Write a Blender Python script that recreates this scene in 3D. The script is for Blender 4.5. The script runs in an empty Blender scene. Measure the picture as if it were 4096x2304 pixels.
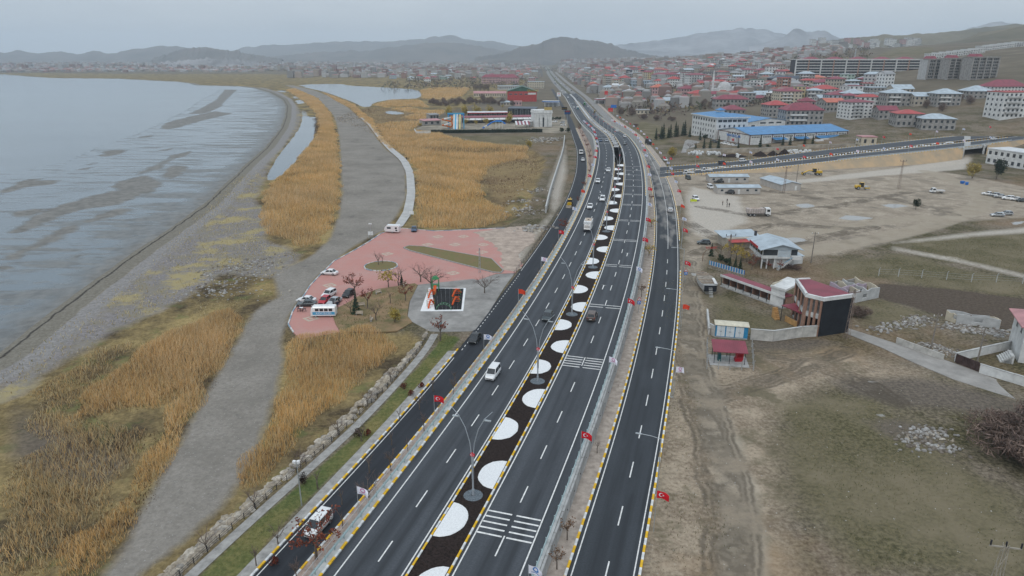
import bpy,math,random
from bisect import bisect
import numpy as np
from mathutils import Vector,Matrix
R = math.radians
random.seed(7); rng = np.random.default_rng(11)
scene = bpy.context.scene
col = scene.collection

# ------------------------------------------------------------------ camera
CAM_H = 55.0; PITCH = R(18.8); FPX = 2730.0
cam_d = bpy.data.cameras.new("camera"); cam = bpy.data.objects.new("camera",cam_d); col.objects.link(cam)
cam.location = (0,0,CAM_H); cam.rotation_euler = (R(90) - PITCH,0,0)
cam_d.sensor_width = 36; cam_d.lens = 36 * FPX / 4096; cam_d.clip_start = 0.5; cam_d.clip_end = 40000
scene.camera = cam

# ------------------------------------------------------------------ sky, sun, exposure
SUN_EL,SUN_AZ = 48,200
world = bpy.data.worlds.new("World"); scene.world = world; world.use_nodes = True
wn,wl = world.node_tree.nodes,world.node_tree.links
wn.clear()
def W(t,**k):
 n = wn.new(t)
 for a,b in k.items(): setattr(n,a,b)
 return n
w_out = W("ShaderNodeOutputWorld"); w_bg = W("ShaderNodeBackground"); w_bg.inputs[1].default_value = 0.1
w_sky = W("ShaderNodeTexSky",sky_type='NISHITA',sun_disc=False,sun_elevation=R(SUN_EL),sun_rotation=R(SUN_AZ))
w_sky.air_density = 1.2; w_sky.dust_density = 3.0
w_tc = W("ShaderNodeTexCoord"); w_map = W("ShaderNodeMapping"); w_map.inputs['Scale'].default_value = (1.2,1.2,5.0)
w_n = W("ShaderNodeTexNoise"); w_n.inputs['Scale'].default_value = 1.7; w_n.inputs['Detail'].default_value = 6; w_n.inputs['Roughness'].default_value = 0.55
w_r = W("ShaderNodeValToRGB")                                  # the even grey-blue cloud deck, soft streaks in it
w_r.color_ramp.elements[0].position = 0.3; w_r.color_ramp.elements[0].color = (0.415,0.48,0.55,1)
w_r.color_ramp.elements[1].position = 0.72; w_r.color_ramp.elements[1].color = (0.55,0.605,0.66,1)
w_s = W("ShaderNodeVectorMath",operation='SCALE'); w_s.inputs['Scale'].default_value = 10.0
w_mix = W("ShaderNodeMix",data_type='RGBA'); w_mix.inputs[0].default_value = 0.9
wl.new(w_tc.outputs['Generated'],w_map.inputs[0]); wl.new(w_map.outputs[0],w_n.inputs['Vector'])
wl.new(w_n.outputs[0],w_r.inputs[0]); wl.new(w_r.outputs[0],w_s.inputs[0])
# overcast deck after the CIE model: luminance climbs smoothly from the horizon to the zenith
w_sep = W("ShaderNodeSeparateXYZ"); w_mul = W("ShaderNodeMath",operation='MULTIPLY_ADD',use_clamp=False); w_mx = W("ShaderNodeMath",operation='MAXIMUM'); w_mx.inputs[1].default_value = 0
w_mul.inputs[1].default_value = 9.0; w_mul.inputs[2].default_value = 10.0
wl.new(w_tc.outputs['Generated'],w_sep.inputs[0]); wl.new(w_sep.outputs[2],w_mx.inputs[0]); wl.new(w_mx.outputs[0],w_mul.inputs[0]); wl.new(w_mul.outputs[0],w_s.inputs['Scale'])
wl.new(w_sky.outputs[0],w_mix.inputs[6]); wl.new(w_s.outputs[0],w_mix.inputs[7])
wl.new(w_mix.outputs[2],w_bg.inputs[0]); wl.new(w_bg.outputs[0],w_out.inputs[0])
sun_d = bpy.data.lights.new("sun",'SUN'); sun_d.energy = 0.6; sun_d.angle = R(25); sun_d.color = (1.0,0.97,0.93)
sun = bpy.data.objects.new("sun",sun_d); col.objects.link(sun)
_az,_el = R(SUN_AZ),R(SUN_EL)
sun.rotation_euler = Vector((math.sin(_az) * math.cos(_el),math.cos(_az) * math.cos(_el),math.sin(_el))).to_track_quat('Z','Y').to_euler()
vs = scene.view_settings; vs.view_transform = 'Standard'; vs.look = 'None'; vs.gamma = 1.0; vs.exposure = 0.15; vs.use_curve_mapping = False
scene.cycles.use_denoising = True
scene.cycles.max_bounces = 6; scene.cycles.diffuse_bounces = 2; scene.cycles.glossy_bounces = 2
scene.cycles.transmission_bounces = 2; scene.cycles.volume_bounces = 2; scene.cycles.transparent_max_bounces = 6

# ------------------------------------------------------------------ survey helpers (photo pixel of the 4096 frame -> place on the land)
SP,CP = math.sin(PITCH),math.cos(PITCH)
def ray(sx,sy):
 u = (sx - 2048) / FPX; v = (sy - 1152) / FPX
 return u,CP - v * SP,-(SP + v * CP)
def G(sx,sy,z=0.0):
 dx,dy,dz = ray(sx,sy); t = (z - CAM_H) / dz
 return dx * t,dy * t
def GP(pts,z=0.0): return [G(x,y,z) for x,y in pts]
def PP(pts): return [(x * 4096 / 2576,y * 4096 / 2576) for x,y in pts]      # from the 2576-wide view
def sstep(a,b,x):
 t = np.clip((np.asarray(x,float) - a) / (b - a),0,1); return t * t * (3 - 2 * t)
def sdf(poly,X,Y):
 """signed distance in metres, positive inside"""
 P = np.asarray(poly,float); X = np.asarray(X,float); Y = np.asarray(Y,float)
 d = np.full(X.shape,1e18); ins = np.zeros(X.shape,bool)
 for i in range(len(P)):
  ax,ay = P[i]; bx,by = P[(i + 1) % len(P)]
  ex,ey = bx - ax,by - ay; L = ex * ex + ey * ey + 1e-12
  t = np.clip(((X - ax) * ex + (Y - ay) * ey) / L,0,1)
  d = np.minimum(d,(X - ax - t * ex) ** 2 + (Y - ay - t * ey) ** 2)
  if ay != by:
   c = ((ay > Y) != (by > Y)) & (X < ex * (Y - ay) / (by - ay) + ax); ins ^= c
 return np.where(ins,1,-1) * np.sqrt(d)
def dline(pts,X,Y):
 P = np.asarray(pts,float); d = np.full(np.shape(X),1e18)
 for i in range(len(P) - 1):
  ax,ay = P[i]; ex,ey = P[i + 1] - P[i]; L = ex * ex + ey * ey + 1e-12
  t = np.clip(((X - ax) * ex + (Y - ay) * ey) / L,0,1)
  d = np.minimum(d,(X - ax - t * ex) ** 2 + (Y - ay - t * ey) ** 2)
 return np.sqrt(d)
def inside(poly,n,seed=1):
 r = np.random.default_rng(seed); P = np.asarray(poly); lo,hi = P.min(0),P.max(0)
 pts = lo + r.random((n,2)) * (hi - lo)
 return pts[sdf(poly,pts[:,0],pts[:,1]) > 0]
def parea(poly):
 P = np.asarray(poly); x,y = P[:,0],P[:,1]
 return abs(np.dot(x,np.roll(y,1)) - np.dot(y,np.roll(x,1))) / 2
def smooth_poly(poly,it=2):
 P = [tuple(p) for p in poly]
 for _ in range(it):
  Q = []
  for i in range(len(P)):
   a,b = P[i],P[(i + 1) % len(P)]
   Q += [(a[0] * .75 + b[0] * .25,a[1] * .75 + b[1] * .25),(a[0] * .25 + b[0] * .75,a[1] * .25 + b[1] * .75)]
  P = Q
 return P

# ------------------------------------------------------------------ materials
MATS = {}
def newmat(name):
 m = bpy.data.materials.new(name); m.use_nodes = True; n = m.node_tree.nodes; n.clear()
 o = n.new("ShaderNodeOutputMaterial"); b = n.new("ShaderNodeBsdfPrincipled"); m.node_tree.links.new(b.outputs[0],o.inputs[0])
 return m,n,m.node_tree.links,b
def mat(name,c,rough=0.8,var=0.18,scale=1.5,metal=0.0,spec=0.2,bump=0.0,c2=None,fine=None,emit=0,trans=0):
 """noise-mottled surface: coarse blotches of wear plus fine grain"""
 if name in MATS: return MATS[name]
 m,n,l,b = newmat(name)
 tc = n.new("ShaderNodeTexCoord")
 n1 = n.new("ShaderNodeTexNoise"); n1.inputs['Scale'].default_value = scale; n1.inputs['Detail'].default_value = 5; n1.inputs['Roughness'].default_value = .65
 l.new(tc.outputs['Object'],n1.inputs['Vector'])
 mx = n.new("ShaderNodeMix"); mx.data_type = 'RGBA'
 c2 = c2 or tuple(max(0,x * (1 - var * 1.6)) for x in c); c1 = tuple(min(1,x * (1 + var * .7)) for x in c)
 mr = n.new("ShaderNodeMapRange"); mr.inputs[1].default_value = .34; mr.inputs[2].default_value = .66
 l.new(n1.outputs[0],mr.inputs[0]); l.new(mr.outputs[0],mx.inputs[0])
 mx.inputs[6].default_value = (*c2,1); mx.inputs[7].default_value = (*c1,1)
 l.new(mx.outputs[2],b.inputs['Base Color'])
 b.inputs['Roughness'].default_value = rough; b.inputs['Metallic'].default_value = metal; b.inputs['Specular IOR Level'].default_value = spec
 if emit:
  l.new(mx.outputs[2],b.inputs['Emission Color']); b.inputs['Emission Strength'].default_value = emit
 if bump:
  bp = n.new("ShaderNodeBump"); bp.inputs['Strength'].default_value = bump; bp.inputs['Distance'].default_value = .05
  n2 = n.new("ShaderNodeTexNoise"); n2.inputs['Scale'].default_value = fine or scale * 6; n2.inputs['Detail'].default_value = 4
  l.new(tc.outputs['Object'],n2.inputs['Vector']); l.new(n2.outputs[0],bp.inputs['Height']); l.new(bp.outputs[0],b.inputs['Normal'])
 MATS[name] = m
 return m
def attr_mat(name,rough=0.9,spec=0.05):
 """colour of each little piece (blade, stone, leaf) from its own 'tint' attribute"""
 if name in MATS: return MATS[name]
 m,n,l,b = newmat(name)
 a = n.new("ShaderNodeAttribute"); a.attribute_name = "tint"
 l.new(a.outputs['Color'],b.inputs['Base Color']); b.inputs['Roughness'].default_value = rough; b.inputs['Specular IOR Level'].default_value = spec
 MATS[name] = m
 return m

# ------------------------------------------------------------------ mesh and object helpers
def tag(o,label=None,cat=None,group=None,kind=None):
 if label: o["label"] = label
 if cat: o["category"] = cat
 if group: o["group"] = group
 if kind: o["kind"] = kind
 return o
def link(name,me,parent=None,loc=(0,0,0),rz=0.0,sc=None):
 o = bpy.data.objects.new(name,me); col.objects.link(o)
 o.location = loc; o.rotation_euler = (0,0,rz)
 if sc is not None: o.scale = sc if hasattr(sc,'__len__') else (sc,sc,sc)
 if parent is not None: o.parent = parent
 return o
def empty(name,loc=(0,0,0),rz=0.0,label=None,cat=None,group=None,kind=None):
 o = link(name,None,None,loc,rz); o.empty_display_size = .2
 return tag(o,label,cat,group,kind)
def copy_tree(o,parent=None):
 c = o.copy(); col.objects.link(c); c.parent = parent
 for k in o.children: copy_tree(k,c)
 return c
def place(proto,loc,rz=0.0,sc=None,label=None,cat=None,group=None):
 c = copy_tree(proto); c.location = loc; c.rotation_euler = (0,0,rz)
 if sc is not None: c.scale = sc if hasattr(sc,'__len__') else (sc,sc,sc)
 for k in ("label","category","group"):
  if k in c: del c[k]
 return tag(c,label,cat,group)
def kill(o):
 for k in list(o.children): kill(k)
 bpy.data.objects.remove(o)
class MB:
 def __init__(s): s.v = []; s.f = []; s.m = []; s.uv = None
 def quad(s,a,b,c,d,m=0):
  k = len(s.v); s.v += [a,b,c,d]; s.f.append((k,k + 1,k + 2,k + 3)); s.m.append(m); return s
 def poly(s,pts,m=0):
  k = len(s.v); s.v += list(pts); s.f.append(tuple(range(k,k + len(pts)))); s.m.append(m); return s
 def hexa(s,p,m=0):
  k = len(s.v); s.v += list(p)
  for f in ((0,3,2,1),(4,5,6,7),(0,1,5,4),(1,2,6,5),(2,3,7,6),(3,0,4,7)):
   s.f.append(tuple(k + i for i in f)); s.m.append(m)
  return s
 def box(s,x0,x1,y0,y1,z0,z1,m=0):
  return s.hexa([(x0,y0,z0),(x1,y0,z0),(x1,y1,z0),(x0,y1,z0),(x0,y0,z1),(x1,y0,z1),(x1,y1,z1),(x0,y1,z1)],m)
 def obox(s,cx,cy,cz,sx,sy,sz,rz=0,m=0):
  c,n = math.cos(rz),math.sin(rz); P = []
  for z in (cz - sz / 2,cz + sz / 2):
   for a,b in ((-1,-1),(1,-1),(1,1),(-1,1)):
    x,y = a * sx / 2,b * sy / 2; P.append((cx + x * c - y * n,cy + x * n + y * c,z))
  return s.hexa(P,m)
 def prism(s,pl,z0,z1,m=0,mt=None):
  n = len(pl); a = sum(pl[i][0] * pl[(i + 1) % n][1] - pl[(i + 1) % n][0] * pl[i][1] for i in range(n))
  if a < 0: pl = pl[::-1]
  k = len(s.v); s.v += [(x,y,z0) for x,y in pl] + [(x,y,z1) for x,y in pl]
  s.f.append(tuple(k + n + i for i in range(n))); s.m.append(m if mt is None else mt)
  s.f.append(tuple(k + n - 1 - i for i in range(n))); s.m.append(m)
  for i in range(n):
   j = (i + 1) % n; s.f.append((k + i,k + j,k + n + j,k + n + i)); s.m.append(m)
  return s
 def loft(s,rings,m=0,caps=True,close=True):
  k = len(s.v); n = len(rings[0])
  for r in rings: s.v += [tuple(p) for p in r]
  for i in range(len(rings) - 1):
   for j in range(n if close else n - 1):
    j2 = (j + 1) % n; s.f.append((k + i * n + j,k + i * n + j2,k + (i + 1) * n + j2,k + (i + 1) * n + j)); s.m.append(m)
  if caps:
   s.f.append(tuple(k + n - 1 - j for j in range(n))); s.m.append(m)
   b = k + (len(rings) - 1) * n; s.f.append(tuple(b + j for j in range(n))); s.m.append(m)
  return s
 def tube(s,pts,r,n=5,m=0):
  pts = [Vector(p) for p in pts]; rings = []
  rr = r if hasattr(r,'__len__') else [r] * len(pts)
  for i,p in enumerate(pts):
   t = (pts[min(i + 1,len(pts) - 1)] - pts[max(i - 1,0)]).normalized()
   u = t.cross(Vector((0,1,0.01)) if abs(t.z) > .7 else Vector((0,0,1))).normalized(); w = t.cross(u)
   rings.append([tuple(p + (u * math.cos(2 * math.pi * j / n) + w * math.sin(2 * math.pi * j / n)) * rr[i]) for j in range(n)])
  return s.loft(rings,m)
 def cyl(s,c,r,z0,z1,n=10,m=0,r1=None):
  r1 = r if r1 is None else r1
  a = [(math.cos(2 * math.pi * j / n),math.sin(2 * math.pi * j / n)) for j in range(n)]
  return s.loft([[(c[0] + x * r,c[1] + y * r,z0) for x,y in a],[(c[0] + x * r1,c[1] + y * r1,z1) for x,y in a]],m)
 def ball(s,c,r,n=8,k=5,m=0,sc=(1,1,1)):
  rings = []
  for i in range(k + 1):
   ph = math.pi * (i / k) * .98 + .03
   rings.append([(c[0] + sc[0] * r * math.sin(ph) * math.cos(2 * math.pi * j / n),c[1] + sc[1] * r * math.sin(ph) * math.sin(2 * math.pi * j / n),c[2] - sc[2] * r * math.cos(ph)) for j in range(n)])
  return s.loft(rings,m)
 def mesh(s,name,mats,smooth=False):
  me = bpy.data.meshes.new(name); me.from_pydata(s.v,[],s.f)
  for mm in (mats if isinstance(mats,(list,tuple)) else [mats]): me.materials.append(mm)
  if any(s.m): me.polygons.foreach_set("material_index",s.m)
  if smooth: me.polygons.foreach_set("use_smooth",[True] * len(s.f))
  me.update(); return me
 def build(s,name,mats,parent=None,loc=(0,0,0),rz=0.0,smooth=False):
  return link(name,s.mesh(name,mats,smooth),parent,loc,rz)
def npmesh(name,V,F,mat_,tint=None,smooth=False,attrs=None,uv=None,midx=None):
 """big meshes from arrays: V (n,3), F (k,3 or 4)"""
 me = bpy.data.meshes.new(name); V = np.asarray(V,np.float32); F = np.asarray(F,np.int32); k = F.shape[1]
 me.vertices.add(len(V)); me.vertices.foreach_set("co",V.ravel())
 me.loops.add(F.size); me.loops.foreach_set("vertex_index",F.ravel())
 me.polygons.add(len(F)); me.polygons.foreach_set("loop_start",np.arange(0,F.size,k,dtype=np.int32)); me.polygons.foreach_set("loop_total",np.full(len(F),k,np.int32))
 me.polygons.foreach_set("use_smooth",np.full(len(F),smooth))
 for mm in (mat_ if isinstance(mat_,(list,tuple)) else [mat_]): me.materials.append(mm)
 if midx is not None: me.polygons.foreach_set("material_index",np.asarray(midx,np.int32))
 me.update(calc_edges=True)
 if tint is not None:
  a = me.attributes.new("tint",'FLOAT_COLOR','POINT'); T = np.ones((len(V),4),np.float32); T[:,:3] = tint; a.data.foreach_set("color",T.ravel())
 for kx,arr in (attrs or {}).items():
  a = me.attributes.new(kx,'FLOAT','POINT'); a.data.foreach_set("value",np.asarray(arr,np.float32).ravel())
 if uv is not None:
  u = me.uv_layers.new(name="UVMap"); u.data.foreach_set("uv",np.asarray(uv,np.float32)[F.ravel()].ravel())
 return me
def text_mesh(body,size,mat_,depth=.04):
 """flat letters as a mesh standing in the XZ plane"""
 cu = bpy.data.curves.new("lettering",'FONT'); cu.body = body; cu.size = size; cu.extrude = depth / 2; cu.align_x = 'CENTER'; cu.align_y = 'CENTER'; cu.resolution_u = 2
 o = bpy.data.objects.new("lettering",cu); col.objects.link(o)
 dg = bpy.context.evaluated_depsgraph_get(); me = bpy.data.meshes.new_from_object(o.evaluated_get(dg))
 bpy.data.objects.remove(o); me.transform(Matrix.Rotation(R(90),4,'X')); me.materials.clear(); me.materials.append(mat_)
 return me

# ------------------------------------------------------------------ road alignments (surveyed edge points, then smoothed)
ROWS = [2254,2067,1829,1590,1352,1145,986,859,763,684,605,541,477,429,390,330,297,275]
HZ_T = ([-100,60,80,100,125,157,195,235,280,330,380,430,500,560,650,750,4500],
  [0.6,1.9,2.2,2.7,3.2,4.0,4.9,6.0,7.0,7.8,8.0,7.3,4.5,2.3,.6,.15,.15])
YG = np.arange(-100,4400,2.0)
def gsm(a,sig):
 k = np.arange(-int(3 * sig),int(3 * sig) + 1); w = np.exp(-k * k / (2 * sig * sig)); w /= w.sum(); n = len(k) // 2
 p = np.concatenate([2 * a[0] - a[n:0:-1],a,2 * a[-1] - a[-2:-n - 2:-1]]); return np.convolve(p,w,'valid')
HZ_G = gsm(np.interp(YG,*HZ_T),8)
def hz(y): return np.interp(y,YG,HZ_G)
def zero(y): return 0.0 * np.asarray(y,float)
class Curve:
 def __init__(s,pts,zf=None,sig=9):
  q = []
  for sx,sy in pts:
   z = 0.0
   for _ in range(12):
    x,y = G(sx,sy,z); z = float(zf(y)) if zf is not None else 0.0
   q.append((x,y))
  q.sort(key=lambda p: p[1]); q = np.array(q)
  near = q[q[:,1] < q[0,1] + 45]; a = np.polyfit(near[:,1],near[:,0],1)
  e0 = [(np.polyval(a,y),y) for y in (-120.0,)]; far = q[-3:]; b = np.polyfit(far[:,1],far[:,0],1)
  e1 = [(np.polyval(b,y),y) for y in (4600.0,)]
  q = np.array(e0 + [tuple(p) for p in q] + e1)
  s.X = gsm(np.interp(YG,q[:,1],q[:,0]),sig); s.D = np.gradient(s.X,YG)
 def x(s,y): return np.interp(y,YG,s.X)
 def at(s,y,off=0.0):
  """point at lateral offset off (m to the right) and the heading of the road there"""
  d = np.interp(y,YG,s.D); L = np.sqrt(1 + d * d)
  return np.interp(y,YG,s.X) + off / L,y - off * d / L
 def head(s,y): return -math.atan(float(np.interp(y,YG,s.D)))         # rotation about z that turns +Y into the road's direction
 def samples(s,y0,y1,step):
  """ys spaced step metres apart along the curve"""
  d = np.sqrt(1 + s.D ** 2); L = np.concatenate([[0],np.cumsum((d[1:] + d[:-1]) / 2 * 2.0)])
  a,b = np.interp([y0,y1],YG,L); return np.interp(np.arange(a,b,step),L,YG)
_T = dict(
 e=[1389,1516,1708,1879,2043,2175,2267,2326,2363,2384,2395,2371,2318,2290,2267],
 g=[1641,1757,1908,2058,2193,2298,2369,2418,2440,2453,2452,2426,2348,2315,2287],
 j=[1833,1933,2064,2186,2302,2389,2446,2481,2499,2504,2498,2461,2378,2333,2298],
 l=[2090,2172,2272,2364,2448,2511,2547,2568,2575,2570,2556,2509,2402,2359,2329])
_c = [((g + j) / 2 * .6 + (e + l) / 2 * .4,r) for e,g,j,l,r in zip(_T['e'],_T['g'],_T['j'],_T['l'],ROWS)]
_c += [(2230,330),(2203,297),(2191,275)]
MAIN = Curve(_c,hz,9)
LF_L = Curve(list(zip([1057,1232,1466,1679,1875,2031,2150,2233,2281,2304,2308,2287,2268,2247,2222],ROWS)),None,9)
LF_R = Curve(list(zip([1221,1377,1600,1790,1975,2122,2222,2295,2336,2353,2344,2316,2288,2259,2234],ROWS)),None,9)
RF_L = Curve(list(zip([2280,2343,2427,2497,2554,2599,2620,2622,2612,2596,2568,2520,2419,2375,2338,2262,2226,2205],ROWS)),None,9)
RF_R = Curve(list(zip([2560,2595,2642,2675,2705,2722,2718,2711,2689,2655,2598,2546,2452,2402,2357,2276,2236,2213],ROWS)),None,9)

# ------------------------------------------------------------------ lie of the land
_EC = np.array([(60,300,0),(110,430,0),(90,500,0),(95,650,0),(105,900,1),(130,1500,2),(160,2500,5),(218,530,7),(350,485,16),(310,400,3),(365,420,6),(270,420,2),(234,900,16),(400,850,29),(300,330,0),(260,250,0),(420,600,27),
 (150,600,3),(170,700,6),(600,1000,50),(500,450,28),(700,700,60),(300,150,0),(450,250,4),(200,380,0),(290,455,7),(250,460,7),(150,480,1.5),(260,620,13),(300,740,19),(900,1200,80),(700,1800,60),
 (300,1500,20),(1200,1000,110),(700,300,20),(100,100,0),(300,50,0),(600,60,5),(100,0,0),(420,340,5),(240,340,0),(1500,2500,90),(700,3000,25)],float)
_d = np.hypot(_EC[:,None,0] - _EC[None,:,0],_EC[:,None,1] - _EC[None,:,1])
_ew = np.linalg.solve(_d + np.eye(len(_EC)) * -3.0,_EC[:,2])
def elev(x,y):
 """height of the natural land: flat by the lake and the highway, climbing to the right behind the town"""
 x = np.asarray(x,float); y = np.asarray(y,float); z = np.zeros(np.broadcast(x,y).shape)
 for (a,b,_),w in zip(_EC,_ew): z = z + w * np.hypot(x - a,y - b)
 side = sstep(8,80,x - (RF_R.x(np.clip(y,-90,4300)) + 4))
 return np.maximum(z,0) * side * sstep(300,380,y + (x - 200) * .25) * (1 - sstep(3200,5200,y) * .8)
LOW = GP([(716,2304),(1000,2050),(1400,1700),(1575,1530),(1700,1375),(1640,1325),(1370,1335),(1205,1366),(1150,1293),(1184,1219),(1236,1144),(1300,1077),(1357,1030),(1470,966),(1536,927),(1680,915),(1740,918),(1830,914),(2020,902),(2080,870),
 (2130,790),(2160,700),(2185,640),(2150,608),(1980,600),(1790,600),(1690,590),(1655,540),(1680,480),(1850,430),(2050,372),(2100,330),(2090,300)]) + [(-2500,2500),(-7000,2500),(-7000,-200),(-90,-200)]
LAKE = GP([(0,1441),(273,1223),(507,1049),(690,920),(818,831),(894,760),(1000,657),(1070,594),(1130,515),(1146,473),(1151,426),(1135,398),(1084,370),(1028,354),(960,346),(880,344),(783,341),(760,334),(699,327),(466,315),(186,312),(0,297)],-1.9) + [(-3000,2300),(-9000,2300),(-9000,-200),(-150,-200)]
POND = smooth_poly(GP([(1056,720),(1090,655),(1126,603),(1170,548),(1196,515),(1210,473),(1200,431),(1224,445),(1233,468),(1275,468),(1266,519),(1252,580),(1214,608),(1172,659),(1135,700),(1107,722)],-1.9),1)
LAGOON = smooth_poly(GP([(1186,338),(1373,335),(1387,342),(1489,347),(1582,352),(1671,359),(1690,379),(1675,393),(1629,396),(1559,398),(1489,412),(1484,428),(1447,428),(1419,410),(1349,384),(1284,363),(1233,352)],-1.9),1)
SMALL = [smooth_poly(GP(q,-1.9),1) for q in ([(1178,403),(1205,397),(1226,410),(1196,420)],[(1168,386),(1190,383),(1204,392),(1182,397)],[(1535,447),(1563,442),(1620,450),(1615,457),(1560,459)],[(1100,362),(1130,362),(1150,370),(1120,371)])]
TRACK = GP(PP([(715,214),(746,224),(793,245),(820,268),(840,291),(849,318),(855,356),(858,420),(861,487),(852,545),(830,600),(785,642),(690,690),(700,745),(640,780),(600,850),(555,930),(500,1030),(430,1150),(360,1280),(300,1400),(262,1449),(100,1800)]) +
 PP([(300,1700),(345,1449),(480,1345),(560,1270),(600,1215),(650,1110),(690,1000),(712,900),(708,860),(715,840),(735,790),(760,755),(790,715),(830,668),(880,625),(930,595),(968,578),(1000,540),(1020,500),(1021,487),(1019,420),(1004,400),(969,374),(945,344),(922,312),(899,291),(872,268),(846,250),(793,228),(735,214)]),-1.5)
SHORE_GRAVEL = GP(PP([(0,1010),(0,925),(140,830),(330,690),(480,560),(560,480),(610,440),(680,420),(640,500),(700,560),(660,600),(760,640),(700,700),(560,690),(450,760),(300,830),(180,900),(110,940),(60,985)]),-1.5)
BERM = GP([(852,775),(900,740),(1000,650),(1075,585),(1130,510),(1146,470),(1150,425),(1133,397),(1080,368),(1010,350),(1060,352),(1120,368),(1170,398),(1200,440),(1205,475),(1190,515),(1120,605),(1080,655),(1040,735),(960,770)],-1.5)
LAWN = GP([(799,2304),(1030,2085),(1430,1735),(1610,1535),(1668,1470),(1745,1385),(1770,1330),(1845,1352),(1646,1590),(1405,1829),(1156,2067),(1005,2254),(960,2304),(860,2500),(600,2500)])
PALE = GP(PP([(1712,700),(1728,600),(1722,500),(1700,450),(1685,432),(1780,442),(2000,425),(2300,385),(2440,372),(2440,410),(2330,425),(2450,445),(2576,470),(2650,500),(2650,545),(2400,557),(2250,605),(2100,642),(2020,640),(1900,590),(1800,590),(1775,650),(1745,700)]))
WHITE = [GP(PP(q)) for q in ([(1985,455),(2200,430),(2440,398),(2430,425),(2250,440),(2100,452),(2000,462)],[(1740,470),(1860,495),(1880,560),(1770,600),(1735,570),(1728,500)],[(2250,612),(2400,590),(2576,572),(2650,566),(2650,582),(2500,590),(2300,608)],[(2255,622),(2400,650),(2576,690),(2650,708),(2650,716),(2576,698),(2400,658),(2250,630)],
 [(1380,470),(1420,360),(1425,430),(1405,520),(1360,570),(1300,610),(1290,650),(1310,660),(1345,600),(1390,540)])]
GREEN = [GP(PP(q)) for q in ([(2290,605),(2576,588),(2700,585),(2700,710),(2560,685),(2400,655),(2260,625)],[(2080,665),(2260,640),(2576,712),(2700,745),(2700,765),(2576,742),(2200,702),(2090,700)],[(1800,745),(1960,800),(1985,832),(1890,832),(1790,815)],[(2150,760),(2220,750),(2330,800),(2300,830),(2180,820)],
 [(1950,1010),(2200,1000),(2300,1060),(2400,1180),(2576,1260),(2576,1449),(2150,1449),(2050,1300),(1990,1150)],[(1550,330),(1620,305),(1700,330),(1690,350),(1650,370),(1600,360)],[(1088,345),(1358,345),(1335,378),(1130,380)],[(2180,225),(2330,232),(2330,215),(2250,205)])]
PLOUGH = GP(PP([(2205,712),(2400,728),(2576,752),(2800,790),(2800,900),(2576,862),(2540,830),(2350,790),(2190,745)]))
DARK = [GP(PP(q)) for q in ([(30,1000),(150,1050),(250,1100),(330,1130),(250,1200),(120,1180),(20,1120)],[(2090,955),(2300,945),(2420,975),(2576,1010),(2700,1040),(2700,1080),(2400,1030),(2260,1020),(2130,985)],[(1885,850),(2050,852),(2100,862),(2020,880),(1890,880)],[(2180,1060),(2260,1050),(2350,1085),(2340,1120),(2230,1100)])]
MARSH = GP([(1330,475),(1420,440),(1500,430),(1700,440),(1690,470),(1640,520),(1560,560),(1700,600),(2000,605),(2150,620),(2170,680),(2120,760),(2060,800),(2010,860),(1900,700),(1780,650),(1600,600),(1500,540)],-1.5)
RUTS = [[G(*p) for p in PP(q)] for q in ([(1735,560),(1800,600),(1950,565),(2150,575)],[(1745,640),(1850,600),(2000,612),(2200,570)],[(1900,475),(2050,500),(2250,500),(2400,540)],[(1760,520),(1900,545),(2100,520),(2300,480)],[(1850,890),(2000,900),(2150,950),(2250,1010)],[(1800,1000),(1950,950),(2130,880)],[(1700,750),(1720,900),(1780,1100),(1820,1300),(1815,1449)])]
DTRK = [([G(*p) for p in PP([(1732,660),(1735,780),(1752,900),(1795,1040),(1845,1200),(1872,1330),(1870,1449),(1850,1800)])],2.7),
  ([G(*p) for p in PP([(1990,640),(2200,602),(2330,572),(2440,535),(2480,505),(2440,470),(2330,430)])],4.0),
  ([G(*p) for p in PP([(1745,600),(1850,610),(2000,590),(2200,560),(2330,545)])],3.0)]
TAN = GP(PP([(1640,690),(1765,690),(1790,880),(1900,890),(2100,880),(2330,930),(2330,960),(2080,960),(1960,1010),(1930,1100),(1960,1230),(2000,1449),(1980,1700),(1560,1700),(1590,1449),(1625,1250),(1670,1000)]))
PUD = [GP(PP(q)) for q in ([(1990,515),(2030,512),(2060,520),(2020,527)],[(2095,550),(2130,540),(2200,548),(2160,556)],[(2210,515),(2260,512),(2300,518),(2250,526)],[(1950,600),(2000,595),(2050,604),(1990,612)],[(2175,955),(2210,950),(2225,960),(2190,965)],[(2190,1045),(2215,1030),(2240,1050),(2200,1055)],
 [(1880,640),(1910,620),(1940,640),(1905,650)],[(1735,670),(1752,662),(1760,690),(1740,695)],[(1778,1118),(1795,1112),(1800,1130),(1785,1140)],[(2540,560),(2576,555),(2590,563),(2550,570)])]

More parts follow.
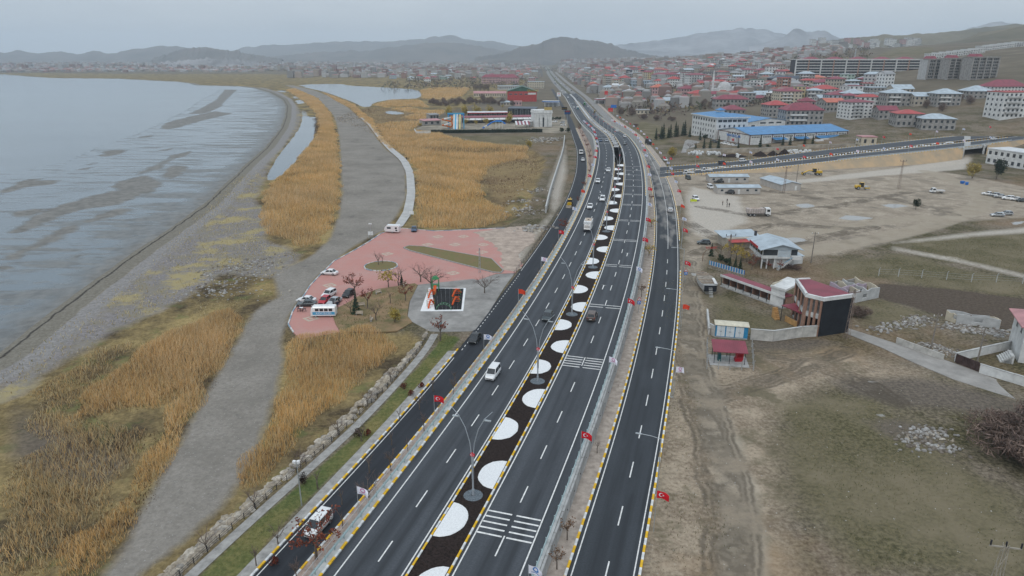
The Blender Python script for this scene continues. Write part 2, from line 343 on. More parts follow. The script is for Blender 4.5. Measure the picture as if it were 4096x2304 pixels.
# ------------------------------------------------------------------ ground: one sheet from behind the camera to the horizon
def axis(lo,hi,step,half,grow):
 a = [0.0];
 while a[-1] < half: a.append(a[-1] + step)
 s = step
 while a[-1] < hi: s *= grow; a.append(a[-1] + s)
 return a
_xp = axis(0,9500,2.0,130,1.020)
XS = np.array([-v for v in _xp[:0:-1]] + _xp); _yp = axis(0,10500,2.0,270,1.0115)
YS = np.array([-120.,-60.,-20.] + _yp)
GX,GY = np.meshgrid(XS,YS)
keep = np.abs(GX) < 330 + np.maximum(GY,0) * 0.95
gx,gy = GX.ravel(),GY.ravel()
sd_low = sdf(LOW,gx,gy); sd_lake = sdf(LAKE,gx,gy)
water = np.maximum.reduce([sdf(POND,gx,gy),sdf(LAGOON,gx,gy)] + [sdf(q,gx,gy) for q in SMALL])
def wob(x,y,s,k=0):
 return (np.sin(x / s + 1.3 * np.sin(y / s * .7 + k)) + np.sin(y / s * 1.13 + 1.7 * np.sin(x / s * .6 + 2 + k)) + .5 * np.sin((x + y) / s * 2.1 + k)) / 2.5
gz = elev(gx,gy) - 1.6 * sstep(-.3,3.2,sd_low) + .12 * wob(gx,gy,9) * sstep(2,8,sd_low) - 1.0 * sstep(0,6,sd_lake) - 1.0 * sstep(-1,3,water)
gz += .18 * wob(gx,gy,14,3) * sstep(30,60,gx - MAIN.x(np.clip(gy,-90,4300)))
_berm = sdf(BERM,gx,gy); gz += .7 * sstep(0,6,_berm)
mound = smooth_poly(GP([(2000,850),(2010,790),(2060,720),(2130,680),(2170,690),(2150,760),(2110,820),(2060,850)]),1)
gz += 2.2 * sstep(0,9,sdf(mound,gx,gy))
bank = GP([(1690,592),(1790,602),(1980,602),(2150,610),(2200,560),(2160,545),(1720,540)]); gz += .9 * sstep(-2,6,sdf(bank,gx,gy))
idx = np.arange(gx.size).reshape(GX.shape)
quad_ok = keep[:-1,:-1] & keep[1:,1:]
F = np.stack([idx[:-1,:-1],idx[:-1,1:],idx[1:,1:],idx[1:,:-1]],-1)[quad_ok]
used = np.zeros(gx.size,bool); used[F.ravel()] = True; remap = np.cumsum(used) - 1; F = remap[F]
gx,gy,gz = gx[used],gy[used],gz[used]
mx_ = lambda L: np.maximum.reduce([sdf(q,gx,gy) for q in L])
gattr = dict(low=sd_low[used],shore=-sd_lake[used],track=sdf(TRACK,gx,gy),gravel=np.maximum(sdf(SHORE_GRAVEL,gx,gy),_berm[used]),lawn=sdf(LAWN,gx,gy),pale=sdf(PALE,gx,gy),
   white=mx_(WHITE),green=mx_(GREEN),plough=sdf(PLOUGH,gx,gy),dark=mx_(DARK),marsh=sdf(MARSH,gx,gy),puddle=mx_(PUD),tan=sdf(TAN,gx,gy),rutd=np.minimum.reduce([dline(q,gx,gy) for q in [DTRK[0][0]] + RUTS]),
   dtrk=np.maximum.reduce([w - dline(q,gx,gy) for q,w in DTRK]),far=gy)
def ground_material():
 m,n,l,b = newmat("ground_earth")
 geo = n.new("ShaderNodeNewGeometry")
 def noise(s,d=5,r=.6,sc=(1,1,1)):
  mp = n.new("ShaderNodeMapping"); mp.inputs['Scale'].default_value = sc; l.new(geo.outputs['Position'],mp.inputs[0])
  k = n.new("ShaderNodeTexNoise"); k.inputs['Scale'].default_value = s; k.inputs['Detail'].default_value = d; k.inputs['Roughness'].default_value = r
  l.new(mp.outputs[0],k.inputs['Vector']); return k.outputs[0]
 big,mid,fine,patch = noise(.018,6,.62),noise(.16,6,.65),noise(1.6,5,.7),noise(.06,7,.7)
 def rng_(x,a,c,lo=0.,hi=1.):
  r = n.new("ShaderNodeMapRange"); r.inputs[1].default_value = a; r.inputs[2].default_value = c; r.inputs[3].default_value = lo; r.inputs[4].default_value = hi; l.new(x,r.inputs[0]); return r.outputs[0]
 def mix(f,a,c):
  x = n.new("ShaderNodeMix"); x.data_type = 'RGBA'
  if hasattr(f,'links'): l.new(f,x.inputs[0])
  else: x.inputs[0].default_value = f
  for i,v in ((6,a),(7,c)):
   if hasattr(v,'links'): l.new(v,x.inputs[i])
   else: x.inputs[i].default_value = (*v,1)
  return x.outputs[2]
 def mth(op,a,c):
  x = n.new("ShaderNodeMath"); x.operation = op
  for i,v in enumerate((a,c)):
   if hasattr(v,'links'): l.new(v,x.inputs[i])
   else: x.inputs[i].default_value = v
  return x.outputs[0]
 def zone(attr,amp,width,nz=None,shift=0.0):
  a = n.new("ShaderNodeAttribute"); a.attribute_name = attr
  w = mth('MULTIPLY',mth('SUBTRACT',nz or mid,.5),2 * amp)
  return rng_(mth('ADD',mth('ADD',a.outputs['Fac'],shift),w),-width / 2,width / 2)
 sp = n.new("ShaderNodeTexVoronoi"); sp.inputs['Scale'].default_value = 1.1; l.new(geo.outputs['Position'],sp.inputs['Vector'])
 stones = rng_(sp.outputs['Distance'],.16,.08)                     # scattered pale stones
 # upland: dry earth, thin olive grass, orange-brown soil
 earth = mix(rng_(fine,.4,.62),(.125,.10,.075),(.265,.222,.165))
 grass = mix(rng_(fine,.4,.62),(.045,.043,.022),(.15,.127,.072))
 up = mix(rng_(mth('ADD',mth('MULTIPLY',patch,.7),mth('MULTIPLY',mid,.3)),.44,.56),earth,grass)
 up = mix(mth('MULTIPLY',rng_(big,.5,.62),.5),up,mix(rng_(fine,.35,.65),(.20,.125,.075),(.31,.22,.145)))
 up = mix(mth('MULTIPLY',stones,mth('MULTIPLY',rng_(patch,.5,.62),.5)),up,(.36,.34,.30))
 # far plain: washed out olive and straw
 far_c = mix(rng_(big,.35,.65),mix(rng_(patch,.4,.6),(.15,.122,.09),(.205,.17,.125)),(.12,.102,.072))
 up = mix(zone('far',40,200,shift=-560),up,far_c)
 # lowland by the lake: dead grass over dark soil
 lowc = mix(rng_(patch,.38,.6),mix(rng_(fine,.38,.62),(.05,.037,.024),(.12,.092,.055)),mix(rng_(fine,.38,.62),(.24,.18,.08),(.38,.285,.13)))
 lowc = mix(mth('MULTIPLY',rng_(mid,.56,.66),.6),lowc,(.13,.15,.055))
 c = mix(zone('low',1.0,2.0),up,lowc)
 marsh = mix(rng_(patch,.35,.65),mix(rng_(fine,.38,.62),(.13,.085,.05),(.22,.15,.08)),(.27,.2,.1))
 c = mix(zone('marsh',8,8,patch),c,marsh)
 beach = mix(rng_(fine,.38,.62),(.165,.152,.142),(.28,.255,.25)); beach = mix(rng_(mid,.45,.6),beach,(.23,.205,.16))
 c = mix(zone('gravel',5,3,patch),c,beach)
 c = mix(mth('MULTIPLY',zone('gravel',7,3,patch,-1),rng_(patch,.53,.6)),c,(.34,.28,.15))
 # strand line: wet dark sand, then pinkish shingle
 sh = n.new("ShaderNodeAttribute"); sh.attribute_name = "shore"; shn = mth('ADD',sh.outputs['Fac'],mth('MULTIPLY',mth('SUBTRACT',mid,.5),2.4))
 shingle = mix(rng_(fine,.35,.65),(.19,.178,.168),(.31,.292,.278))
 band = mth('MULTIPLY',rng_(shn,10,8.5),rng_(shn,4.2,4.8)); c = mix(band,c,shingle)
 wet = mix(rng_(fine,.38,.62),(.16,.145,.115),(.235,.215,.18)); c = mix(mth('MULTIPLY',rng_(shn,4.8,4.2),rng_(shn,-30,-29)),c,wet)
 c = mix(mth('MULTIPLY',rng_(shn,.5,.1),rng_(shn,-.5,-.1)),c,(.055,.05,.045))
 trk = mix(rng_(fine,.3,.72),(.20,.18,.155),(.33,.30,.262)); trk = mix(mth('MULTIPLY',rng_(patch,.42,.66),.7),trk,(.165,.149,.128)); trk = mix(mth('MULTIPLY',rng_(mth('ADD',mid,mth('MULTIPLY',patch,.6)),.95,1.02),.6),trk,(.12,.11,.1))
 trk = mix(mth('MULTIPLY',stones,.35),trk,(.45,.44,.42))
 c = mix(zone('track',1.2,1.6),c,trk)
 lawn = mix(rng_(patch,.4,.6),mix(rng_(fine,.38,.62),(.06,.085,.03),(.12,.145,.05)),mix(rng_(fine,.38,.62),(.15,.135,.05),(.24,.2,.085)))
 c = mix(zone('lawn',.5,.6),c,lawn)
 grn = mix(rng_(patch,.4,.62),mix(rng_(fine,.38,.62),(.058,.056,.027),(.155,.135,.07)),(.21,.175,.115))
 c = mix(mth('MULTIPLY',zone('green',5,4,patch),.85),c,grn)
 pale = mix(rng_(mid,.35,.65),mix(rng_(fine,.38,.62),(.30,.245,.185),(.50,.43,.345)),(.26,.215,.165)); pale = mix(mth('MULTIPLY',rng_(patch,.53,.6),.8),pale,mix(rng_(mid,.4,.6),(.15,.128,.10),(.25,.21,.165)))
 c = mix(zone('pale',4,3,patch),c,pale)
 c = mix(mth('MULTIPLY',zone('white',2.5,3,patch),.8),c,mix(rng_(fine,.38,.62),(.42,.375,.315),(.56,.51,.45)))
 tan = mix(rng_(mth('ADD',mth('MULTIPLY',fine,.5),mth('MULTIPLY',mid,.5)),.42,.58),(.20,.155,.11),(.40,.325,.24)); tan = mix(mth('MULTIPLY',rng_(patch,.52,.6),.75),tan,(.12,.105,.065)); tan = mix(mth('MULTIPLY',rng_(big,.52,.6),.6),tan,(.37,.255,.155))
 c = mix(zone('tan',9,5,patch),c,tan)
 c = mix(zone('plough',1.5,1.5),c,mix(rng_(fine,.38,.62),(.075,.058,.045),(.125,.098,.075)))
 c = mix(mth('MULTIPLY',zone('dark',3,3,patch),.8),c,mix(rng_(fine,.38,.62),(.10,.085,.07),(.17,.14,.115)))
 dt = mix(rng_(mid,.35,.65),(.29,.24,.18),(.40,.345,.27))
 c = mix(mth('MULTIPLY',zone('dtrk',.8,1.2),.75),c,dt)
 ra = n.new('ShaderNodeAttribute'); ra.attribute_name = 'rutd'; rd = mth('ADD',ra.outputs['Fac'],mth('MULTIPLY',mth('SUBTRACT',patch,.5),5.0))
 for q in (.5,1.2,2.1): c = mix(mth('MULTIPLY',mth('MULTIPLY',rng_(mth('ABSOLUTE',mth('SUBTRACT',rd,q),0),.55,.1),rng_(mid,.38,.52)),.7),c,(.085,.07,.053))
 pz = zone('puddle',2.2,.5,mid,-.6)
 c = mix(pz,c,(.30,.285,.255))
 l.new(c,b.inputs['Base Color'])
 rr = n.new("ShaderNodeMapRange"); l.new(pz,rr.inputs[0]); rr.inputs[3].default_value = .95; rr.inputs[4].default_value = .12; l.new(rr.outputs[0],b.inputs['Roughness'])
 l.new(rng_(pz,0,1,.04,.5),b.inputs['Specular IOR Level'])
 bp = n.new("ShaderNodeBump"); bp.inputs['Distance'].default_value = .25; l.new(mth('ADD',fine,mid),bp.inputs['Height'])
 inv = n.new("ShaderNodeMapRange"); l.new(pz,inv.inputs[0]); inv.inputs[3].default_value = .55; inv.inputs[4].default_value = 0.0; l.new(inv.outputs[0],bp.inputs['Strength'])
 l.new(bp.outputs[0],b.inputs['Normal'])
 return m
ground = tag(link("ground",npmesh("ground",np.stack([gx,gy,gz],1),F,ground_material(),smooth=True,attrs=gattr)),kind="structure")
ZG = np.zeros(used.shape); ZG[used] = gz; ZG = ZG.reshape(GX.shape); _zl,_xl,_yl = ZG.tolist(),XS.tolist(),YS.tolist()
def ground_z(x,y):
 """height of the built ground sheet at a point (bilinear)"""
 i = min(max(bisect(_xl,x) - 1,0),len(_xl) - 2); j = min(max(bisect(_yl,y) - 1,0),len(_yl) - 2)
 a,b_ = (x - _xl[i]) / (_xl[i + 1] - _xl[i]),(y - _yl[j]) / (_yl[j + 1] - _yl[j]); p,q = _zl[j],_zl[j + 1]
 return (p[i] * (1 - a) + p[i + 1] * a) * (1 - b_) + (q[i] * (1 - a) + q[i + 1] * a) * b_
def ground_zv(x,y):
 i = np.clip(np.searchsorted(XS,x) - 1,0,len(XS) - 2); j = np.clip(np.searchsorted(YS,y) - 1,0,len(YS) - 2); a,b_ = (x - XS[i]) / (XS[i + 1] - XS[i]),(y - YS[j]) / (YS[j + 1] - YS[j])
 return (ZG[j,i] * (1 - a) + ZG[j,i + 1] * a) * (1 - b_) + (ZG[j + 1,i] * (1 - a) + ZG[j + 1,i + 1] * a) * b_
def hit(sx,sy):
 """where the line of sight through a photo pixel meets the land"""
 dx,dy,dz = ray(sx,sy); t = 40.0 if sy > 700 else 200.0; last = t
 while t < 9000:
  if CAM_H + dz * t <= ground_z(dx * t,dy * t): break
  last = t; t *= 1.015
 for _ in range(18):
  mdl = (last + t) / 2
  if CAM_H + dz * mdl <= ground_z(dx * mdl,dy * mdl): t = mdl
  else: last = mdl
 return dx * t,dy * t,ground_z(dx * t,dy * t)
def hitP(px,py): return hit(px * 4096 / 2576,py * 4096 / 2576)

# ------------------------------------------------------------------ lake, tidal mud bars
def water_material(name,c=(.105,.135,.155),rough=.12,bars=False):
 m,n,l,b = newmat(name)
 geo = n.new("ShaderNodeNewGeometry")
 def noise(s,d=4,sc=(1,1,1),r=.6):
  mp = n.new("ShaderNodeMapping"); mp.inputs['Scale'].default_value = sc; mp.inputs['Rotation'].default_value = (0,0,R(-28)); l.new(geo.outputs['Position'],mp.inputs[0])
  k = n.new("ShaderNodeTexNoise"); k.inputs['Scale'].default_value = s; k.inputs['Detail'].default_value = d; k.inputs['Roughness'].default_value = r; l.new(mp.outputs[0],k.inputs['Vector']); return k.outputs[0]
 def rng_(x,a,c_,lo=0.,hi=1.):
  r = n.new("ShaderNodeMapRange"); r.inputs[1].default_value = a; r.inputs[2].default_value = c_; r.inputs[3].default_value = lo; r.inputs[4].default_value = hi; l.new(x,r.inputs[0]); return r.outputs[0]
 def mth(op,a,c_):
  x = n.new("ShaderNodeMath"); x.operation = op
  for i,v in enumerate((a,c_)):
   if hasattr(v,'links'): l.new(v,x.inputs[i])
   else: x.inputs[i].default_value = v
  return x.outputs[0]
 b.inputs['IOR'].default_value = 1.33
 b.inputs['Roughness'].default_value = rough; b.inputs['Specular IOR Level'].default_value = .5
 bp = n.new("ShaderNodeBump"); bp.inputs['Strength'].default_value = .25; bp.inputs['Distance'].default_value = .12
 l.new(noise(.9,4,(1,.45,1)),bp.inputs['Height']); l.new(bp.outputs[0],b.inputs['Normal'])
 cm = n.new("ShaderNodeMix"); cm.data_type = 'RGBA'; l.new(rng_(noise(.012,5,(.35,1,1)),.35,.65),cm.inputs[0])
 cm.inputs[6].default_value = (*c,1); cm.inputs[7].default_value = (c[0] * 1.35,c[1] * 1.3,c[2] * 1.25,1); l.new(cm.outputs[2],b.inputs['Base Color'])
 if bars:
  at = n.new("ShaderNodeAttribute"); at.attribute_name = "bar"; sh = n.new("ShaderNodeAttribute"); sh.attribute_name = "shore"
  big = rng_(mth('ADD',at.outputs['Fac'],mth('MULTIPLY',mth('SUBTRACT',noise(.10,7,(.45,1,1),.7),.5),14.0)),-1.0,1.4)
  streak = noise(.075,6,(.28,1.25,1),.66)
  film = mth('MULTIPLY',rng_(mth('ADD',streak,rng_(sh.outputs['Fac'],-70,-6,-.10,.05)),.50,.57),rng_(sh.outputs['Fac'],-170,-60))
  film = mth('MAXIMUM',film,mth('MULTIPLY',mth('MULTIPLY',rng_(noise(.19,6,(.2,1.3,1),.68),.53,.60),rng_(sh.outputs['Fac'],-260,-110)),.85))
  rim = mth('MULTIPLY',rng_(mth('ADD',sh.outputs['Fac'],mth('MULTIPLY',mth('SUBTRACT',noise(.09,5),.5),16.0)),-13,-3),.9)
  f = mth('MAXIMUM',mth('MAXIMUM',big,mth('MULTIPLY',film,.72)),rim)
  mud = n.new("ShaderNodeMix"); mud.data_type = 'RGBA'; l.new(rng_(noise(.35,6),.35,.65),mud.inputs[0])
  mud.inputs[6].default_value = (.125,.118,.105,1); mud.inputs[7].default_value = (.225,.212,.19,1)
  m2 = n.new("ShaderNodeMix"); m2.data_type = 'RGBA'; l.new(f,m2.inputs[0]); l.new(cm.outputs[2],m2.inputs[6]); l.new(mud.outputs[2],m2.inputs[7])
  l.new(m2.outputs[2],b.inputs['Base Color']); l.new(rng_(f,0,1,rough,.62),b.inputs['Roughness'])
  l.new(rng_(f,0,1,.5,.35),b.inputs['Specular IOR Level'])
 return m
lake_mb = MB().poly([(-9000,-150,-1.95),(200,-150,-1.95),(200,400,-1.95),(400,2600,-1.95),(-9000,2600,-1.95)])
tag(lake_mb.build("lake",water_material("lake_water")),kind="structure")
BARS = [GP(q,-1.93) for q in (
 [(27,934),(120,870),(234,820),(340,790),(436,765),(594,763),(520,800),(469,820),(340,840),(234,869),(164,907),(44,940)],[(11,1038),(82,1000),(234,918),(382,864),(469,828),(523,836),(491,858),(327,902),(229,967),(104,1011),(60,1043)],
 [(442,752),(475,724),(582,703),(647,729),(652,747),(596,775),(500,772)],[(536,701),(620,659),(689,622),(764,603),(769,612),(689,640),(638,675),(559,700)],[(643,706),(661,678),(699,661),(745,664),(750,687),(689,720)],
 [(396,626),(415,608),(456,597),(503,601),(489,615),(419,627)],[(307,680),(345,667),(396,668),(345,679)],[(0,761),(65,729),(116,715),(200,710),(158,720),(252,722),(186,743),(93,752),(0,778)],
 [(638,512),(657,496),(694,482),(755,468),(862,445),(932,454),(792,487),(713,510),(671,519)],[(750,456),(792,440),(866,398),(904,352),(955,354),(905,400),(885,426),(815,456)],
 [(345,657),(370,650),(396,653),(365,660)],[(545,550),(600,541),(630,543),(570,552)],[(535,570),(590,564),(560,570)],[(-40,1075),(0,1055),(50,1070),(40,1090),(0,1105)],[(280,1030),(320,1020),(328,1030),(295,1040)],[(50,850),(110,838),(190,835),(120,865),(60,868)],[(620,605),(690,590),(700,596),(640,607)])]
_mx = np.arange(-620,-40,2.5); _my = np.concatenate([np.arange(70,320,2.0),np.exp(np.arange(math.log(320),math.log(1260),.008))])
MX,MY = np.meshgrid(_mx,_my); mi = np.arange(MX.size).reshape(MX.shape); _sl = sdf(LAKE,MX.ravel(),MY.ravel())
FL = GP([(-500,800),(0,690),(250,650),(380,590),(540,535),(620,500),(740,440),(800,400),(900,346),(1000,340),(1250,400),(1200,700),(700,1000),(0,1550),(-900,1500)],-1.93)
_sf = np.minimum(sdf(FL,MX.ravel(),MY.ravel()),_sl + 6).reshape(MX.shape)
ok = (_sf[:-1,:-1] > 0) & (_sf[1:,1:] > 0)
MF = np.stack([mi[:-1,:-1],mi[:-1,1:],mi[1:,1:],mi[1:,:-1]],-1)[ok]
_bar = np.maximum.reduce([sdf(q,MX.ravel(),MY.ravel()) for q in BARS])
tag(link("mud_flat",npmesh("mud_flat",np.stack([MX.ravel(),MY.ravel(),np.full(MX.size,-1.915)],1),MF,water_material("mud_and_film",bars=True),attrs=dict(bar=_bar,shore=-_sl))),kind="structure")

# ------------------------------------------------------------------ road surfaces
def asphalt(name,c,dusty=False,streak=.35):
 m,n,l,b = newmat(name)
 uv = n.new("ShaderNodeUVMap"); geo = n.new("ShaderNodeNewGeometry")
 def noise(vec,s,d,sc):
  mp = n.new("ShaderNodeMapping"); mp.inputs['Scale'].default_value = sc; l.new(vec,mp.inputs[0])
  k = n.new("ShaderNodeTexNoise"); k.inputs['Scale'].default_value = s; k.inputs['Detail'].default_value = d; l.new(mp.outputs[0],k.inputs['Vector']); return k.outputs[0]
 def rng_(x,a,c_,lo=0.,hi=1.):
  r = n.new("ShaderNodeMapRange"); r.inputs[1].default_value = a; r.inputs[2].default_value = c_; r.inputs[3].default_value = lo; r.inputs[4].default_value = hi; l.new(x,r.inputs[0]); return r.outputs[0]
 def mix(f,a,c_):
  x = n.new("ShaderNodeMix"); x.data_type = 'RGBA'; l.new(f,x.inputs[0])
  for i,v in ((6,a),(7,c_)):
   if hasattr(v,'links'): l.new(v,x.inputs[i])
   else: x.inputs[i].default_value = (*v,1)
  return x.outputs[2]
 tracks = noise(uv.outputs[0],1.0,3,(.9,.012,1)); grain = noise(geo.outputs['Position'],5.0,4,(1,1,1)); blot = noise(uv.outputs[0],.35,5,(1,.25,1))
 base = mix(rng_(tracks,.35,.65),tuple(x * (1 - streak * .5) for x in c),tuple(x * (1 + streak) for x in c))
 base = mix(rng_(blot,.48,.7,0,.5),base,tuple(x * 1.7 for x in c))
 base = mix(rng_(grain,.3,.7,0,.5),base,tuple(x * .7 for x in c))
 if dusty:
  a = n.new("ShaderNodeAttribute"); a.attribute_name = "dust"
  ad = n.new("ShaderNodeMath"); ad.operation = 'ADD'; l.new(a.outputs['Fac'],ad.inputs[0]); l.new(rng_(blot,.3,.7,-.35,.35),ad.inputs[1])
  base = mix(rng_(ad.outputs[0],.35,.75,0,.9),base,(.25,.235,.215))
 l.new(base,b.inputs['Base Color']); b.inputs['Roughness'].default_value = .72; b.inputs['Specular IOR Level'].default_value = .2
 bp = n.new("ShaderNodeBump"); bp.inputs['Strength'].default_value = .15; bp.inputs['Distance'].default_value = .02; l.new(grain,bp.inputs['Height']); l.new(bp.outputs[0],b.inputs['Normal'])
 return m
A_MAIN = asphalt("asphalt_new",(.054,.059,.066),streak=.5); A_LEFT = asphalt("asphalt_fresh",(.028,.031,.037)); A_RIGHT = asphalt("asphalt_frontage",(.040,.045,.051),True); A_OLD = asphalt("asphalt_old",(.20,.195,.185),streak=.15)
M_SAND = mat("sandy_paving",(.42,.355,.30),.95,.22,.8,bump=.4); M_PINK = mat("pink_pavers",(.43,.33,.27),.9,.25,1.2,bump=.3,fine=12)
M_CONC = mat("concrete",(.40,.395,.38),.9,.2,.6,bump=.2); M_CONC2 = mat("pale_concrete",(.52,.52,.50),.85,.18,.7,bump=.15); M_WALK = mat("grey_pavers",(.36,.345,.32),.92,.2,.9,bump=.25,fine=9)
M_WHITE = mat("road_paint_white",(.74,.73,.70),.75,.16,2.5); M_YEL = mat("kerb_yellow",(.78,.46,.03),.7,.2,1.6); M_KWH = mat("kerb_white",(.70,.70,.68),.75,.22,1.3)
M_SOIL = mat("median_volcanic_gravel",(.030,.020,.017),.98,.45,4,bump=.8,fine=14); M_WGRAV = mat("white_pebbles",(.80,.80,.79),.9,.1,7,bump=.9,fine=12); M_GGRAV = mat("grey_pebbles",(.16,.185,.205),.95,.35,8,bump=.8,fine=14)
M_STEEL = mat("galvanised_steel",(.50,.53,.54),.45,.12,2,metal=.6); M_POLE = mat("grey_pole_paint",(.42,.45,.48),.45,.1,2,metal=.3); M_TEAL = mat("teal_rail",(.40,.50,.50),.5,.15,2,metal=.3)
M_DARK = mat("dark_metal",(.03,.03,.035),.5,.2,2); M_BLACK = mat("black_rubber",(.02,.02,.022),.8,.2,3)

def ribbon(name,ys,PL,PR,zf,m,dz=0.0,sub=2,dust=None,parent=None):
 """a road surface between two edge lines, sampled at ys"""
 xl,yl = PL; xr,yr = PR; k = sub + 1; n = len(ys); V = []; UV = []
 z = np.asarray(zf(ys),float) + dz * np.ones(n)
 L = np.concatenate([[0],np.cumsum(np.hypot(np.diff((xl + xr) / 2),np.diff((yl + yr) / 2)))]); w = np.hypot(xr - xl,yr - yl)
 for i in range(k):
  a = i / sub; V.append(np.stack([xl * (1 - a) + xr * a,yl * (1 - a) + yr * a,z],1)); UV.append(np.stack([w * (a - .5),L],1))
 V = np.stack(V,1).reshape(-1,3); UV = np.stack(UV,1).reshape(-1,2); ii = np.arange(n * k).reshape(n,k)
 F = np.stack([ii[:-1,:-1],ii[:-1,1:],ii[1:,1:],ii[1:,:-1]],-1).reshape(-1,4)
 at = {"dust": dust(V[:,0],V[:,1])} if dust else None
 me = npmesh(name,V,F,m,uv=UV,attrs=at,smooth=True)
 return link(name,me,parent)
ysn = np.concatenate([np.arange(-60,700,3.0),np.arange(700,1085,8.0)]); ysf = np.arange(1083,3800,25.0)
def offs(c,y,o): return c.at(np.asarray(y,float),o)
road_ml = tag(ribbon("highway_carriageway_toward",ysn,offs(MAIN,ysn,-10.9),offs(MAIN,ysn,-2.2),hz,A_MAIN,.03,3),kind="structure")
road_mr = tag(ribbon("highway_carriageway_away",ysn,offs(MAIN,ysn,2.2),offs(MAIN,ysn,10.9),hz,A_MAIN,.03,3),kind="structure")
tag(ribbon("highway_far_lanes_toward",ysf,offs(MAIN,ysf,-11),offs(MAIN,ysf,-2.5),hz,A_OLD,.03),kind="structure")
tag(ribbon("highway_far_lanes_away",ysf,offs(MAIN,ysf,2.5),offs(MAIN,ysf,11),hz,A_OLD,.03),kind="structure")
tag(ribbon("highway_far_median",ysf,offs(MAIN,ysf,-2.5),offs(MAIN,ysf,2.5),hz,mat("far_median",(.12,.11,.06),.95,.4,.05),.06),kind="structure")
med_a = np.arange(-60,321,3.0); med_b = np.arange(372,1085,4.0)
median = tag(ribbon("median_strip",med_a,offs(MAIN,med_a,-2.0),offs(MAIN,med_a,2.0),hz,M_SOIL,.12),kind="structure")
median_b = tag(ribbon("median_strip",med_b,offs(MAIN,med_b,-2.0),offs(MAIN,med_b,2.0),hz,M_SOIL,.12),kind="structure")
lf_y = np.arange(-60,1250,4.0)
road_lf = tag(ribbon("frontage_road_lake",lf_y,(LF_L.x(lf_y),lf_y),(LF_R.x(lf_y),lf_y),zero,A_LEFT,.03,3),kind="structure")
DUST = GP(PP([(1650,300),(1700,420),(1712,545),(1700,610),(1715,640),(1690,618),(1668,600),(1655,560),(1640,470),(1625,430),(1600,360),(1570,300)]))
rf_y = np.concatenate([np.arange(-60,900,4.0),np.arange(900,2500,30.0)])
road_rf = tag(ribbon("frontage_road_town",rf_y,(RF_L.x(rf_y),rf_y),(RF_R.x(rf_y),rf_y),zero,A_RIGHT,.03,3,dust=lambda x,y: np.clip(sdf(DUST,x,y) / 14 + .35,0,1.2) + np.where(y > 420,1.0,0)),kind="structure")
# pavements and verges beside them
wy = np.arange(-60,660,3.0)
tag(ribbon("pavement_sandy_strip",wy,offs(MAIN,wy,11.55),(RF_L.x(wy) - .25,wy),zero,M_SAND,.12),kind="structure")
wy2 = np.arange(-60,560,3.0)
tag(ribbon("pavement_pink_strip",wy2,(LF_R.x(wy2) + .25,wy2),offs(MAIN,wy2,-12.0),zero,M_PINK,.13),kind="structure")
wy3 = np.arange(-60,124,3.0)
tag(ribbon("pavement_lawn_side",wy3,(LF_L.x(wy3) - 1.75,wy3),(LF_L.x(wy3) - .25,wy3),zero,M_WALK,.10),kind="structure")
PATHC = [G(x,y) for x,y in [(400,2640),(765,2304),(1000,2085),(1200,1908),(1413,1722),(1589,1535),(1648,1468),(1729,1372),(1742,1326)]]
_pp = np.array(PATHC); _py = np.arange(_pp[0,1] + 1,_pp[-1,1],2.0); _px = gsm(np.interp(_py,_pp[:,1],_pp[:,0]),3)
tag(ribbon("footpath",_py,(_px - .75,_py),(_px + .75,_py),zero,M_WALK,.06),kind="structure")
wy4 = np.concatenate([np.arange(260,900,5.0)])
tag(ribbon("pavement_town_side",wy4,(RF_R.x(wy4) + .3,wy4),(RF_R.x(wy4) + 3.4,wy4),zero,M_SAND,.11),kind="structure")
# shoulders between kerb and wall on top of the embankment
for nm,a,b_ in (("embankment_ledge",-12.0,-11.15),("embankment_ledge",10.9,11.35)):
 tag(ribbon(nm,ysn,offs(MAIN,ysn,a),offs(MAIN,ysn,b_),hz,M_CONC2,.10,1),kind="structure")
# bridge opening between the carriageways, with its side walls
gy_ = np.arange(319,374,3.0)
tag(ribbon("underpass_floor",gy_,offs(MAIN,gy_,-2.4),offs(MAIN,gy_,2.4),zero,A_LEFT,.05),kind="structure")
def wall_ribbon(name,ys,off,z0,z1,th,m,parent=None,curve=MAIN):
 xa,ya = offs(curve,ys,off - th / 2); xb,yb = offs(curve,ys,off + th / 2); n = len(ys); z0 = np.asarray(z0(ys)) * np.ones(n); z1 = np.asarray(z1(ys)) * np.ones(n)
 V = np.concatenate([np.stack([xa,ya,z0],1),np.stack([xa,ya,z1],1),np.stack([xb,yb,z1],1),np.stack([xb,yb,z0],1)]); i = np.arange(n - 1)
 F = np.concatenate([np.stack([a * n + i,b_ * n + i,b_ * n + i + 1,a * n + i + 1],1) for a,b_ in ((0,1),(1,2),(2,3))] + [np.array([[0,3 * n,2 * n,n],[n - 1,2 * n - 1,3 * n - 1,4 * n - 1]])])
 return link(name,npmesh(name,V,F,m),parent)
for o in (-2.3,2.3):
 w = tag(wall_ribbon("bridge_parapet",gy_,o,lambda y: hz(y) - 1.2,lambda y: hz(y) + .55,.25,M_CONC2),"concrete bridge parapet beside the open slot, " + ("lake side" if o < 0 else "town side"),"parapet")

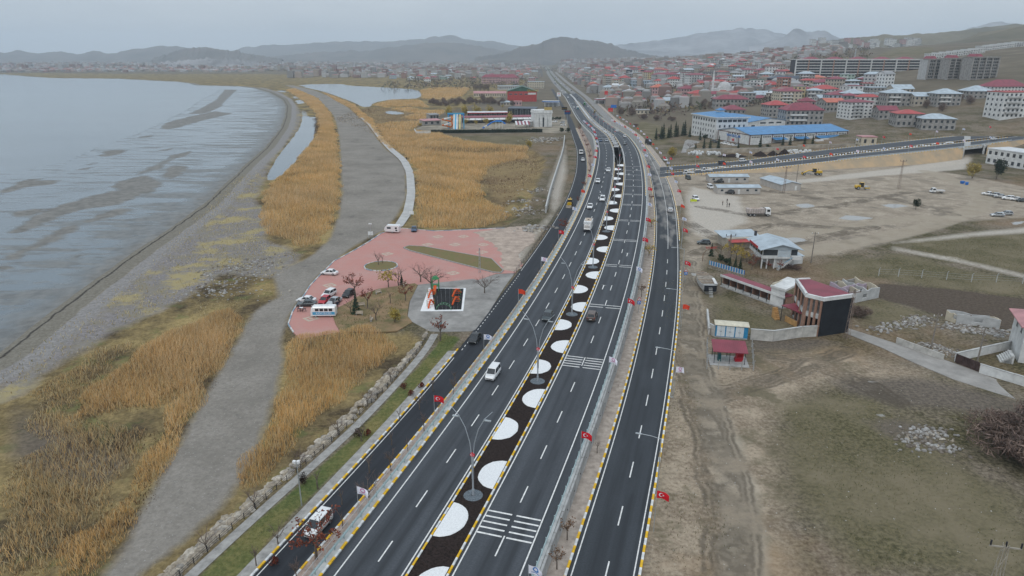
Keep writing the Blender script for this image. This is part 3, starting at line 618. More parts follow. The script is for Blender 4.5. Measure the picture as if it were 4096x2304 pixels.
# ------------------------------------------------------------------ painted markings
def dash_quad(name,curve,off,y,ln,w,zf,m,parent,dz=.045):
 d = float(np.interp(y,YG,curve.D)); h = ln / 2 / math.sqrt(1 + d * d); P = []
 for yy,o in ((y - h,off - w / 2),(y - h,off + w / 2),(y + h,off + w / 2),(y + h,off - w / 2)):
  x_,y_ = curve.at(yy,o); P.append((float(x_),float(y_),float(zf(yy)) + dz))
 return MB().poly(P).build(name,m,parent)
def line_strip(curve,off,ys,w,zf,parent,m=None,dz=.042): return ribbon("edge_line",ys,offs(curve,ys,off - w / 2),offs(curve,ys,off + w / 2),zf,m or M_WHITE,dz,1,parent=parent)
for par,o in ((road_ml,-9.55),(road_ml,-2.62),(road_mr,2.62),(road_mr,9.55)): line_strip(MAIN,o,ysn[ysn < 900],.17,hz,par)
def phase(curve,y0,ya,yb,per):
 a = curve.samples(y0,yb,per); b_ = curve.samples(ya,y0,per); return list(y0 - (a[1:] - y0) if False else a) + [y0 - (y - y0) for y in a[1:] if y0 - (y - y0) > ya]
for par,o,y0 in ((road_ml,-6.05,71.1),(road_mr,6.05,66.0)):
 for y in phase(MAIN,y0,30,560,9.9): dash_quad("lane_dash",MAIN,o,y,3.5,.17,hz,M_WHITE,par)
class Mid:
 def __init__(s,a,b_): s.X = (a.X + b_.X) / 2; s.D = np.gradient(s.X,YG)
 x,at,head,samples = Curve.x,Curve.at,Curve.head,Curve.samples
RFC,LFC = Mid(RF_L,RF_R),Mid(LF_L,LF_R)
for y in phase(RFC,72.4,30,215,10.6):
 if y < 190: dash_quad("lane_dash",RFC,.35,y,4.0,.17,zero,M_WHITE,road_rf)
line_strip(RFC,.35,np.arange(198,430,4.0),.14,zero,road_rf)
_y = rf_y[rf_y < 420]
for c_,s_ in ((RF_L,.5),(RF_R,-.5)):
 line_strip(c_,s_,_y,.15,zero,road_rf)
_y = lf_y[lf_y < 122]; line_strip(LF_L,.45,_y,.13,zero,road_lf)
_y = lf_y[(lf_y > 175) & (lf_y < 560)]; line_strip(LF_L,.5,_y,.13,zero,road_lf); line_strip(LF_R,-.4,lf_y[(lf_y > 230) & (lf_y < 560)],.13,zero,road_lf)
for y in np.arange(124,174,1.75): dash_quad("dotted_line",LF_L,.75,float(y),.85,.16,zero,M_WHITE,road_lf)
# rumble bars across the carriageway going away
for yb,nb,gap in [(69.4,5,.98),(113.0,5,.95)] + [(y,2,1.3) for y in (140.1,167.9,191.0,213.2,234.6,251.3)] + [(y,1,1) for y in (266,279,290,301,311)]:
 for k in range(nb):
  y = yb + (k - (nb - 1) / 2) * gap
  for o in (4.25,7.85): dash_quad("rumble_bar",MAIN,o,y,.26,3.05,hz,M_WHITE,road_mr,.046)
for yb in (395,420,446,476,505,540):
 for o in (-4.25,-7.85): dash_quad("rumble_bar",MAIN,o,yb,.7,3.1,hz,M_WHITE,road_ml,.046)
def arrow(curve,off,y,zf,parent,s=1.0):
 rz = curve.head(y); x_,y_ = curve.at(y,off); m = MB();
 m.poly([(-.09,-2.5,0),(.09,-2.5,0),(.12,.6,0),(-.12,.6,0)]); m.poly([(-.55,.6,0),(.55,.6,0),(0,2.6,0)])
 m.build("lane_arrow",M_WHITE,parent,(float(x_),float(y_),float(zf(y)) + .047),rz)
for o,y in ((4.2,152.5),(7.6,178.5),(4.2,291.5),(7.7,303)): arrow(MAIN,o,y,hz,road_mr)
# half-disc beds of white pebbles along the median, each with a rounded edge
def half_disc(side,y,par,ln=3.6,w=2.9):
 rz = MAIN.head(y); x_,y_ = MAIN.at(y,side * 1.9); P = []
 for k in range(15):
  a = math.pi * k / 14 - math.pi / 2; P.append((-side * w * max(0,math.cos(a)) ** .9 + random.uniform(-.05,.05),ln * math.sin(a) + random.uniform(-.05,.05)))
 r2 = [(x * .86,y * .9) for x,y in P]; mb = MB(); n = len(P)
 mb.loft([[(x,y,0) for x,y in P],[(x * .97,y * .97,.07) for x,y in P],[(x,y,.1) for x,y in r2]],caps=False); mb.poly([(x,y,.1) for x,y in r2])
 mb.build("white_pebble_bed",M_WGRAV,par,(float(x_),float(y_),float(hz(y)) + .118),rz)
DISC = [58.2,68.4,78.3,88.9,98.8,109.3,118.4,128.1,138.5,148.9,159.4,170.0,181.0,192.4,203.4,214.4,225.2,236.4,247.5,258.5,269.5,280.5,291.5,302.5,313]
for i,y in enumerate(DISC): half_disc(1 if i % 2 == 0 else -1,y,median,3.3 if y < 100 else 3.0)
for i,y in enumerate(np.arange(377,640,6.4)):
 rz = MAIN.head(y); x_,y_ = MAIN.at(y,.25 if i % 2 else -.25)
 MB().prism([(-1.55,-.9),(1.35,-.9),(1.55,.8),(-1.35,.8)],0,.1).build("white_pebble_bed",M_WGRAV,median_b,(float(x_),float(y_),float(hz(y)) + .118),rz)
for i,y in enumerate(np.arange(646,1070,11.0)):
 rz = MAIN.head(y); x_,y_ = MAIN.at(y,0)
 MB().prism([(-1.6,-2.6),(1.0,-2.9),(1.6,2.4),(-.9,2.9)],0,.1).build("white_pebble_bed",M_WGRAV,median_b,(float(x_),float(y_),float(hz(y)) + .118),rz)

# ------------------------------------------------------------------ kerbs of yellow and white stones
def _block(m,ln,w,h):
 b_ = MB(); e = .035
 b_.loft([[(-w / 2,-ln / 2,0),(w / 2,-ln / 2,0),(w / 2,ln / 2,0),(-w / 2,ln / 2,0)],[(-w / 2,-ln / 2,h - e),(w / 2,-ln / 2,h - e),(w / 2,ln / 2,h - e),(-w / 2,ln / 2,h - e)],
   [(-w / 2 + e,-ln / 2 + .01,h),(w / 2 - e,-ln / 2 + .01,h),(w / 2 - e,ln / 2 - .01,h),(-w / 2 + e,ln / 2 - .01,h)]])
 return b_.mesh("kerb_stone",m)
KB = {(c_,w): _block(M_YEL if c_ else M_KWH,1.28,w,.24) for c_ in (0,1) for w in (.3,.24)}
def kerb(label,curve,off,y0,y1,zf,w=.3,single=190,step=1.3):
 root = empty("kerb",(0,0,0),label=label,cat="kerb")
 ys = curve.samples(y0,y1,step); far = MB()
 for i,y in enumerate(ys):
  x_,y_ = curve.at(y,off); rz = curve.head(y); z = float(zf(y)) - .02; slope = (float(zf(y + 1)) - float(zf(y - 1))) / 2
  if y < single:
   o = link("kerb_stone",KB[(i % 2,w)],root,(float(x_),float(y_),z),rz); o.rotation_euler = (slope,0,rz)
  else: far.obox(float(x_),float(y_),z + .12,w,step,.24,rz,i % 2)
 if far.v: tag(far.build("kerb_stones",[M_KWH,M_YEL],root),kind="stuff")
 return root
kerb("yellow and white kerb between the lawn pavement and the lakeside frontage road",LF_L,-.12,20,123.5,zero)
kerb("yellow and white kerb along the pink pavement of the lakeside frontage road",LF_R,.12,20,560,zero,single=150)
kerb("yellow and white kerb under the picket fence of the lake-side carriageway",MAIN,-11.0,20,560,hz,single=150)
kerb("yellow and white median kerb facing the oncoming carriageway",MAIN,-2.1,20,321,hz,.24,150)
kerb("yellow and white median kerb facing the carriageway going away",MAIN,2.1,20,321,hz,.24,150)
kerb("yellow and white kerb of the sandy strip beside the town frontage road",RF_L,-.12,20,420,zero,single=170)
kerb("yellow and white kerb at the outer edge of the town frontage road, near part",RF_R,.12,20,176,zero,single=176)
kerb("yellow and white kerb at the outer edge of the town frontage road, far part",RF_R,.12,208,640,zero,single=215)
kerb("far median kerb on the lake side beyond the bridge slot",MAIN,-2.1,372,900,hz,.24,0,1.6); kerb("far median kerb on the town side beyond the bridge slot",MAIN,2.1,372,900,hz,.24,0,1.6)
kerb("far kerb under the parapet of the town-side carriageway over the bridge",MAIN,10.75,250,640,hz,.24,0,1.6)

# ------------------------------------------------------------------ retaining walls of cast panels, guard rails, picket fence
def retaining(label,off,y0,y1,sgn,step=4.0,dots=False):
 root = empty("retaining_wall",label=label,cat="wall")
 ys = MAIN.samples(y0,y1,step)
 for i in range(len(ys) - 1):
  ya,yb = ys[i],ys[i + 1]; P = []; g = .05
  pr = .02 * (i % 2)
  for z in (0,1):
   for yy,o in ((ya + g,off - .15 + pr),(ya + g,off + .15 + pr),(yb - g,off + .15 + pr),(yb - g,off - .15 + pr)):
    x_,y_ = MAIN.at(yy,o); P.append((float(x_),float(y_),-.3 if z == 0 else float(hz(yy)) + .16))
  mb = MB().hexa(P)
  pan = mb.build("wall_panel",M_CONC,root)
  if dots and ya < 150:
   for dz_ in (.55,):
    x_,y_ = MAIN.at((ya + yb) / 2,off + .18); z = float(hz(ya)) * dz_
    MB().obox(0,0,0,.06,.16,.16).build("weep_hole",M_DARK,pan,(float(x_),float(y_),z),MAIN.head(ya))
 return root
retaining("concrete panel retaining wall above the sandy strip on the town side",11.55,20,660,1,dots=True)
retaining("pale concrete retaining wall above the pink pavement on the lake side",-12.0,20,560,-1,6.0)
def guard_rail(label,off,y0,y1,m,h=.75,zf=hz,curve=MAIN,posts_to=190,step=2.0,beam=.3):
 root = empty("guard_rail",label=label,cat="guard rail")
 ys = np.arange(y0,y1,2.5); R_ = []
 for y in ys:
  x_,y_ = curve.at(y,off); d = float(np.interp(y,YG,curve.D)); L = math.sqrt(1 + d * d); z = float(zf(y)) + h; r = []
  for o,dz_ in ((-.02,-beam / 2),(.05,-beam / 3),(-.01,0),(.05,beam / 3),(-.02,beam / 2),(-.05,beam / 2),(-.05,-beam / 2)):
   r.append((float(x_) + o / L,float(y_) - o * d / L,z + dz_))
  R_.append(r)
 MB().loft(R_).build("beam",m,root)
 pm = MB().box(-.06,.06,-.05,.05,0,h + .1).mesh("post",m)
 for y in curve.samples(y0,min(y1,posts_to),step):
  x_,y_ = curve.at(y,off - .12); link("post",pm,root,(float(x_),float(y_),float(zf(y)) + .1),curve.head(y))
 return root
guard_rail("teal steel guard rail on top of the town-side retaining wall",11.1,20,660,M_TEAL)
guard_rail("steel guard rail between picket fence and oncoming carriageway",-11.45,20,560,M_TEAL)
def picket_fence(label,off,y0,y1,m,h=1.05):
 root = empty("picket_fence",label=label,cat="fence")
 ys = np.arange(y0,y1,2.5)
 for dz_ in (.12,h):
  MB().tube([(*map(float,MAIN.at(y,off)),float(hz(y)) + .15 + dz_) for y in ys],.035,4).build("rail",m,root)
 pm = MB().box(-.035,.035,-.035,.035,0,h + .12).mesh("post",m)
 for y in MAIN.samples(y0,min(y1,260),2.4): link("post",pm,root,(*map(float,MAIN.at(y,off)),float(hz(y)) + .15))
 pk = MB()
 for y in MAIN.samples(y0,min(y1,150),.24):
  x_,y_ = map(float,MAIN.at(y,off)); z = float(hz(y)) + .27; s = .016
  pk.quad((x_ - s,y_,z),(x_ + s,y_,z),(x_ + s,y_,z + h - .12),(x_ - s,y_,z + h - .12)); pk.quad((x_,y_ - s,z),(x_,y_ + s,z),(x_,y_ + s,z + h - .12),(x_,y_ - s,z + h - .12))
 tag(pk.build("pickets",m,root),kind="stuff")
 return root
M_PICK = mat("pale_grey_fence_paint",(.52,.52,.52),.5,.12,2,metal=.2)
picket_fence("pale metal picket fence on the lake-side retaining wall",-12.0,20,420,M_PICK)

ORD = "first second third fourth fifth sixth seventh eighth ninth tenth eleventh twelfth thirteenth fourteenth fifteenth sixteenth seventeenth eighteenth nineteenth twentieth twenty-first twenty-second twenty-third twenty-fourth twenty-fifth twenty-sixth twenty-seventh twenty-eighth twenty-ninth thirtieth".split()
# ------------------------------------------------------------------ lakeside square: red pavers, lawns, playground pad
def Z3(x,y): return (1100 + .4658 * x,860 + .4658 * y)
def sheet(name,pts,z,m,kind="structure",th=0.0,rough=0.0):
 pl = []
 n = len(pts)
 for i in range(n):
  a,b_ = pts[i],pts[(i + 1) % n]; k = max(1,int(math.hypot(b_[0] - a[0],b_[1] - a[1]) / 1.2)) if rough else 1
  for j in range(k):
   t = j / k; pl.append((a[0] + (b_[0] - a[0]) * t + random.uniform(-rough,rough),a[1] + (b_[1] - a[1]) * t + random.uniform(-rough,rough)))
 mb = MB().prism(pl,z - th - .25,z)
 return tag(mb.build(name,m),kind=kind)
def paver_mat():
 m,n,l,b = newmat("red_pavers"); geo = n.new("ShaderNodeNewGeometry")
 br = n.new("ShaderNodeTexBrick"); br.inputs['Scale'].default_value = 2.2; br.inputs['Color1'].default_value = (.50,.225,.185,1); br.inputs['Color2'].default_value = (.44,.205,.175,1); br.inputs['Mortar'].default_value = (.42,.24,.21,1); br.inputs['Mortar Size'].default_value = .012
 l.new(geo.outputs['Position'],br.inputs['Vector'])
 n1 = n.new("ShaderNodeTexNoise"); n1.inputs['Scale'].default_value = .13; n1.inputs['Detail'].default_value = 7; n1.inputs['Roughness'].default_value = .7; l.new(geo.outputs['Position'],n1.inputs['Vector'])
 mr = n.new("ShaderNodeMapRange"); mr.inputs[1].default_value = .45; mr.inputs[2].default_value = .75; mr.inputs[4].default_value = .7; l.new(n1.outputs[0],mr.inputs[0])
 mx = n.new("ShaderNodeMix"); mx.data_type = 'RGBA'; l.new(mr.outputs[0],mx.inputs[0]); l.new(br.outputs[0],mx.inputs[6]); mx.inputs[7].default_value = (.42,.30,.26,1)
 l.new(mx.outputs[2],b.inputs['Base Color']); b.inputs['Roughness'].default_value = .85
 return m
M_RED = paver_mat(); M_LAWN = mat("park_lawn",(.12,.115,.045),.95,.4,.5,c2=(.2,.14,.07),bump=.8,fine=6); M_GARD = mat("park_bare_soil",(.24,.155,.09),.95,.35,.25,c2=(.13,.12,.05),bump=.7,fine=5)
M_PAD = mat("worn_grey_asphalt",(.30,.285,.265),.9,.22,.25,bump=.3); M_DUST = mat("spilled_sand",(.44,.35,.285),.95,.2,.4,bump=.4)
Q = lambda L: [G(*Z3(x,y)) for x,y in L]
RED = Q([(115,935),(150,835),(190,770),(250,690),(300,610),(370,535),(440,465),(510,395),(560,370),(690,300),(800,235),(910,160),(940,150),(1070,115),(1220,125),(1370,140),(1600,130),(1970,115),(2070,120),(2130,200),(2060,340),(2130,430),(2060,500),(1900,505),(1740,560),(1230,600),(880,640),(720,700),(600,770),(540,800),(500,880),(530,950),(560,1005),(420,1030),(220,1065),(160,1010),(120,950)])
sheet("plaza_red_paving",RED,.05,M_RED)
sheet("plaza_asphalt_pad",Q([(1230,600),(1700,550),(1740,560),(1900,510),(2060,500),(1970,620),(1840,830),(1722,985),(1690,1000),(1420,1005),(1330,1000),(1180,920),(1140,870),(1160,740),(1210,640)]),.06,M_PAD)
sheet("spilled_sand_patch",Q([(1700,150),(1970,112),(2150,90),(2230,170),(2230,240),(2070,335),(2130,425),(2060,490),(1960,470),(1930,330),(1850,230)]),.075,M_DUST,rough=.8)
garden = sheet("park_garden_lawn",Q([(540,800),(600,770),(720,700),(880,640),(1200,590),(1225,605),(1200,660),(1150,760),(1135,870),(1180,925),(1050,1000),(900,1010),(600,1010),(560,1005),(520,940),(500,880)]),.16,M_GARD)
sheet("wedge_lawn",Q([(1105,285),(1150,268),(1280,275),(1560,325),(1860,380),(1960,480),(1940,500),(1870,495),(1500,400),(1160,310)]),.22,M_LAWN)
_c = Q([(910,442)])[0]; sheet("round_lawn_island",[(_c[0] + 4.4 * math.cos(a),_c[1] + 4.4 * math.sin(a)) for a in np.linspace(0,6.28,25)[:-1]],.22,M_LAWN)
M_CREAM = mat("cream_pavers",(.50,.42,.33),.9,.15,1)
for k,(x,y) in enumerate([(965,335),(470,605),(1400,187),(1620,185),(1310,255),(1545,255),(1790,255),(310,890),(1530,500),(1780,320)]):
 c_ = Q([(x,y)])[0]; mb = MB(); s = 1.9
 mb.prism([(c_[0] - s,c_[1]),(c_[0],c_[1] - s),(c_[0] + s,c_[1]),(c_[0],c_[1] + s)],0,.056); s = 1.1
 mb.prism([(c_[0] - s,c_[1]),(c_[0],c_[1] - s),(c_[0] + s,c_[1]),(c_[0],c_[1] + s)],0,.060,1); s = .55
 mb.prism([(c_[0] - s,c_[1]),(c_[0],c_[1] - s),(c_[0] + s,c_[1]),(c_[0],c_[1] + s)],0,.064,0)
 tag(mb.build("paving_motif",[M_CREAM,M_RED]),kind="structure")
# kerb stones of the square, white and pale blue
M_KBL = mat("kerb_pale_blue",(.32,.42,.50),.8,.25,1.2)
def poly_kerb(label,pts,z,mats,w=.28,h=.3,step=1.0,closed=False):
 root = empty("kerb",label=label,cat="kerb"); ms = [MB().box(-step / 2 + .02,step / 2 - .02,-w / 2,w / 2,0,h).mesh("kerb_stone",m_) for m_ in mats]
 pts = list(pts) + ([pts[0]] if closed else []); k = 0
 for a,b_ in zip(pts[:-1],pts[1:]):
  L = math.hypot(b_[0] - a[0],b_[1] - a[1]); n = max(1,round(L / step)); rz = math.atan2(b_[1] - a[1],b_[0] - a[0])
  for i in range(n):
   t = (i + .5) / n; link("kerb_stone",ms[(k // 2) % len(ms)],root,(a[0] + (b_[0] - a[0]) * t,a[1] + (b_[1] - a[1]) * t,z),rz); k += 1
 return root
poly_kerb("white and pale blue kerb along the lake edge of the red square",RED[-2:] + RED[:14],-.1,[M_KWH,M_KBL],step=1.3)
poly_kerb("white kerb between the red square and the reed bed",RED[13:18],-.1,[M_KWH,M_KBL],step=1.5)
poly_kerb("pale kerb around the round grass island",[(_c[0] + 4.5 * math.cos(a),_c[1] + 4.5 * math.sin(a)) for a in np.linspace(0,6.28,24)[:-1]],0,[M_KWH,M_KBL],closed=True)
poly_kerb("grey kerb around the long wedge lawn",Q([(1105,285),(1150,268),(1280,275),(1560,325),(1860,380),(1960,480),(1940,500),(1870,495),(1500,400),(1160,310)]),0,[M_CONC],closed=True,step=1.4)

# ------------------------------------------------------------------ rock revetment below the footpath, its railing
def rock_mesh(seed,m):
 r = random.Random(seed); mb = MB(); rings = []
 sx,sy,sz = r.uniform(.8,1.3),r.uniform(.65,1.0),r.uniform(.5,.8)
 for i,(ph,k) in enumerate(((0.25,.55),(.8,.95),(1.35,1.0),(2.0,.8),(2.75,.38))):
  rings.append([(sx * k * math.cos(a) * r.uniform(.78,1.15),sy * k * math.sin(a) * r.uniform(.78,1.15),-sz * math.cos(ph) * r.uniform(.85,1.1)) for a in [2 * math.pi * j / 7 + r.uniform(-.2,.2) for j in range(7)]])
 return mb.loft(rings).mesh("rock",m)
M_ROCK = [mat("limestone_%d" % i,c_,.95,.3,1.4,bump=.7,fine=5) for i,c_ in enumerate([(.42,.36,.28),(.36,.31,.245),(.48,.43,.36),(.33,.30,.26)])]
ROCKS = [rock_mesh(i,M_ROCK[i % 4]) for i in range(14)]
rev = empty("rock_revetment",label="sloping revetment of pale limestone boulders below the footpath railing",cat="rock bank")
cand = []
for k in range(620):
 y = random.uniform(38,134); x = float(np.interp(y,_py,_px)); o = random.uniform(0,1); w = 3.1 if y > 60 else 3.6
 if y > 118: w = 2.0
 cand.append((x - 1.75 - o * w,y,-.25 - o * 1.35,random.uniform(.38,.95) * (1.15 if y < 75 else .92)))
cand.sort(key=lambda c_: -c_[3]); rub = MB()
for i,(x,y,z,s) in enumerate(cand):
 if i < 300:
  o = link("rock",ROCKS[i % 14],rev,(x,y,z + .1),random.uniform(0,6.28),(s,s,s * random.uniform(.75,1.1))); o.rotation_euler = (random.uniform(-.4,.4),random.uniform(-.4,.4),random.uniform(0,6.28))
 else: rub.ball((x,y,z + .05),s * .8,6,4,i % 4,(random.uniform(.8,1.3),random.uniform(.7,1.1),random.uniform(.6,.9)))
tag(rub.build("small_rocks",M_ROCK,rev),kind="stuff")
# loose rocks heaped at the square's north corner and along the aquapark bank
def rock_heap(label,pts,n,s0,s1,spread,mset,name="rock_pile",cat="rock pile",zadd=0.0,single=40):
 root = empty(name,label=label,cat=cat); st = MB()
 for i in range(n):
  a = random.choice(pts); x,y = a[0] + random.gauss(0,spread),a[1] + random.gauss(0,spread * .7); s = random.uniform(s0,s1); z = ground_z(x,y) + zadd
  if i < single:
   o = link("rock",ROCKS[i % 14],root,(x,y,z + s * .25),random.uniform(0,6.28),s); o.rotation_euler = (random.uniform(-.4,.4),random.uniform(-.4,.4),random.uniform(0,6.28))
  else: st.ball((x,y,z + s * .2),s,6,4,i % len(mset),(random.uniform(.8,1.3),random.uniform(.7,1.2),random.uniform(.4,.9)))
 if st.v: tag(st.build("small_rocks",mset,root),kind="stuff")
 return root
M_RUB = [mat("rubble_%d" % i,c_,.95,.25,1.5) for i,c_ in enumerate([(.40,.385,.365),(.29,.27,.245),(.20,.17,.14)])]
rock_heap("heap of pale broken rock beside the railing at the far corner of the red square",Q([(2240,120),(2280,110),(2200,130)]),120,.25,.8,2.2,M_RUB)
rock_heap("long tip of broken white rock on the bank below the water park",[G(x,y) for x,y in ((1740,575),(1780,580),(1800,570),(1765,562),(1720,560))],260,.3,.9,5,M_RUB,single=30)
rock_heap("tip of white rock at the right end of the water park bank",[G(x,y) for x,y in ((2140,570),(2175,562),(2200,555))],170,.3,.9,5,M_RUB,single=30)
rock_heap("scatter of white stones on the shore flats beside the grey track",GP(PP([(590,680),(620,670),(600,700),(570,720),(640,660),(555,735)]),-1.6),420,.1,.42,5,M_RUB,zadd=.0,single=30)
rock_heap("spoil heap of rubble and weeds by the frontage road bend",[G(x,y) for x,y in ((2085,830),(2100,800),(2110,850),(2150,760))],150,.2,.7,4,M_RUB,single=30)
def railing(label,pts,m,h=.9,step=2.2,nr=3,name="railing",cat="railing"):
 root = empty(name,label=label,cat=cat)
 pm = MB().box(-.04,.04,-.04,.04,0,h + .05).mesh("post",m)
 for a,b_ in zip(pts[:-1],pts[1:]):
  L = math.hypot(b_[0] - a[0],b_[1] - a[1]); n = max(1,round(L / step))
  for i in range(n):
   t = i / n; link("post",pm,root,tuple(a[k] + (b_[k] - a[k]) * t for k in range(3)))
 for i in range(nr):
  z = h * (i + 1) / nr; MB().tube([(x,y,zz + z) for x,y,zz in pts],.03,4).build("rail",m,root)
 return root
railing("thin dark metal railing between the footpath and the rock revetment",[(float(x) - 1.05,float(y),.05) for x,y in zip(_px[::3],_py[::3])],M_DARK)
railing("black railing on the lake side of the frontage road past the red square",[(float(LF_L.x(y)) - .5,float(y),.05) for y in np.arange(172,262,3)],M_DARK,1.1)

# ------------------------------------------------------------------ reeds and dead grass
T_REED = attr_mat("reed_straw",.85,.05)
_n,_k = T_REED.node_tree.nodes,T_REED.node_tree.links; _t = _n.new("ShaderNodeBsdfTranslucent"); _x = _n.new("ShaderNodeMixShader"); _x.inputs[0].default_value = .38
_pr = next(q for q in _n if q.type == 'BSDF_PRINCIPLED'); _at = next(q for q in _n if q.type == 'ATTRIBUTE'); _ou = next(q for q in _n if q.type == 'OUTPUT_MATERIAL')
_k.new(_at.outputs['Color'],_t.inputs[0]); _k.new(_pr.outputs[0],_x.inputs[1]); _k.new(_t.outputs[0],_x.inputs[2]); _k.new(_x.outputs[0],_ou.inputs[0])
def blades(name,polys,dens,h,w,cols,seed,lean=.25,zoff=-.02,avoid=None,thin=None,clump=.7):
 r = np.random.default_rng(seed); P = []
 for q in polys:
  lo,hi = np.min(q,0),np.max(q,0); n = int((hi[0] - lo[0]) * (hi[1] - lo[1]) * dens); pts = lo + r.random((n,2)) * (hi - lo)
  s = sdf(q,pts[:,0],pts[:,1]) + wob(pts[:,0],pts[:,1],3.1,seed) * 1.8; ok = s > 0
  if thin is not None: ok &= (wob(pts[:,0],pts[:,1],thin,seed + 5) > r.uniform(-1.2,.35,n))
  P.append(np.column_stack([pts[ok],s[ok]]))
 P = np.concatenate(P); n = len(P); edge_ = np.clip(P[:,2] / 3.5 + .3,.3,1)
 z0 = ground_zv(P[:,0],P[:,1]) + zoff
 patch = wob(P[:,0],P[:,1],5.2,seed) * .5 + .5; big_ = wob(P[:,0],P[:,1],17,seed + 2) * .5 + .5; hh = h * edge_ * (.45 + .3 * patch + .25 * big_ + r.uniform(-.22,.3,n)); ww = w * r.uniform(.6,1.4,n)
 az = r.uniform(0,6.28,n); ca,sa = np.cos(az) * ww,np.sin(az) * ww
 wind = np.stack([.55 * np.ones(n),.15 * np.ones(n)],1) * lean * .6 + r.normal(0,lean,(n,2)); lx,ly = wind[:,0] * hh,wind[:,1] * hh
 b0 = np.stack([P[:,0] - ca,P[:,1] - sa,z0],1); b1 = np.stack([P[:,0] + ca,P[:,1] + sa,z0],1)
 m0 = np.stack([P[:,0] - ca * .8 + lx * .45,P[:,1] - sa * .8 + ly * .45,z0 + hh * .62],1); m1 = np.stack([P[:,0] + ca * .8 + lx * .45,P[:,1] + sa * .8 + ly * .45,z0 + hh * .62],1)
 tp = np.stack([P[:,0] + lx,P[:,1] + ly,z0 + hh],1)
 V = np.stack([b0,b1,m1,m0,tp],1).reshape(-1,3); k = np.arange(n) * 5
 F = np.concatenate([np.stack([k,k + 1,k + 2],1),np.stack([k,k + 2,k + 3],1),np.stack([k + 3,k + 2,k + 4],1)])
 C = np.asarray(cols)[r.integers(0,len(cols),n)] * r.uniform(.8,1.2,(n,1)) * (.86 + .28 * patch[:,None]); gr_ = C.mean(1,keepdims=True) * np.array([1.12,1.0,.82]); C = C + (gr_ - C) * (.3 * big_[:,None] * r.uniform(.3,1.2,(n,1))); T = np.repeat(C,5,0)
 return tag(link(name,npmesh(name,V,F,T_REED,tint=np.clip(T,0,1))),kind="stuff")
GOLD = [(.74,.465,.18),(.66,.395,.14),(.78,.55,.27),(.56,.32,.11),(.78,.60,.35)]
PALEG = [(.58,.46,.26),(.50,.39,.2),(.64,.54,.33),(.42,.31,.15)]
BROWN = [(.13,.075,.04),(.19,.11,.055),(.085,.055,.03),(.26,.16,.075)]
LZ = -1.5
R1 = GP(PP([(735,605),(660,590),(655,500),(690,455),(740,410),(770,370),(800,330),(795,285),(765,255),(720,226),(745,224),(800,248),(832,285),(848,340),(855,420),(856,480),(845,555),(805,612),(765,625)]),LZ)
R2 = GP(PP([(1058,572),(1046,545),(1044,470),(1046,425),(1012,388),(968,352),(948,318),(985,330),(1030,330),(1110,345),(1170,365),(1260,375),(1330,380),(1325,400),(1280,405),(1230,420),(1205,460),(1220,500),(1280,530),(1272,556),(1190,578)]),LZ)
R2b = GP([(1290,368),(1355,393),(1420,420),(1450,450),(1495,480),(1505,515),(1540,560),(1580,590),(1560,600),(1520,565),(1480,505),(1440,470),(1400,432),(1340,402)],LZ)
R2c = [GP(q,LZ) for q in ([(1490,420),(1560,402),(1680,400),(1720,430),(1640,425),(1540,430)],[(1560,435),(1640,430),(1720,445),(1780,440),(1760,470),(1640,480),(1610,470),(1660,455)],[(1680,362),(1740,350),(1880,352),(1850,385),(1780,400),(1690,395)],[(1500,500),(1560,490),(1700,485),(1690,505),(1600,530),(1540,545)])]
R3a = GP(PP([(300,1400),(240,1449),(150,1449),(170,1380),(250,1310),(320,1250),(350,1180),(410,1090),(450,1000),(390,1020),(250,1050),(170,1060),(220,980),(330,900),(430,830),(500,810),(590,762),(625,800),(575,880),(515,990),(445,1110),(372,1240)]),LZ)
R3b = GP(PP([(0,1449),(0,1230),(60,1150),(140,1110),(60,1060),(110,960),(240,880),(330,860),(250,960),(170,1040),(300,1060),(380,1080),(330,1180),(250,1290),(150,1400),(130,1449)]),LZ)
R4 = GP(PP([(722,872),(760,852),(850,850),(940,835),(1000,878),(985,912),(905,965),(800,1045),(705,1150),(640,1225),(592,1240),(612,1180),(682,1030),(716,930)]),LZ)
R5 = [GP(PP(q),LZ) for q in ([(655,760),(650,735),(690,725),(715,745),(700,765)],[(590,610),(640,585),(690,590),(690,612),(640,625)],[(770,640),(700,655),(720,630),(760,625)],[(470,800),(500,750),(540,760),(600,735),(640,755),(560,800)],[(440,720),(520,670),(590,640),(620,650),(540,710),(470,750)])]
blades("reed_bed_tall_by_pond",[R1],7,2.3,.042,GOLD,1)
blades("reed_bed_tall_inland",[R2,R2b],5.5,2.3,.05,GOLD,2)
blades("reed_bed_far_lagoon",R2c,1.1,2.2,.14,GOLD,3)
blades("reed_bed_front",[R3a],19,2.0,.027,GOLD,4,.3)
blades("reed_bed_front_pale",[R3b],15,1.45,.027,PALEG + GOLD[:3],5,.35,thin=6.0)
blades("dead_grass_dark_front",[R3b,R3a],5,.55,.05,BROWN,6,.5)
blades("reed_bed_rocks",[R4],19,2.0,.027,GOLD,7,.22)
blades("dry_grass_shore",R5 + [SHORE_GRAVEL],1.3,.6,.07,PALEG + [(.3,.27,.1)],8,.4,thin=7.0)
blades("brown_sedge_pond_edge",[GP([(1107,722),(1135,700),(1172,659),(1214,608),(1252,580),(1275,590),(1240,640),(1190,700),(1140,740)],LZ),GP([(1240,470),(1290,470),(1290,540),(1262,560)],LZ)],2,1.1,.1,BROWN,9)
blades("marsh_grass",[MARSH],.5,.7,.12,BROWN + PALEG[:1],10,.4,thin=9.0)
blades("lawn_grass",[LAWN],16,.16,.03,[(.10,.125,.04),(.15,.15,.05),(.07,.095,.03),(.24,.2,.08)],12,.5)
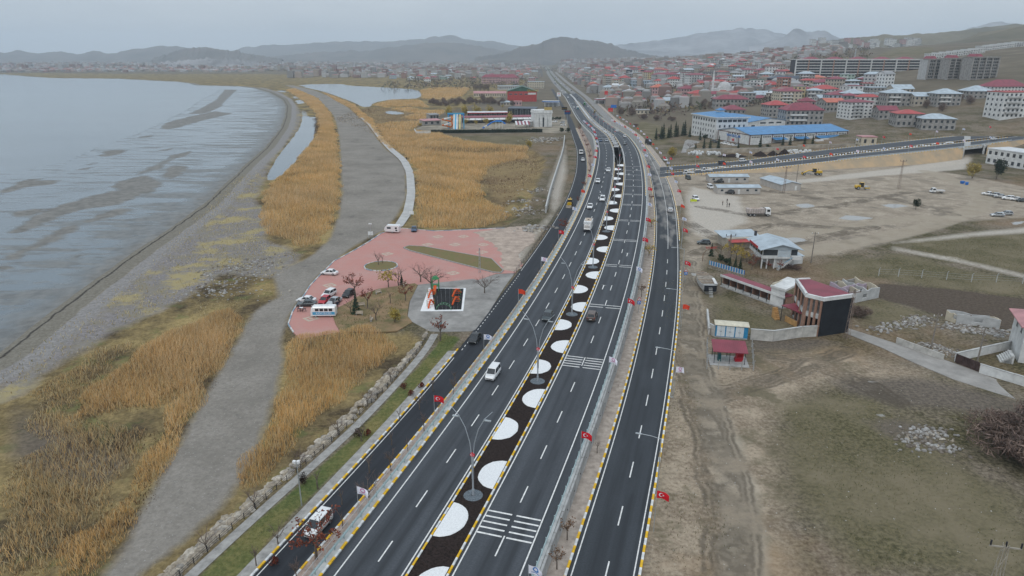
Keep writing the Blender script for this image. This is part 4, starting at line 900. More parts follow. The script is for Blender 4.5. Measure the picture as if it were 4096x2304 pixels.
blades("wild_grass_town_side",[g_ for g_ in GREEN[:5]] + [GP(PP([(1640,700),(1700,700),(1740,900),(1830,1200),(1860,1449),(1610,1449),(1625,1300),(1660,1150),(1690,900)]))],5.0,.3,.03,[(.13,.13,.05),(.2,.17,.08),(.1,.11,.045),(.28,.23,.12)],13,.5,thin=5.0)
blades("garden_weeds",[Q([(560,820),(700,720),(1200,600),(1150,760),(1135,870),(1100,980),(700,1000),(540,960)])],3,.35,.05,[(.16,.14,.05),(.24,.17,.07),(.12,.12,.05)],14,.4,zoff=.16,thin=4.0)
# bottom-right brush
def scatter_stones(name,poly,n,s0,s1,cols,seed):
 r = np.random.default_rng(seed); lo,hi = np.min(poly,0),np.max(poly,0); p = lo + r.random((n * 2,2)) * (hi - lo); p = p[sdf(poly,p[:,0],p[:,1]) > 0][:n]; n = len(p)
 s = r.uniform(s0,s1,n) ** 1.0; z = ground_zv(p[:,0],p[:,1]); base = np.array([(1,0,0),(0,1,0),(-1,0,0),(0,-1,0),(.1,.1,.75),])
 V = p[:,None,:].repeat(5,1); V = np.concatenate([V,z[:,None,None].repeat(5,1)],2) + base[None] * s[:,None,None] * r.uniform(.6,1.3,(n,5,1))
 k = np.arange(n) * 5; F = np.concatenate([np.stack([k + i,k + (i + 1) % 4,k + 4],1) for i in range(4)])
 C = np.repeat(np.asarray(cols)[r.integers(0,len(cols),n)],5,0)
 return tag(link(name,npmesh(name,V.reshape(-1,3),F,attr_mat("stone_tint"),tint=C)),kind="stuff")
GREYS = [(.36,.34,.31),(.28,.25,.21),(.44,.42,.38),(.2,.17,.14)]
scatter_stones("stones_verge",GP(PP([(1640,700),(1760,700),(1790,900),(1850,1150),(1880,1449),(1600,1449),(1640,1200),(1690,900)])),900,.03,.1,GREYS,3)
scatter_stones("stones_waste_ground",GP(PP([(1780,930),(2300,900),(2576,1010),(2576,1449),(1880,1449)])),350,.03,.12,GREYS,4)
scatter_stones("stones_track",TRACK[12:26] + TRACK[26:42],2200,.03,.08,[(.42,.41,.39),(.32,.31,.29)],5)

# ------------------------------------------------------------------ street lamps
M_LENS = mat("lamp_lens",(.75,.76,.76),.3,.05,2); M_FRED = mat("flag_red",(.62,.012,.022),.75,.1,1.5); M_FWHT = mat("flag_white",(.78,.77,.84),.75,.06,1.5); M_FORG = mat("flag_orange_red",(.72,.07,.03),.75,.1,1.5); M_BLUE = mat("emblem_blue",(.05,.2,.52),.7,.1,2); M_PINKT = mat("emblem_pink",(.60,.25,.42),.7,.1,2); M_PWHITE = mat("plain_white",(.80,.80,.79),.6,.05,2); M_PRED = mat("plain_red",(.60,.03,.03),.55,.1,2); M_PBLUE = mat("sign_blue",(.03,.16,.50),.5,.08,2)
def crescent_star(scale,y,m,flip=1):
 """crescent and five-point star in the XZ plane at depth y"""
 mb = MB(); n = 14; out = [(math.cos(a),math.sin(a)) for a in np.linspace(.55,2 * math.pi - .55,n)]; inn = [(.25 + .8 * math.cos(a),.8 * math.sin(a)) for a in np.linspace(.72,2 * math.pi - .72,n)]
 for i in range(n - 1): mb.poly([(x * scale * flip,y,z * scale) for x,z in (out[i],out[i + 1],inn[i + 1],inn[i])])
 st = [((.95 if k % 2 == 0 else .95) + (.48 if k % 2 == 0 else .19) * math.cos(math.pi + k * math.pi / 5),(.48 if k % 2 == 0 else .19) * math.sin(math.pi + k * math.pi / 5)) for k in range(10)]
 for k in range(0,10): mb.poly([(x * scale * flip,y,z * scale) for x,z in (st[k],st[(k + 1) % 10],(.95,0))])
 return mb
def median_lamp():
 root = empty("median_lamp");
 mb = MB(); mb.cyl((0,0),.13,0,5.6,8,0,.085); mb.cyl((0,0),.17,0,.9,8); mb.box(-.3,.3,-.3,.3,-.02,.06); mb.build("pole",M_POLE,root,smooth=False)
 for s in (-1,1):
  pts = [(s * .09,0,2.4),(s * .1,0,5.6),(s * .3,0,7.6),(s * .85,0,9.6),(s * 1.7,0,11.2),(s * 2.7,0,12.3)]
  arm = MB().tube(pts,[.07,.07,.06,.055,.045,.03],6).build("arm",M_POLE,root,smooth=True)
  h = MB(); h.obox(s * 2.05,0,11.0,.85,.28,.1); h.obox(s * 1.65,0,11.1,.12,.12,.12); lh = h.build("lamp_head",M_STEEL,arm);
 d = MB(); d.v = []; rings = [[(.3 * math.cos(a),y_,5.9 + .3 * math.sin(a)) for a in np.linspace(0,6.283,13)[:-1]] for y_ in (-.06,.06)]; d.loft(rings).build("badge",M_FRED,root)
 b1 = crescent_star(.17,-.066,M_FWHT); b1.v = [(x - .05,y,z + 5.9) for x,y,z in b1.v]; b1.build("badge_emblem",M_FWHT,root)
 g = MB(); g.cyl((0,0),1.25,-.02,.06,18,0,1.1); g.build("pebble_ring",M_GGRAV,root)
 return root
lp = median_lamp()
LAMP_Y = [73.4,104.2,134.0,165.3,199.1,234.6,270,304]
for i,y in enumerate([43.0] + LAMP_Y + [400,432,465,498,532,566,600,640]):
 if i == 0: continue
 x_,y_ = map(float,MAIN.at(y,-.05)); rz = MAIN.head(y)
 place(lp,(x_,y_,float(hz(y)) + .14),rz,label="%s double-armed street lamp of the median, counted from the front" % ORD[i - 1],cat="street lamp",group="double-armed median lamps")
kill(lp)
def side_lamp():
 root = empty("street_lamp"); mb = MB(); mb.cyl((0,0),.1,0,8.6,7,0,.06); mb.box(-.2,.2,-.2,.2,-.02,.05); mb.build("pole",M_STEEL,root)
 a = MB().tube([(0,0,8.5),(-1.2,0,8.75),(-2.6,0,8.85)],.045,5).build("arm",M_STEEL,root)
 MB().obox(-2.9,0,8.83,.75,.26,.09).build("lamp_head",M_STEEL,a); return root
sl = side_lamp()
for i,y in enumerate((76.5,104,134.5,167,200)):
 place(sl,(float(RF_R.x(y)) + .55,y,0),RFC.head(y),label="%s single-armed steel lamp beside the town frontage road, counted from the front" % ORD[i],cat="street lamp",group="single-armed frontage lamps")
kill(sl)
def park_lamp(px,py,label,h=6.5):
 x,y,z = hitP(px,py); root = empty("floodlight_pole",(x,y,z),label=label,cat="street lamp")
 MB().cyl((0,0),.09,0,h,6,0,.06).build("pole",M_STEEL,root)
 for k,s in enumerate((-1,1)): MB().obox(s * .25,-.1,h + .1,.38,.3,.32,.3 * s).build("floodlight",M_PWHITE,root)
 MB().obox(0,0,h - .3,.7,.06,.06).build("cross_arm",M_STEEL,root)
park_lamp(759,1272,"steel floodlight pole with white lamps on the lawn strip"); park_lamp(934,602,"slim pole with round lamp beside the notice board at the red square",5)
def lattice_mast(px,py,label,h,w=.7,arms=True,m=None,wires=False,z=None):
 x,y,zz = hitP(px,py); root = empty("lattice_pylon",(x,y,zz),random.uniform(-.3,.3),label=label,cat="pylon"); mb = MB(); m = m or mat("rusty_lattice",(.26,.2,.165),.8,.3,1.5)
 n = max(4,int(h / 1.1)); W_ = lambda t: w * (1 - .62 * t) / 2
 for sx,sy in ((-1,-1),(1,-1),(1,1),(-1,1)): mb.tube([(sx * W_(0),sy * W_(0),0),(sx * W_(1),sy * W_(1),h)],.045,4)
 for i in range(n):
  a,b_ = i / n,(i + 1) / n; za,zb = h * a,h * b_
  for (p,q) in (((-1,-1),(1,-1)),((1,-1),(1,1)),((1,1),(-1,1)),((-1,1),(-1,-1))):
   A = (p[0] * W_(a),p[1] * W_(a),za); B = (q[0] * W_(b_),q[1] * W_(b_),zb)
   if i % 2: A,B = (q[0] * W_(a),q[1] * W_(a),za),(p[0] * W_(b_),p[1] * W_(b_),zb)
   mb.tube([A,B],.025,3)
 mb.build("lattice_tower",m,root)
 if arms:
  MB().obox(0,0,h - .4,2.9,.12,.14).build("cross_arm",m,root)
  for s in (-1.35,0,1.35): MB().cyl((s,0),.09,h - .3,h + .25,6).build("insulator",M_DARK,root)
 return root
lattice_mast(2478,1560,"steel lattice power pylon at the lower right, insulators on top",9.5,1.0,m=mat("pale_lattice",(.40,.36,.30),.7,.2,1.5))
lattice_mast(2130,852,"rusty lattice mast behind the black-walled building",10.5,.8,arms=True)
lattice_mast(1971,486,"rusty lattice mast in front of the gabled site hut",11,.8)
lattice_mast(2260,476,"rusty lattice mast beside the yellow road roller",12.5,.9)
lattice_mast(1207,1140/1.59 - 30,"slim pale lattice mast on the wedge lawn",7,.5,arms=False,m=M_STEEL)
lattice_mast(1832,660,"lattice mast at the gate of the glass-fronted restaurant",8,.6)
def utility_pole(px,py,label,h=9.0,arm=True):
 x,y,z = hitP(px,py); root = empty("utility_pole",(x,y,z),random.uniform(-.4,.4),label=label,cat="pole"); m = mat("weathered_pole",(.24,.21,.18),.9,.25,1.5)
 MB().cyl((0,0),.16,0,h,7,0,.1).build("pole",m,root)
 if arm:
  MB().obox(0,0,h - .5,1.8,.1,.1).build("cross_arm",m,root)
  for s in (-.8,0,.8): MB().cyl((s,0),.06,h - .45,h - .15,5).build("insulator",M_PWHITE,root)
utility_pole(2040,662,"weathered utility pole beside the dirt road right of the restaurant"); utility_pole(2455,925,"utility pole at the sheet-metal yard gate on the right",8,False); utility_pole(2340,885,"utility pole beside the lane wall on the right",8); utility_pole(2003,460,"dark utility pole behind the gabled site hut",9,False)

# ------------------------------------------------------------------ flags
def flag_mesh(kind,seed):
 r = random.Random(seed); W_,H_ = 1.55,1.05; nx,nz = 9,5; ph,am,dr = r.uniform(0,6),r.uniform(.08,.2),r.uniform(.25,.8)
 def P(u,v,off=0.0):
  x = u * W_ * (1 - .12 * dr); y = am * u * math.sin(u * 7 + ph + v * 1.5) + .12 * dr * math.sin(v * 4 + ph) * u; z = -v * H_ * (1 - .25 * dr * u) - dr * u * u * .9
  return (x,y + off,z)
 mb = MB()
 for i in range(nx - 1):
  for j in range(nz - 1):
   a,b_,c_,d = (i / (nx - 1),j / (nz - 1)),((i + 1) / (nx - 1),j / (nz - 1)),((i + 1) / (nx - 1),(j + 1) / (nz - 1)),(i / (nx - 1),(j + 1) / (nz - 1))
   mb.quad(P(*d),P(*c_),P(*b_),P(*a))
 cloth = mb.mesh("cloth",{"red": M_FRED,"white": M_FWHT,"pink": M_FWHT,"orange": M_FORG}[kind]); e = None
 if kind in ("red","white","pink"):
  em = MB()
  def add(poly):
   for s in (-1,1): em.poly([P(u,v,s * .012) for u,v in (poly if s < 0 else poly[::-1])])
  if kind == "red":
   base = crescent_star(.3,0,None)
   for f in base.f: add([((.55 + base.v[k][0]) / W_,(.52 - base.v[k][2]) / H_) for k in f])
  else:                                                     # municipal flag: round emblem above a line of lettering
   for k in range(10):
    a,b_ = 2 * math.pi * k / 10,2 * math.pi * (k + 1) / 10
    add([(.5 + q * math.cos(t) / W_ * .34,.36 + q * math.sin(t) / H_ * .34) for q,t in ((1,a),(1,b_),(.55,b_),(.55,a))])
   for k in range(6): add([(.2 + .1 * k,.72),(.27 + .1 * k,.72),(.27 + .1 * k,.84),(.2 + .1 * k,.84)])
  e = em.mesh("emblem",{"red": M_FWHT,"white": M_BLUE,"pink": M_PINKT}[kind])
 return cloth,e
FM = {k: [flag_mesh(k,i * 7 + len(k)) for i in range(3)] for k in ("red","white","pink","orange")}
POLEM = {h: MB().cyl((0,0),.045,0,h,6,0,.03).mesh("pole",M_STEEL) for h in (4.6,6.0)}
CN = {"red": "red crescent flag","white": "white flag with blue emblem","pink": "white flag with pink emblem","orange": "plain orange-red flag"}
fcount = {}
def flag(loc,kind,where,h=4.6,rz=None,sc=1.0):
 i = fcount.get((kind,where),0); fcount[(kind,where)] = i + 1
 root = empty("flagpole",loc,random.uniform(-.35,.25) if rz is None else rz,label="%s %s %s" % (ORD[i],CN[kind],where),cat="flag",group="flags along the roads")
 link("pole",POLEM[h],root); c_,e = random.choice(FM[kind]); o = link("cloth",c_,root,(.04,0,h - .05),0,sc)
 if e: link("emblem",e,o)
def on_curve(curve,sx,sy,off,zf):
 z = 0.
 for _ in range(10):
  x,y = G(sx,sy,z); z = float(zf(y))
 p = curve.at(y,off); return (float(p[0]),float(p[1]),float(zf(y)))
KS = 4096 / 2576
for px,py,k in [(862,1352,'pink'),(1085,1092,'red'),(1220,918,'white'),(1306,790,'orange'),(1368,700,'pink'),(1410,625,'red'),(1441,560,'white'),(1466,512,'orange'),(1480,470,'red'),(1487,440,'white'),(1490,418,'red')]:
 flag(on_curve(MAIN,px * KS,py * KS,-11.75,hz),k,"from the front along the lake-side fence")
for i,y in enumerate(np.arange(312,560,18.0)):
 x,yy = map(float,MAIN.at(y,-11.75)); flag((x,yy,float(hz(y)) + .1),('white','red','pink','white','red')[i % 5],"of the far lake-side fence, counted outward")
for px,py,k in [(1328,1452,'white'),(1461,1125,'red'),(1528,938,'pink'),(1573,790,'red'),(1599,708,'white'),(1616,632,'red'),(1628,580,'red'),(1635,540,'white'),(1640,500,'red'),(1642,462,'white'),(1640,440,'red')]:
 flag(on_curve(MAIN,px * KS,py * KS,11.35,hz),k,"from the front on the town-side wall")
for i,y in enumerate(np.arange(318,560,17.0)):
 x,yy = map(float,MAIN.at(y,11.35)); flag((x,yy,float(hz(y)) + .1),('white','red','pink','white')[i % 4],"of the far town-side wall, counted outward")
for px,py,k in [(1634,1338,'red'),(1692,1003,'pink'),(1710,832,'orange'),(1719,712,'red'),(1719,610,'red'),(1715,580,'white'),(1706,545,'orange'),(1703,505,'red'),(1698,480,'white'),(1692,458,'red')]:
 x,y,z = hitP(px,py); flag((float(RF_R.x(y)) + .9,y,0),k,"from the front beside the town frontage road",6.0 if py > 700 else 4.6)
for i,y in enumerate(np.arange(345,640,19.0)):
 flag((float(RF_R.x(y)) + 1.6,y,.1),('white','red','pink','white','orange')[i % 5],"of the far town frontage pavement, counted outward")

# ------------------------------------------------------------------ road signs, boards
def uturn_sign(px,py,label):
 x,y,z = hitP(px,py); root = empty("road_sign",(x,y,z),0,label=label,cat="road sign"); MB().cyl((0,0),.05,0,3.6,6).build("post",M_STEEL,root)
 a = MB().obox(0,-.07,2.6,.8,.04,.8).build("square_plate",M_PBLUE,root); u = MB().tube([(-.18,-.1,2.3),(-.18,-.1,2.7),(-.1,-.1,2.85),(.1,-.1,2.85),(.18,-.1,2.7),(.18,-.1,2.4)],.06,4); u.build("turn_arrow",M_PWHITE,a)
 t = MB().poly([(-.5,-.06,3.1),(.5,-.06,3.1),(0,-.06,3.95)]); t.poly([(.5,-.03,3.1),(-.5,-.03,3.1),(0,-.03,3.95)]); t.build("triangle_plate",M_PRED,root)
 MB().poly([(-.34,-.075,3.2),(.34,-.075,3.2),(0,-.075,3.78)]).build("triangle_field",M_PWHITE,root); MB().poly([(-.05,-.085,3.28),(.05,-.085,3.28),(.05,-.085,3.6),(-.05,-.085,3.6)]).build("triangle_mark",M_DARK,root)
uturn_sign(1606,788,"blue turn sign under a red triangle on the sandy strip"); uturn_sign(1723,712,"blue turn sign under a red triangle at the outer kerb")
def board(px,py,w,h,z0,m1,label,texts=(),name="notice_board",cat="sign",rz=0.0,legs=2,lm=None,loc=None):
 x,y,z = loc or hitP(px,py); root = empty(name,(x,y,z),rz,label=label,cat=cat)
 MB().box(-w / 2,w / 2,-.08,.08,z0,z0 + h).build("panel",m1,root)
 for k in range(legs):
  s = 0 if legs == 1 else (-1 + 2 * k) * w * .4
  MB().box(s - .09,s + .09,.1,.28,0,z0 + h * .8).build("leg",lm or M_STEEL,root)
 for body,size,dz_,mm in texts: link("lettering",text_mesh(body,size,mm),root,(0,-.11,z0 + dz_))
 return root
board(933,600,1.6,1.1,1.2,M_PWHITE,"small white notice board at the lake edge of the red square"); board(1036,545,1.5,1.1,.9,M_PWHITE,"small white notice board near the dark parked car by the reeds"); board(1085 + 23,838,.9,.9,1.6,mat("sign_green_grey",(.25,.33,.36),.6,.1,2),"little grey sign on a post by the end of the lawn",legs=1)

# ------------------------------------------------------------------ trees
def rand_dir(r,d,spread):
 v = Vector(d) + Vector((r.gauss(0,spread),r.gauss(0,spread),r.gauss(0,spread * .7))); return v.normalized()
def tree_proto(seed,h,spread=.45,trunk=.3,up=.5,depth=3,bark=None,leaves=0,leaf_cols=None,leaf=.16,name="bare_tree",fork=(5,4,4)):
 r = random.Random(seed); root = empty(name); tb = MB(); cb = MB(); tips = []; r0 = h * .022
 th = h * trunk; tb.tube([(0,0,-.1),(r.uniform(-.1,.1),r.uniform(-.1,.1),th * .6),(r.uniform(-.15,.15),r.uniform(-.15,.15),th)],[r0 * 1.3,r0,r0 * .85],6)
 def grow(p,d,L,rad,lv):
  q = p + d * L * .5 + Vector((r.gauss(0,.04),r.gauss(0,.04),0)) * L; d2 = rand_dir(r,(d.x,d.y,d.z + up * .25),.15); e = q + d2 * L * .5
  if lv <= 1: tb.tube([p,q,e],[rad,rad * .8,rad * .6],4)
  else:
   s = max(.012,rad); n = d.cross(Vector((r.gauss(0,1),r.gauss(0,1),r.gauss(0,1)))).normalized() * s
   cb.quad(tuple(p - n),tuple(p + n),tuple(e + n * .3),tuple(e - n * .3)); n2 = d.cross(n).normalized() * s; cb.quad(tuple(p - n2),tuple(p + n2),tuple(e + n2 * .3),tuple(e - n2 * .3))
  if lv >= 2: tips.append(e); tips.append(q)
  if lv < depth:
   for k in range(fork[min(lv,len(fork) - 1)]):
    t = r.uniform(.35,1.0); st = p + (e - p) * t; grow(st,rand_dir(r,(d.x * .8,d.y * .8,d.z * .6 + up * .3),spread),L * r.uniform(.5,.72),rad * .5,lv + 1)
 top = Vector((0,0,th))
 for k in range(fork[0]):
  a = 2 * math.pi * k / fork[0] + r.uniform(-.3,.3); grow(top - Vector((0,0,th * .25 * r.random())),Vector((math.cos(a) * spread * 1.5,math.sin(a) * spread * 1.5,up + .35)).normalized(),(h - th) * r.uniform(.45,.62),r0 * .55,1)
 bk = bark or M_BARK; tb.build("trunk",bk,root)
 if leaves:
  V = []; F = []; T = []
  for k in range(leaves):
   p = r.choice(tips) + Vector((r.gauss(0,.25),r.gauss(0,.25),r.gauss(0,.22))) * leaf * 3; u = Vector((r.gauss(0,1),r.gauss(0,1),r.gauss(0,1))).normalized() * leaf * r.uniform(.6,1.3); w = u.cross(Vector((r.gauss(0,1),r.gauss(0,1),r.gauss(0,1)))).normalized() * leaf * .6
   i = len(V); V += [p - u,p + w,p + u,p - w]; F.append((i,i + 1,i + 2,i + 3)); c_ = r.choice(leaf_cols); g_ = r.uniform(.7,1.25); T += [tuple(min(1,x * g_) for x in c_)] * 4
  ml = npmesh("leaves",np.array([tuple(v) for v in V]),np.array(F),attr_mat("leaf_tint"),tint=np.array(T)); link("leaves",ml,root)
 cb.build("crown",M_TWIG,root)
 return root
M_BARK = mat("grey_bark",(.16,.13,.105),.95,.3,3); M_TWIG = mat("winter_twigs",(.20,.145,.125),.95,.25,2); M_TRED = [(.20,.055,.035),(.28,.09,.05),(.15,.045,.03)]
YELL = [(.44,.31,.06),(.36,.27,.05),(.5,.38,.12)]
TP = dict(bare=tree_proto(1,6.5,.5,.25,.45),bare2=tree_proto(2,6,.42,.3,.6),wide=tree_proto(3,6.5,.6,.22,.35,fork=(6,5,4)),rust=tree_proto(4,5,.5,.35,.45,leaves=420,leaf_cols=M_TRED,leaf=.13),rust2=tree_proto(5,4.2,.45,.4,.5,leaves=260,leaf_cols=M_TRED,leaf=.12),
  sap=tree_proto(6,3.4,.35,.45,.7,2,fork=(4,4)),sap2=tree_proto(7,2.8,.4,.5,.6,2,fork=(5,3)),tuft=tree_proto(8,3.2,.45,.55,.8,3,fork=(6,5,3)),yellow=tree_proto(9,6.5,.5,.25,.3,leaves=900,leaf_cols=YELL,leaf=.2),seed=tree_proto(10,3.4,.42,.5,.5,leaves=120,leaf_cols=[(.16,.1,.06),(.2,.11,.06)],leaf=.13),yell2=tree_proto(12,5,.5,.3,.35,leaves=420,leaf_cols=YELL,leaf=.17))
def conifer(seed,h,w,n=520,cols=((.022,.04,.024),(.03,.055,.03),(.018,.032,.02))):
 r = random.Random(seed); root = empty("conifer"); MB().cyl((0,0),h * .02,-.1,h * .95,6,0,.02).build("trunk",M_BARK,root); V = []; F = []; T = []
 for k in range(n):
  t = r.random() ** .8; z = h * (.06 + .92 * t); R_ = w * (1 - t) ** .85 * (.75 + .25 * math.sin(t * 40)) + .05; a = r.uniform(0,6.283); L = R_ * r.uniform(.65,1.05); ca,sa = math.cos(a),math.sin(a); q = .16 * h / 6 * (1.3 - t) + .04
  p0 = (ca * L * .25,sa * L * .25,z); p1 = (ca * L * .7 - sa * q,sa * L * .7 + ca * q,z - L * .18); p2 = (ca * L,sa * L,z - L * .3); p3 = (ca * L * .7 + sa * q,sa * L * .7 - ca * q,z - L * .18 + .05)
  i = len(V); V += [p0,p1,p2,p3]; F.append((i,i + 1,i + 2,i + 3)); c_ = r.choice(cols); g_ = r.uniform(.7,1.4); T += [tuple(x * g_ for x in c_)] * 4
 link("crown",npmesh("crown",np.array(V),np.array(F),attr_mat("leaf_tint"),tint=np.array(T)),root); return root
def bushy(seed,h,w,n,cols,leaf=.25,name="bush",asp=.45):
 r = random.Random(seed); root = empty(name); V = []; F = []; T = []; tb = MB()
 for k in range(7): a = r.uniform(0,6.28); tb.tube([(0,0,-.1),(w * .25 * math.cos(a),w * .25 * math.sin(a),h * .4),(w * .6 * math.cos(a),w * .6 * math.sin(a),h * r.uniform(.6,.9))],[.05,.035,.015],4)
 tb.build("trunk",M_BARK,root); lob = [(r.uniform(-.5,.5) * w,r.uniform(-.5,.5) * w,h * r.uniform(.35,.75),r.uniform(.35,.6)) for _ in range(6)]
 for k in range(n):
  lx,ly,lz,lr = r.choice(lob); d = Vector((r.gauss(0,1),r.gauss(0,1),r.gauss(0,1))).normalized() * lr * r.uniform(.6,1.05); p = Vector((lx + d.x * w,ly + d.y * w,max(.05,lz + d.z * h * .6)))
  u = Vector((r.gauss(0,1),r.gauss(0,1),r.gauss(0,1))).normalized() * leaf * r.uniform(.6,1.3); v = u.cross(Vector((r.gauss(0,1),r.gauss(0,1),r.gauss(0,1)))).normalized() * leaf * asp
  i = len(V); V += [tuple(p - u),tuple(p + v),tuple(p + u),tuple(p - v)]; F.append((i,i + 1,i + 2,i + 3)); c_ = r.choice(cols); g_ = r.uniform(.7,1.35); T += [tuple(x * g_ for x in c_)] * 4
 link("crown",npmesh("crown",np.array(V),np.array(F),attr_mat("leaf_tint"),tint=np.array(T)),root); return root
TWIGS = [(.14,.1,.085),(.19,.135,.11),(.10,.075,.065),(.22,.16,.13)]
TP.update(fir=conifer(1,6.5,1.7),fir2=conifer(2,5,1.5),pine=bushy(3,9,3.4,1300,[(.02,.032,.02),(.03,.045,.026)],.35,"pine_tree"),willow=bushy(4,7.5,3.6,1500,[(.33,.25,.06),(.27,.22,.06),(.4,.3,.1)],.3,"willow_tree"),brush=bushy(5,3.2,3,2200,TWIGS,.36,asp=.1),brush2=bushy(6,4.8,3.2,2000,TWIGS,.4,asp=.11),shrub=bushy(7,1.0,.7,220,[(.13,.03,.02),(.09,.025,.02),(.16,.05,.03)],.12),dshrub=bushy(8,1.3,.8,260,[(.03,.022,.018),(.045,.03,.022)],.12),hedge=bushy(9,1.2,.9,260,[(.02,.035,.018),(.03,.05,.024)],.14),
  yhead=bushy(10,5.5,2.6,900,[(.36,.27,.06),(.3,.22,.05),(.42,.33,.1)],.28,"yellow_tree"),poplar=tree_proto(11,11,.16,.12,1.4,3,fork=(8,5,3)))
def tree(kind,loc,label,sc=1.0,group=None,name=None,cat="tree"):
 o = place(TP[kind],loc,random.uniform(0,6.28),sc,label,cat,group)
 if name: o.name = name
 return o
def treeP(kind,px,py,label,sc=1.0,**k): return tree(kind,hitP(px,py),label,sc,**k)
def z4(x,y): return 628.9 + x * .3707,911.9 + y * .3707
ZL = .13
strip_trees = [(435,1340,'rust',1.4),(795,920,'wide',.62),(945,740,'tuft',1.1),(1068,605,'sap2',.9),(1172,470,'tuft',1.0),(1275,345,'sap2',.8),(1370,225,'tuft',1.1),(625,1130,'sap',.9),(215,1500,'tuft',1.0)]
for i,(x,y,k,s) in enumerate(strip_trees):
 px,py = z4(x,y); X,Y,_ = hitP(px,py); X = float(LF_R.x(Y)) + .9
 tree(k,(X,Y,ZL),"rust-leaved street tree over the white van on the pink pavement" if i == 0 else "%s bare street tree on the pink pavement, counted from the rust-leaved one" % ORD[i - 1],s,"street trees of the lake-side pavement")
for i,(px,py,k,s) in enumerate([(1418,588,'rust',1.15),(1452,520,'rust2',1.1),(1468,480,'rust2',1.2),(1345,700,'sap',1),(1400,640,'tuft',1)]):
 X,Y,_ = hitP(px,py); tree(k,(float(LF_R.x(Y)) + 1.0,Y,ZL),"%s of the farther trees on the pink pavement, red-brown leaves clinging" % ORD[i] if i < 3 else "bare sapling on the farther pink pavement, number %s" % ORD[i - 3],s,"street trees of the lake-side pavement")
for i,y in enumerate(np.arange(330,560,17.0)): tree(('rust2','bare2','sap')[i % 3],(float(LF_R.x(y)) + 1.6,y,ZL),"%s small street tree of the distant pavement left of the bridge" % ORD[i],.9,"distant pavement trees by the bridge")
for i,(px,py,k,s) in enumerate([(1440,1360,'seed',1.0),(1416,1434,'seed',.95),(1513,1142,'sap',.8),(1607,1027 - 50,'sap2',.3),(1611,770,'sap2',.35),(1632,748,'seed',1.05),(1637,645,'yell2',.85),(1643,572,'yell2',.75),(1643,508,'rust2',.8)]):
 X,Y,_ = hitP(px,py); tree(k,(float(RF_L.x(Y)) - 1.3,Y,.12),"%s young tree of the sandy strip, counted from the front" % ORD[i],s,"young trees of the sandy strip")
lawn_sap = [(860,1270),(700,1370),(645,1425),(930,1190),(985,1120),(1055,1030),(1090,985),(800,1230),(1005,1060),(910,1110)]
for i,(px,py) in enumerate(lawn_sap): treeP(('sap','bare2','tuft','sap')[i % 4],px,py,"%s thin leafless sapling of the lawn strip, in planting order" % ORD[i],(.9,.6,.9,1.1)[i % 4],group="saplings of the lawn strip")
for i,y in enumerate((58,66,74,83,92,101,110)): tree('bare2',(float(np.interp(y,_py,_px)) - 1.5,y,-.2),"%s leafless sapling between boulders and railing, from the front" % ORD[i],.62,"saplings along the rock bank")
for i,(px,py,k) in enumerate([(904,1098,'dshrub'),(1033,995,'shrub'),(1060,975,'shrub'),(1015,978,'shrub'),(925,1095,'shrub'),(760,1215,'dshrub'),(690,1420,'shrub')]): treeP(k,px,py,"%s little dark red shrub on the lawn strip, from the far end" % ORD[i],1.1,cat="shrub",name="shrub")
ZQ = lambda x,y: ((1100 + .4658 * x) / KS,(860 + .4658 * y) / KS)
for (x,y,k,s,lb) in [(1345,640,'wide',1.25,"wide purple-brown bare tree behind the playground"),(1250,575,'bare',1.0,"slender bare tree left of the wide one behind the playground"),(1800,672,'wide',1.0,"round bare tree right of the playground"),(975,625,'yell2',1.15,"thin yellowish tree at the edge of the park garden"),(1062,608,'bare2',1.0,"slim bare tree next to the little fir in the park garden"),(1090,605,'fir2',.6,"little dark fir in the park garden"),(690,690,'rust',1.25,"rust-leaved tree over the dark parked car"),(795,800,'rust2',1.25,"small rust-leaved tree inside the park garden"),(1120,740,'rust',1.0,"red-brown tree near the asphalt pad of the playground"),(700,850,'fir2',1.0,"dark evergreen behind the food van"),(870,910,'bare2',.9,"leafless tree in the middle of the park garden"),(990,765,'sap',1.2,"sapling in the park garden"),(1030,930,'yhead',.62,"yellow bush at the lower end of the park garden"),(1420,1080,'rust2',1.35,"reddish thin tree on the lawn tip below the playground"),(888,432,'bare2',.75,"taller bare tree on the round grass island"),(925,418,'sap',.9,"shorter bare tree on the round grass island"),(650,840,'bare',.7,"bare tree by the kerb beside the food van"),(1540,1449,'sap2',1.0,"small bush-like sapling by the pale fence")]:
 px,py = ZQ(x,y); X,Y,_ = hitP(px,py); tree(k,(X,Y,.16),lb,s)

# ------------------------------------------------------------------ vehicles
def paint(n,c,r=.28,metal=0.1): return mat("paint_" + n,c,r,.06,1.2,metal=metal,spec=.6)
PA = dict(white=paint("white",(.78,.78,.77)),black=paint("black",(.018,.02,.022)),grey=paint("grey",(.06,.075,.08),metal=.4),silver=paint("silver",(.45,.47,.48),metal=.5),red=paint("red",(.45,.01,.025)),brown=paint("brown",(.13,.095,.08),metal=.4),teal=paint("teal",(.03,.16,.2)),green=paint("green",(.02,.3,.07)),yellow=paint("yellow",(.62,.38,.015)),blue=paint("blue",(.05,.09,.16),metal=.3),ltblue=paint("sky_blue",(.06,.36,.6)))
M_GLASS = mat("car_glass",(.018,.022,.026),.08,.1,1,spec=.7); M_RIM = mat("alloy_rim",(.42,.43,.44),.35,.1,3,metal=.7); M_HEAD = mat("headlight",(.75,.76,.74),.15,.05,3,spec=.7); M_TAIL = mat("taillight",(.40,.01,.012),.25,.1,3); M_PLATE = mat("number_plate",(.7,.7,.68),.5,.05,3); M_MUD = mat("muddy_steel",(.33,.29,.24),.85,.3,1.2)
